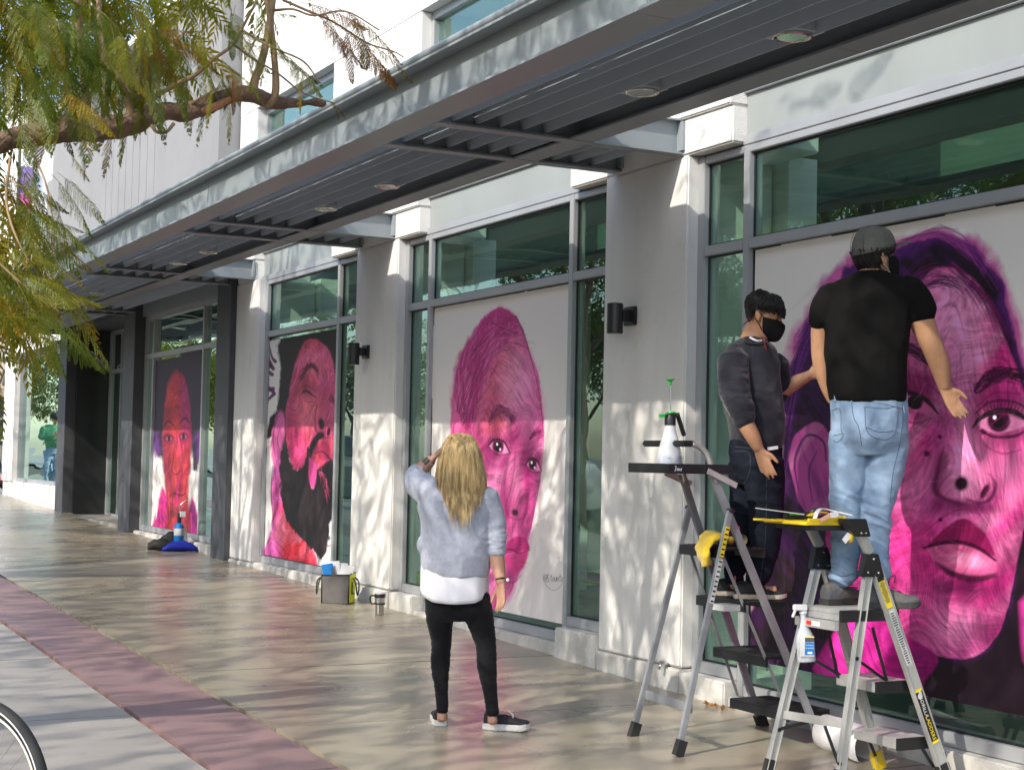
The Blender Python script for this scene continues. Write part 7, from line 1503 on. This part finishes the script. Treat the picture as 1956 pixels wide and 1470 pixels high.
SH = [[(166, 236, .16, 10), (164, 190, .16, 8.5), (160, 150, .12, 8), (156, 90, .1, 7), (150, 30, .05, 6), (150, -30, 0, 6)], [(200, 232, .22, 7), (200, 190, .25, 6.5), (206, 150, .28, 6), (198, 100, .3, 5.5), (190, 40, .35, 5), (188, -20, .4, 5)], [(258, 238, .28, 9), (246, 200, .25, 8), (236, 172, .22, 8), (228, 150, .2, 7.5), (205, 125, .18, 6), (192, 100, .15, 5), (180, 60, .1, 4)],
      [(264, 240, .3, 7), (272, 214, .32, 6), (296, 186, .36, 5), (330, 165, .4, 5), (372, 144, .42, 4), (410, 112, .45, 3.5), (446, 84, .5, 3), (456, 50, .55, 2.6)], [(484, 172, .65, 9), (488, 150, .66, 8), (502, 110, .68, 7.5), (512, 60, .7, 7), (520, 10, .7, 6), (524, -30, .7, 6)], [(508, 202, .72, 8), (522, 190, .70, 7.5), (527, 160, .7, 7), (522, 90, .72, 6), (515, 30, .74, 6), (506, -30, .75, 6)],
      [(446, 86, .5, 3), (470, 40, .45, 2.6), (486, 10, .4, 2.4), (500, -20, .4, 2)], [(452, 50, .55, 2.6), (490, 75, .5, 2.2), (530, 95, .5, 2), (580, 118, .55, 1.6), (612, 160, .6, 1.2)], [(440, 80, .55, 2.4), (480, 110, .6, 2), (530, 140, .7, 1.8), (580, 178, .8, 1.6), (640, 198, .9, 1.2)], [(540, 0, .75, 3), (590, 22, .8, 2.6), (640, 44, .85, 2.2), (700, 82, .9, 1.8), (750, 98, .95, 1.4), (772, 110, 1.0, 1)],
      [(525, 20, .7, 3), (560, 18, .6, 2.2), (600, 30, .6, 2), (660, 22, .65, 1.8), (725, 58, .7, 1.3)], [(290, 240, .28, 4), (300, 252, .25, 3.2), (318, 252, .22, 3), (332, 236, .25, 3.6)], [(356, 204, .45, 3.4), (380, 190, .4, 3), (416, 168, .35, 2)], [(160, 270, .1, 4), (165, 282, .08, 2.4), (178, 288, .06, 1.4)], [(60, 290, 0, 2.6), (84, 340, -.1, 2), (96, 390, -.15, 1.6), (104, 450, -.2, 1.2)], [(20, 300, -.1, 3), (12, 380, -.2, 2.6), (30, 450, -.3, 2.2), (70, 520, -.3, 1.6), (110, 570, -.35, 1.1)], [(-40, 300, -.2, 4), (-60, 400, -.3, 3), (-20, 480, -.4, 2.4), (40, 540, -.4, 1.8), (120, 600, -.4, 1.2)]]
for i, S in enumerate(SH): trunk_mesh([([at(a, b, D0+c) for a, b, c, r in S], [r*(D0+c)/F_PX for a, b, c, r in S])]).build('shoot', M['twig'], near, smooth=True)
gl = np.random.default_rng(33)
def frond(p_, d, sc, brown=False):
    me = (FR_BR if brown else FR_ME)[gl.integers(0, 3 if brown else 5)]; o = bpy.data.objects.new('frond', me); COL.objects.link(o); o.parent = near
    R_ = frame_from(d, roll=gl.normal(0, .35)).to_4x4(); o.matrix_local = Matrix.Translation(Vector(p_)-org(near)) @ R_ @ Matrix.Scale(sc, 4)
def spray(px, py, d, ang, n, sx, sy, sd, sc=(.7, 1.1), brown=0., dz=0):
    """n leaves round a survey point; ang = direction they hang in the view"""
    for _ in range(n):
        p_ = at(px+gl.normal(0, sx), py+gl.normal(0, sy), D0+d+gl.normal(0, sd)); a = ang+gl.normal(0, .38); frond(p_, RV*math.cos(a)-ZV*math.sin(a)+FV*gl.normal(0, .45), gl.uniform(*sc), gl.random() < brown)
R_ = rad
for a in [(30, 20, -.2, R_(20), 16, 60, 40, .35), (120, 10, -.1, R_(70), 14, 60, 34, .4), (60, 90, -.1, R_(60), 14, 50, 40, .35), (210, 20, .1, R_(40), 14, 50, 40, .4), (140, 80, .0, R_(60), 11, 40, 34, .3), (20, 140, -.1, R_(60), 11, 40, 30, .3), (290, 60, .4, R_(50), 13, 50, 46, .4), (250, 90, .3, R_(80), 9, 40, 30, .35), (340, 80, .5, R_(45), 9, 40, 34, .3), (400, 40, .5, R_(20), 9, 40, 30, .3), (70, 170, -.1, R_(70), 5, 40, 16, .25), (330, 130, .5, R_(50), 5, 40, 16, .25), (10, 330, -.2, R_(30), 8, 40, 30, .25), (10, 410, -.3, R_(35), 11, 36, 40, .3), (20, 490, -.35, R_(20), 12, 36, 36, .3), (0, 555, -.4, R_(15), 11, 40, 30, .3), (60, 560, -.4, R_(12), 8, 30, 24, .25)]: spray(*a)
spray(290, 70, .1, R_(35), 5, 14, 10, .1, (.7, .95), 1.); spray(440, 140, .4, R_(110), 5, 12, 10, .1, (.45, .65), 1.); spray(270, 95, .1, R_(70), 4, 14, 10, .1, (.6, .8), .7)
for (px, py, d, a, sc, br) in ((575, 5, .8, 12, 1.1, 1), (600, 24, .82, 35, 1.15, 1), (640, 44, .85, 30, 1.2, 1), (655, 55, .86, 60, .8, 1), (680, 70, .88, 40, 1.0, 1), (700, 82, .9, 25, .9, 1), (640, 15, .68, 20, 1.1, 1), (668, 20, .7, 60, .9, 1), (610, 10, .65, 50, .9, 1), (540, 98, .55, 35, .95, 0), (560, 108, .55, 62, .7, 0), (500, 85, .5, 75, .6, 0), (625, 190, .9, 25, .35, 1), (636, 196, .92, 50, .25, 1), (470, 60, .5, 60, .7, 0), (420, 100, .45, 120, .6, 0), (110, 330, -.05, 30, .7, 0), (130, 290, .0, 40, .55, 0), (60, 440, -.3, 15, .8, 1), (85, 420, -.25, 5, .6, 1), (90, 360, -.15, 55, .7, 0), (150, 265, .05, 60, .5, 0), (200, 150, .2, 60, .7, 0), (480, 20, .4, 40, .8, 0), (450, 10, .4, 100, .8, 0)):
    frond(at(px, py, D0+d), RV*math.cos(R_(a))-ZV*math.sin(R_(a))+FV*gl.normal(0, .25), sc, bool(br))
# dense rest of that crown, above, behind and left of the frame
items = []
def mass(cx, cy, cz, rx, ry, rz, n, g=gl):
    for _ in range(n):
        q = g.normal(0, 1, 3); q /= np.linalg.norm(q); r_ = g.uniform(.2, 1)**.6; items.append((np.array([cx, cy, cz])+q*np.array([rx, ry, rz])*r_, np.array([q[0]+g.normal(0, .5), q[1]+g.normal(0, .5), -.4+g.normal(0, .35)]), g.uniform(.8, 1.25)))
c_ = at(150, -150, 8.6); mass(c_.x, c_.y, c_.z, 1.2, 1.2, .42, 240)
c_ = at(110, 40, 9.0); mass(c_.x, c_.y, c_.z, .7, .9, .26, 95)
c_ = at(-40, 40, 8.6); mass(c_.x, c_.y, c_.z, .5, .8, .5, 120)
c_ = at(-60, 480, 8.0); mass(c_.x, c_.y, c_.z, .30, .6, .5, 110)
mass(-1.3, 8.0, 6.6, 2.6, 2.4, 1.1, 330); mass(.2, 6.3, 6.9, 1.6, 1.6, .8, 150); mass(-2.6, 6.0, 5.6, 1.6, 1.8, 1.0, 130)
mass(-3.2, 9.6, 5.9, 1.7, 2.4, .9, 260); mass(-2.3, 12.0, 5.6, 1.5, 1.6, .8, 170); mass(-.6, 9.6, 5.2, 1.3, 1.6, .6, 110)
for y_, n_ in ((2.8, 90), (5.0, 120), (7.0, 130), (9.2, 140), (11.4, 150)): mass(.3+.2*math.sin(y_*2), y_, 5.7+.3*math.sin(y_*3), 1.2, 1.5, .75, n_)
for y_ in (3.4, 5.8, 8.2, 10.6): mass(.5, y_, 6.8, 1.0, 1.5, .5, 70)
mass(-1.7, 4.4, 5.6, 1.5, 1.8, .7, 160); mass(-5.2, 6.0, 5.7, 1.7, 2.4, .8, 190); mass(-5.0, 10.2, 5.7, 1.6, 2.2, .8, 160)
me = joined_fronds(COARSE, items); link('crown', me, near, M['leaf'], False, kind='stuff')
street_tree(-1.6, 15.8, 'feathery street tree with spreading crown beside the far end of the canopy', [(-1.8, 15.6, 6.4, 2.4, 2.2, 1.4, .34), (.2, 14.0, 6.2, 1.6, 1.6, 1.0, .2), (-.2, 17.6, 6.0, 1.8, 1.7, 1.1, .24), (.3, 13.4, 5.7, 1.3, 1.5, .8, .2), (.4, 14.6, 9.4, 1.5, 1.7, .9, .22), (.6, 13.2, 6.9, 1.0, 1.5, .5, .1), (.6, 16.2, 6.9, 1.0, 1.5, .5, .1), (.3, 15.8, 5.6, 1.2, 1.5, .8, .2), (.3, 18.2, 5.6, 1.2, 1.6, .8, .2), (-3.6, 14.4, 5.8, 1.9, 1.9, 1.1, .35), (-3.4, 18.4, 5.8, 1.8, 1.9, 1.0, .3)], 3, 760)
street_tree(-1.7, 23.6, 'feathery street tree opposite the dark entrance recess', [(-1.6, 23.4, 6.4, 2.4, 2.4, 1.4, .4), (.2, 22.0, 5.8, 1.7, 1.6, 1.0, .25), (-.2, 25.6, 5.8, 1.7, 1.7, 1.1, .25), (.3, 20.6, 5.6, 1.2, 1.6, .8, .22), (.4, 24.5, 5.6, 1.2, 1.8, .8, .22), (-3.6, 23.0, 5.8, 1.9, 2.2, 1.1, .4)], 4, 640)
street_tree(-1.5, .6, 'feathery street tree standing behind the viewer by the kerb', [(-1.8, .8, 6.2, 2.3, 2.3, 1.3, .38), (-.6, 2.6, 5.6, 1.8, 1.7, 1.0, .27), (-3.4, 2.2, 5.6, 1.7, 1.9, 1.1, .27)], 5, 620)
street_tree(-1.7, 32.5, 'feathery street tree opposite the far end window', [(-1.6, 32.4, 6.2, 2.4, 2.6, 1.4, .6), (.2, 31.0, 5.6, 1.6, 1.6, 1.0, .4)], 6, 420)
# across the street, mirrored in the windows
FARL = []
g6 = np.random.default_rng(66)
for i in range(3):
    v = []; f = []
    for _ in range(26):
        c0 = g6.normal(0, .16, 3); d = g6.normal(0, 1, 3); d /= np.linalg.norm(d); s = np.cross(d, g6.normal(0, 1, 3)); s /= np.linalg.norm(s); n = len(v); v += [tuple(c0-d*.075), tuple(c0+s*.035), tuple(c0+d*.075), tuple(c0-s*.035)]; f.append((n, n+1, n+2, n+3))
    FARL.append((np.array(v), f))
for i, (x, y) in enumerate(((-15.6, 2), (-15.4, 11), (-15.8, 19), (-15.5, 28), (-15.7, 37), (-15.4, 47))):
    street_tree(x, y, 'broad leafy tree on the far pavement mirrored in the windows', [(x, y, 7.4, 3.0, 3.6, 2.6, .45), (x-.3, y-2.4, 5.2, 2.2, 2.4, 1.8, .27), (x+.3, y+2.5, 5.4, 2.2, 2.4, 1.9, .28)], 20+i, 1000, 2.2, group='trees across the street', src=FARL, m='leaf_far')
for i, (x, y) in enumerate(((-13.0, 62), (-7.5, 68), (-2.5, 66), (1.5, 72), (-10, 76))):
    street_tree(x, y, 'broad leafy tree at the end of the street mirrored in the end window', [(x, y, 6.4, 3.2, 2.6, 2.8, .5), (x-1.8, y-.4, 4.4, 2.0, 1.8, 1.9, .27), (x+1.8, y+.3, 4.6, 2.0, 1.8, 1.9, .28)], 40+i, 800, 2.0, group='trees at the end of the street', src=FARL, m='leaf_far')
M['pale_wall'] = mat('pale_plaster', (.52, .50, .46), .9, var=.1, vscale=.6); M['tan_wall'] = mat('tan_plaster', (.45, .34, .25), .9, var=.1, vscale=.8); M['dark_glass'] = mat('dark_window', (.02, .028, .03), .08, var=.1); M['brick'] = mat('brown_render', (.26, .17, .12), .9, var=.15, vscale=1.0); M['pure_white'] = mat('bright_white_paint', (.82, .82, .82), .8, var=.03)
def row_house(x0, x1, y0, y1, h, m, label, nwin, side=1):
    b = thing('street_building', label, 'building', ((x0+x1)/2, (y0+y1)/2, gz((y0+y1)/2)), 'buildings across the street')
    MB().box(x0, x1, y0, y1, gz(y0)-1, h).build('wall', M[m], b); MB().box(x0-.1, x1+.15, y0, y1, h+.002, h+.25).build('cornice', M['pale_wall'], b)
    st = (y1-y0)/nwin; fl = int((h-1)//3.2)
    for k in range(nwin):
        for q in range(fl):
            y = y0+st*(k+.5); z = gz(y)+.9+q*3.2 if q else gz(y)+.3; hh = 1.7 if q else 2.5; w_ = st*.32 if q else st*.42
            o = MB().box(x1+.002, x1+.09, y-w_-.07, y+w_+.07, z-.07, z+hh+.07).build('window', M['pale_wall'], b); MB().box(x1+.092, x1+.10, y-w_, y+w_, z, z+hh).build('pane', M['dark_glass'], o)
for i, (y0, y1, h, m, lb) in enumerate(((-16, -1, 6.2, 'pale_wall', 'pale two storey building behind the viewer across the street'), (-.8, 13, 5.4, 'brick', 'low brown building across the street'), (13.2, 26, 6.8, 'pale_wall', 'pale taller building across the street'), (26.2, 44, 5.2, 'tan_wall', 'long tan building at the far end across the street'))): row_house(-26, -18.6, y0, y1, h, m, lb, 5)
# parked vehicles by the kerb, mirrored in the glass
def car(x, y, label, col, van=False):
    b = thing('parked_car', label, 'car', (x, y, gz(y)-.15), 'cars parked along the kerb'); z0 = gz(y)-.15; w_ = .9; L_ = 2.3; P_ = [(-2.25, .35), (-2.28, .75), (-2.1, .95), (-1.3, 1.02), (-.75, 1.50), (.9, 1.52), (1.55, 1.08), (2.15, 1.0), (2.28, .7), (2.22, .35)] if not van else [(-2.25, .35), (-2.3, .9), (-2.15, 1.15), (-1.55, 1.25), (-1.0, 1.85), (2.0, 1.88), (2.25, 1.2), (2.28, .35)]
    n = len(P_); v = []
    for s, k in ((-1, .96), (-1, 1.0), (1, 1.0), (1, .96)):
        for (py, pz) in P_: v.append((x+s*w_*(1 if pz < 1.1 else .82)*k, y+py, z0+pz))
    f = [tuple(range(n))[::-1], tuple(3*n+i for i in range(n))]
    for r in range(3):
        for i in range(n): f.append((r*n+i, r*n+(i+1) % n, (r+1)*n+(i+1) % n, (r+1)*n+i))
    MB().add(v, f).build('body', mat('car_paint', col, .25, var=.03, coat=.6), b, smooth='auto', bevel=.03)
    for s in (-1, 1):
        q = [(-1.1, 1.05), (-.72, 1.44), (.85, 1.46), (1.35, 1.08)] if not van else [(-1.4, 1.25), (-.98, 1.75), (.2, 1.78), (.2, 1.25)]
        MB().add([(x+s*(w_*.93 if pz < 1.2 else w_*.835)+s*.012, y+py, z0+pz) for py, pz in q]+[(x+s*(w_*.93 if pz < 1.2 else w_*.835)-s*.05, y+py, z0+pz) for py, pz in q], [(0, 1, 2, 3), (7, 6, 5, 4), (0, 4, 5, 1), (1, 5, 6, 2), (2, 6, 7, 3), (3, 7, 4, 0)]).build('side_window', M['dark_glass'], b)
        for yy in (-1.42, 1.42):
            o = MB().lathe((x+s*(w_-.06), y+yy, z0+.33), [(.20, -.11), (.33, -.10), (.33, .10), (.20, .11), (0, .111)], 20, M=Matrix.Rotation(rad(90*s), 3, 'Y')).build('wheel', M['rubber'], b, smooth='auto'); MB().lathe((x+s*(w_-.06), y+yy, z0+.33), [(.19, .112), (.18, .12), (0, .121)], 16, M=Matrix.Rotation(rad(90*s), 3, 'Y')).build('rim', M['steel'], o)
        for e, mm in ((-1, 'clear'), (1, 'red')): MB().box(x+s*.52-.14*1, x+s*.52+.14, y+e*2.24-.06, y+e*2.24+.06, z0+.66, z0+.80).build('headlight' if e < 0 else 'tail_light', M[mm], b, bevel=.02)
    zt = 1.06 if not van else 1.3; q = [(-1.28, 1.06), (-.80, 1.47)] if not van else [(-1.54, 1.30), (-1.04, 1.80)]
    MB().add([(x+s*w_*.72, y+py-.03, z0+pz) for py, pz in q for s in (-1, 1)]+[(x+s*w_*.72, y+py+.03, z0+pz-.05) for py, pz in q for s in (-1, 1)], [(0, 1, 3, 2), (6, 7, 5, 4), (0, 2, 6, 4), (1, 5, 7, 3), (0, 4, 5, 1), (2, 3, 7, 6)]).build('windscreen', M['dark_glass'], b)
car(-2.5, 27.8, 'white van parked at the kerb mirrored beside the red toned portrait', (.75, .75, .75), True); car(-2.6, 38.5, 'grey car parked at the kerb beyond the end window', (.18, .19, .20)); car(-2.5, 18.0, 'silver car parked at the kerb opposite the bearded portrait', (.45, .46, .48)); car(-12.6, 33, 'dark car parked on the far side of the street', (.03, .04, .06))

# ================================================================== far corner at the left edge
sb = thing('corner_shop', 'pinkish beige corner shop with dark openings at the far left', 'building', (4.5, 82, gz(60)))
def onY(px, py, Y):
    d = CF+(px-978)/F_PX*CR-(py-735)/F_PX*CU; return Vector(EYE+d*(Y/d[1]))
YF = 82.0
def fz(py): return onY(10, py, YF).z
xl, xr = onY(-160, 800, YF).x, onY(64, 800, YF).x
rows = [(945, 905, 'tan_wall'), (800, 740, 'tan_wall'), (735, 598, 'tan_wall')]
MB().box(xl, xr, YF+.3, YF+6, -1, fz(560)).build('wall', M['black_wall'], sb)
def pan(py0, py1, m, name, d=0., px0=-160, px1=62, th=.3): MB().box(onY(px0, 800, YF).x, onY(px1, 800, YF).x, YF-d, YF-d+th, onY(10, py0, YF).z, onY(10, py1, YF).z).build(name, M[m], sb)
M['peach'] = mat('peach_plaster', (.66, .50, .40), .9, var=.10, vscale=1)
pan(742, 690, 'peach', 'sign_band'); pan(758, 743, 'tan_wall', 'ledge', .1); pan(690, 560, 'peach', 'upper_wall', -.02); pan(945, 905, 'peach', 'base_wall'); pan(905, 880, 'peach', 'sill', .06, -160, 62, .2); pan(842, 838, 'pure_white', 'rail', -.05, -160, 62, .1); pan(801, 797, 'pure_white', 'rail', -.05, -160, 62, .1)
pan(690, 610, 'black_wall', 'upper_window', .02, 11, 60, .1); pan(694, 600, 'dark', 'drain_pipe', .25, 4, 9, .2); pan(880, 850, 'conc', 'planter', .0, 2, 14, .2)
for i, (px, py) in enumerate(((3, 716), (9, 722), (17, 718), (23, 726))): MB().tube(cat_rom([onY(px-3, py+14, YF-.1), onY(px+2, py, YF-.1), onY(px+5, py-10, YF-.1)], 4), .06, 6).build('sign_lettering', M['black'], sb)
mb = MB(); c = onY(22, 716, YF-.5); mb.lathe(c, [(.10, -.18), (.13, -.12), (.13, .12), (.05, .2), (0, .21)], 12); mb.build('lamp', M['pure_white'], sb)
mb = MB(); mb.bar(onY(12, 766, YF-.4), onY(12, 773, YF-.4), .1, .1, (0, 1, 0)); mb.build('hanging_lamp', M['pure_white'], sb)
t = thing('red_bench', 'red bench rail in front of the beige corner shop at the left edge', 'bench', (onY(5, 900, 79).x, 79, gz(60)))
mb = MB(); a, b = onY(-40, 889, 79), onY(26, 889, 79); mb.bar(a, b, .35, .12); mb.build('seat', M['red'], t)
for q in (.1, .9): mb = MB(); c = a.lerp(b, q); mb.bar(c, Vector((c.x, c.y, gz(60)-.0)), .1, .1, (0, 1, 0)); mb.build('leg', M['red'], t)
gyk = 44.0; t = thing('kick_scooter', 'dark electric kick scooter parked on the pavement at the left edge', 'scooter', (on_ground(2, 934).x, on_ground(2, 934).y, gz(45)))
cb = on_ground(8, 934); cw = on_ground(-60, 936)
for c in (cb, cw):
    o = MB().lathe(c+Vector((0, 0, .12)), [(.06, -.03), (.12, -.025), (.12, .025), (.06, .03)], 18, M=Matrix.Rotation(rad(90), 3, 'X')).build('wheel', M['rubber'], t, smooth='auto'); MB().lathe(c+Vector((0, 0, .12)), [(.058, -.032), (.058, .032)], 14, M=Matrix.Rotation(rad(90), 3, 'X')).build('rim', M['steel'], o)
MB().bar(cb+Vector((0, 0, .14)), cw+Vector((0, 0, .14)), .16, .05).build('deck', M['black'], t); hd = cb+Vector((-.25, 0, 1.12)); MB().tube([cb+Vector((0, 0, .16)), hd], .028, 10).build('stem', M['black'], t); MB().tube([hd-Vector((.1, .22, 0)), hd+Vector((.1, .22, 0))], .016, 8).build('handlebar', M['black'], t); MB().box(cb.x-.09, cb.x+.09, cb.y-.05, cb.y+.05, cb.z+.2, cb.z+.27).build('fender', M['red'], t)
# white building and purple banner further back above the canopy end
wb = thing('white_tower', 'bright white building rising behind the grey upper wall', 'building', (8, 100, 0))
YW = 100.0; a, b = onY(44, 300, YW), onY(300, 300, YW); MB().box(a.x, b.x, YW, YW+8, -1, onY(100, 205, YW).z).build('wall', M['pure_white'], wb)
for k, py in enumerate((250, 330, 410)):
    z1, z0 = onY(80, py, YW).z, onY(80, py+38, YW).z; o = MB().box(onY(56, 300, YW).x, onY(72, 300, YW).x, YW-.12, YW-.002, z0, z1).build('window', M['pale_wall'], wb); MB().box(onY(58, 300, YW).x, onY(70, 300, YW).x, YW-.16, YW-.122, z0+.1, z1-.1).build('pane', M['dark_glass'], o)
MB().box(a.x-.3, b.x, YW-.5, YW+8, onY(100, 205, YW).z+.002, onY(100, 196, YW).z).build('cornice', M['pure_white'], wb)
t = thing('street_banner', 'purple and pink vertical street banner on a pole behind the foliage', 'banner', (onY(57, 380, 60).x, 60, gz(60)))
M['purple'] = mat('purple_banner', (.36, .22, .60), .8, var=.1); M['pinkb'] = mat('pink_banner', (.70, .12, .40), .8, var=.1)
c0, c1 = onY(40, 318, 60), onY(62, 372, 60); c2 = onY(62, 425, 60); MB().box(c0.x, c1.x, 59.98, 60.0, c1.z, c0.z).build('upper_banner', M['purple'], t); MB().box(c0.x, c1.x, 59.98, 60.0, c2.z, c1.z-.01).build('lower_banner', M['pinkb'], t); MB().tube([(c0.x-.06, 60, gz(60)), (c0.x-.06, 60, c0.z+1)], .06, 10).build('pole', M['dark'], t)
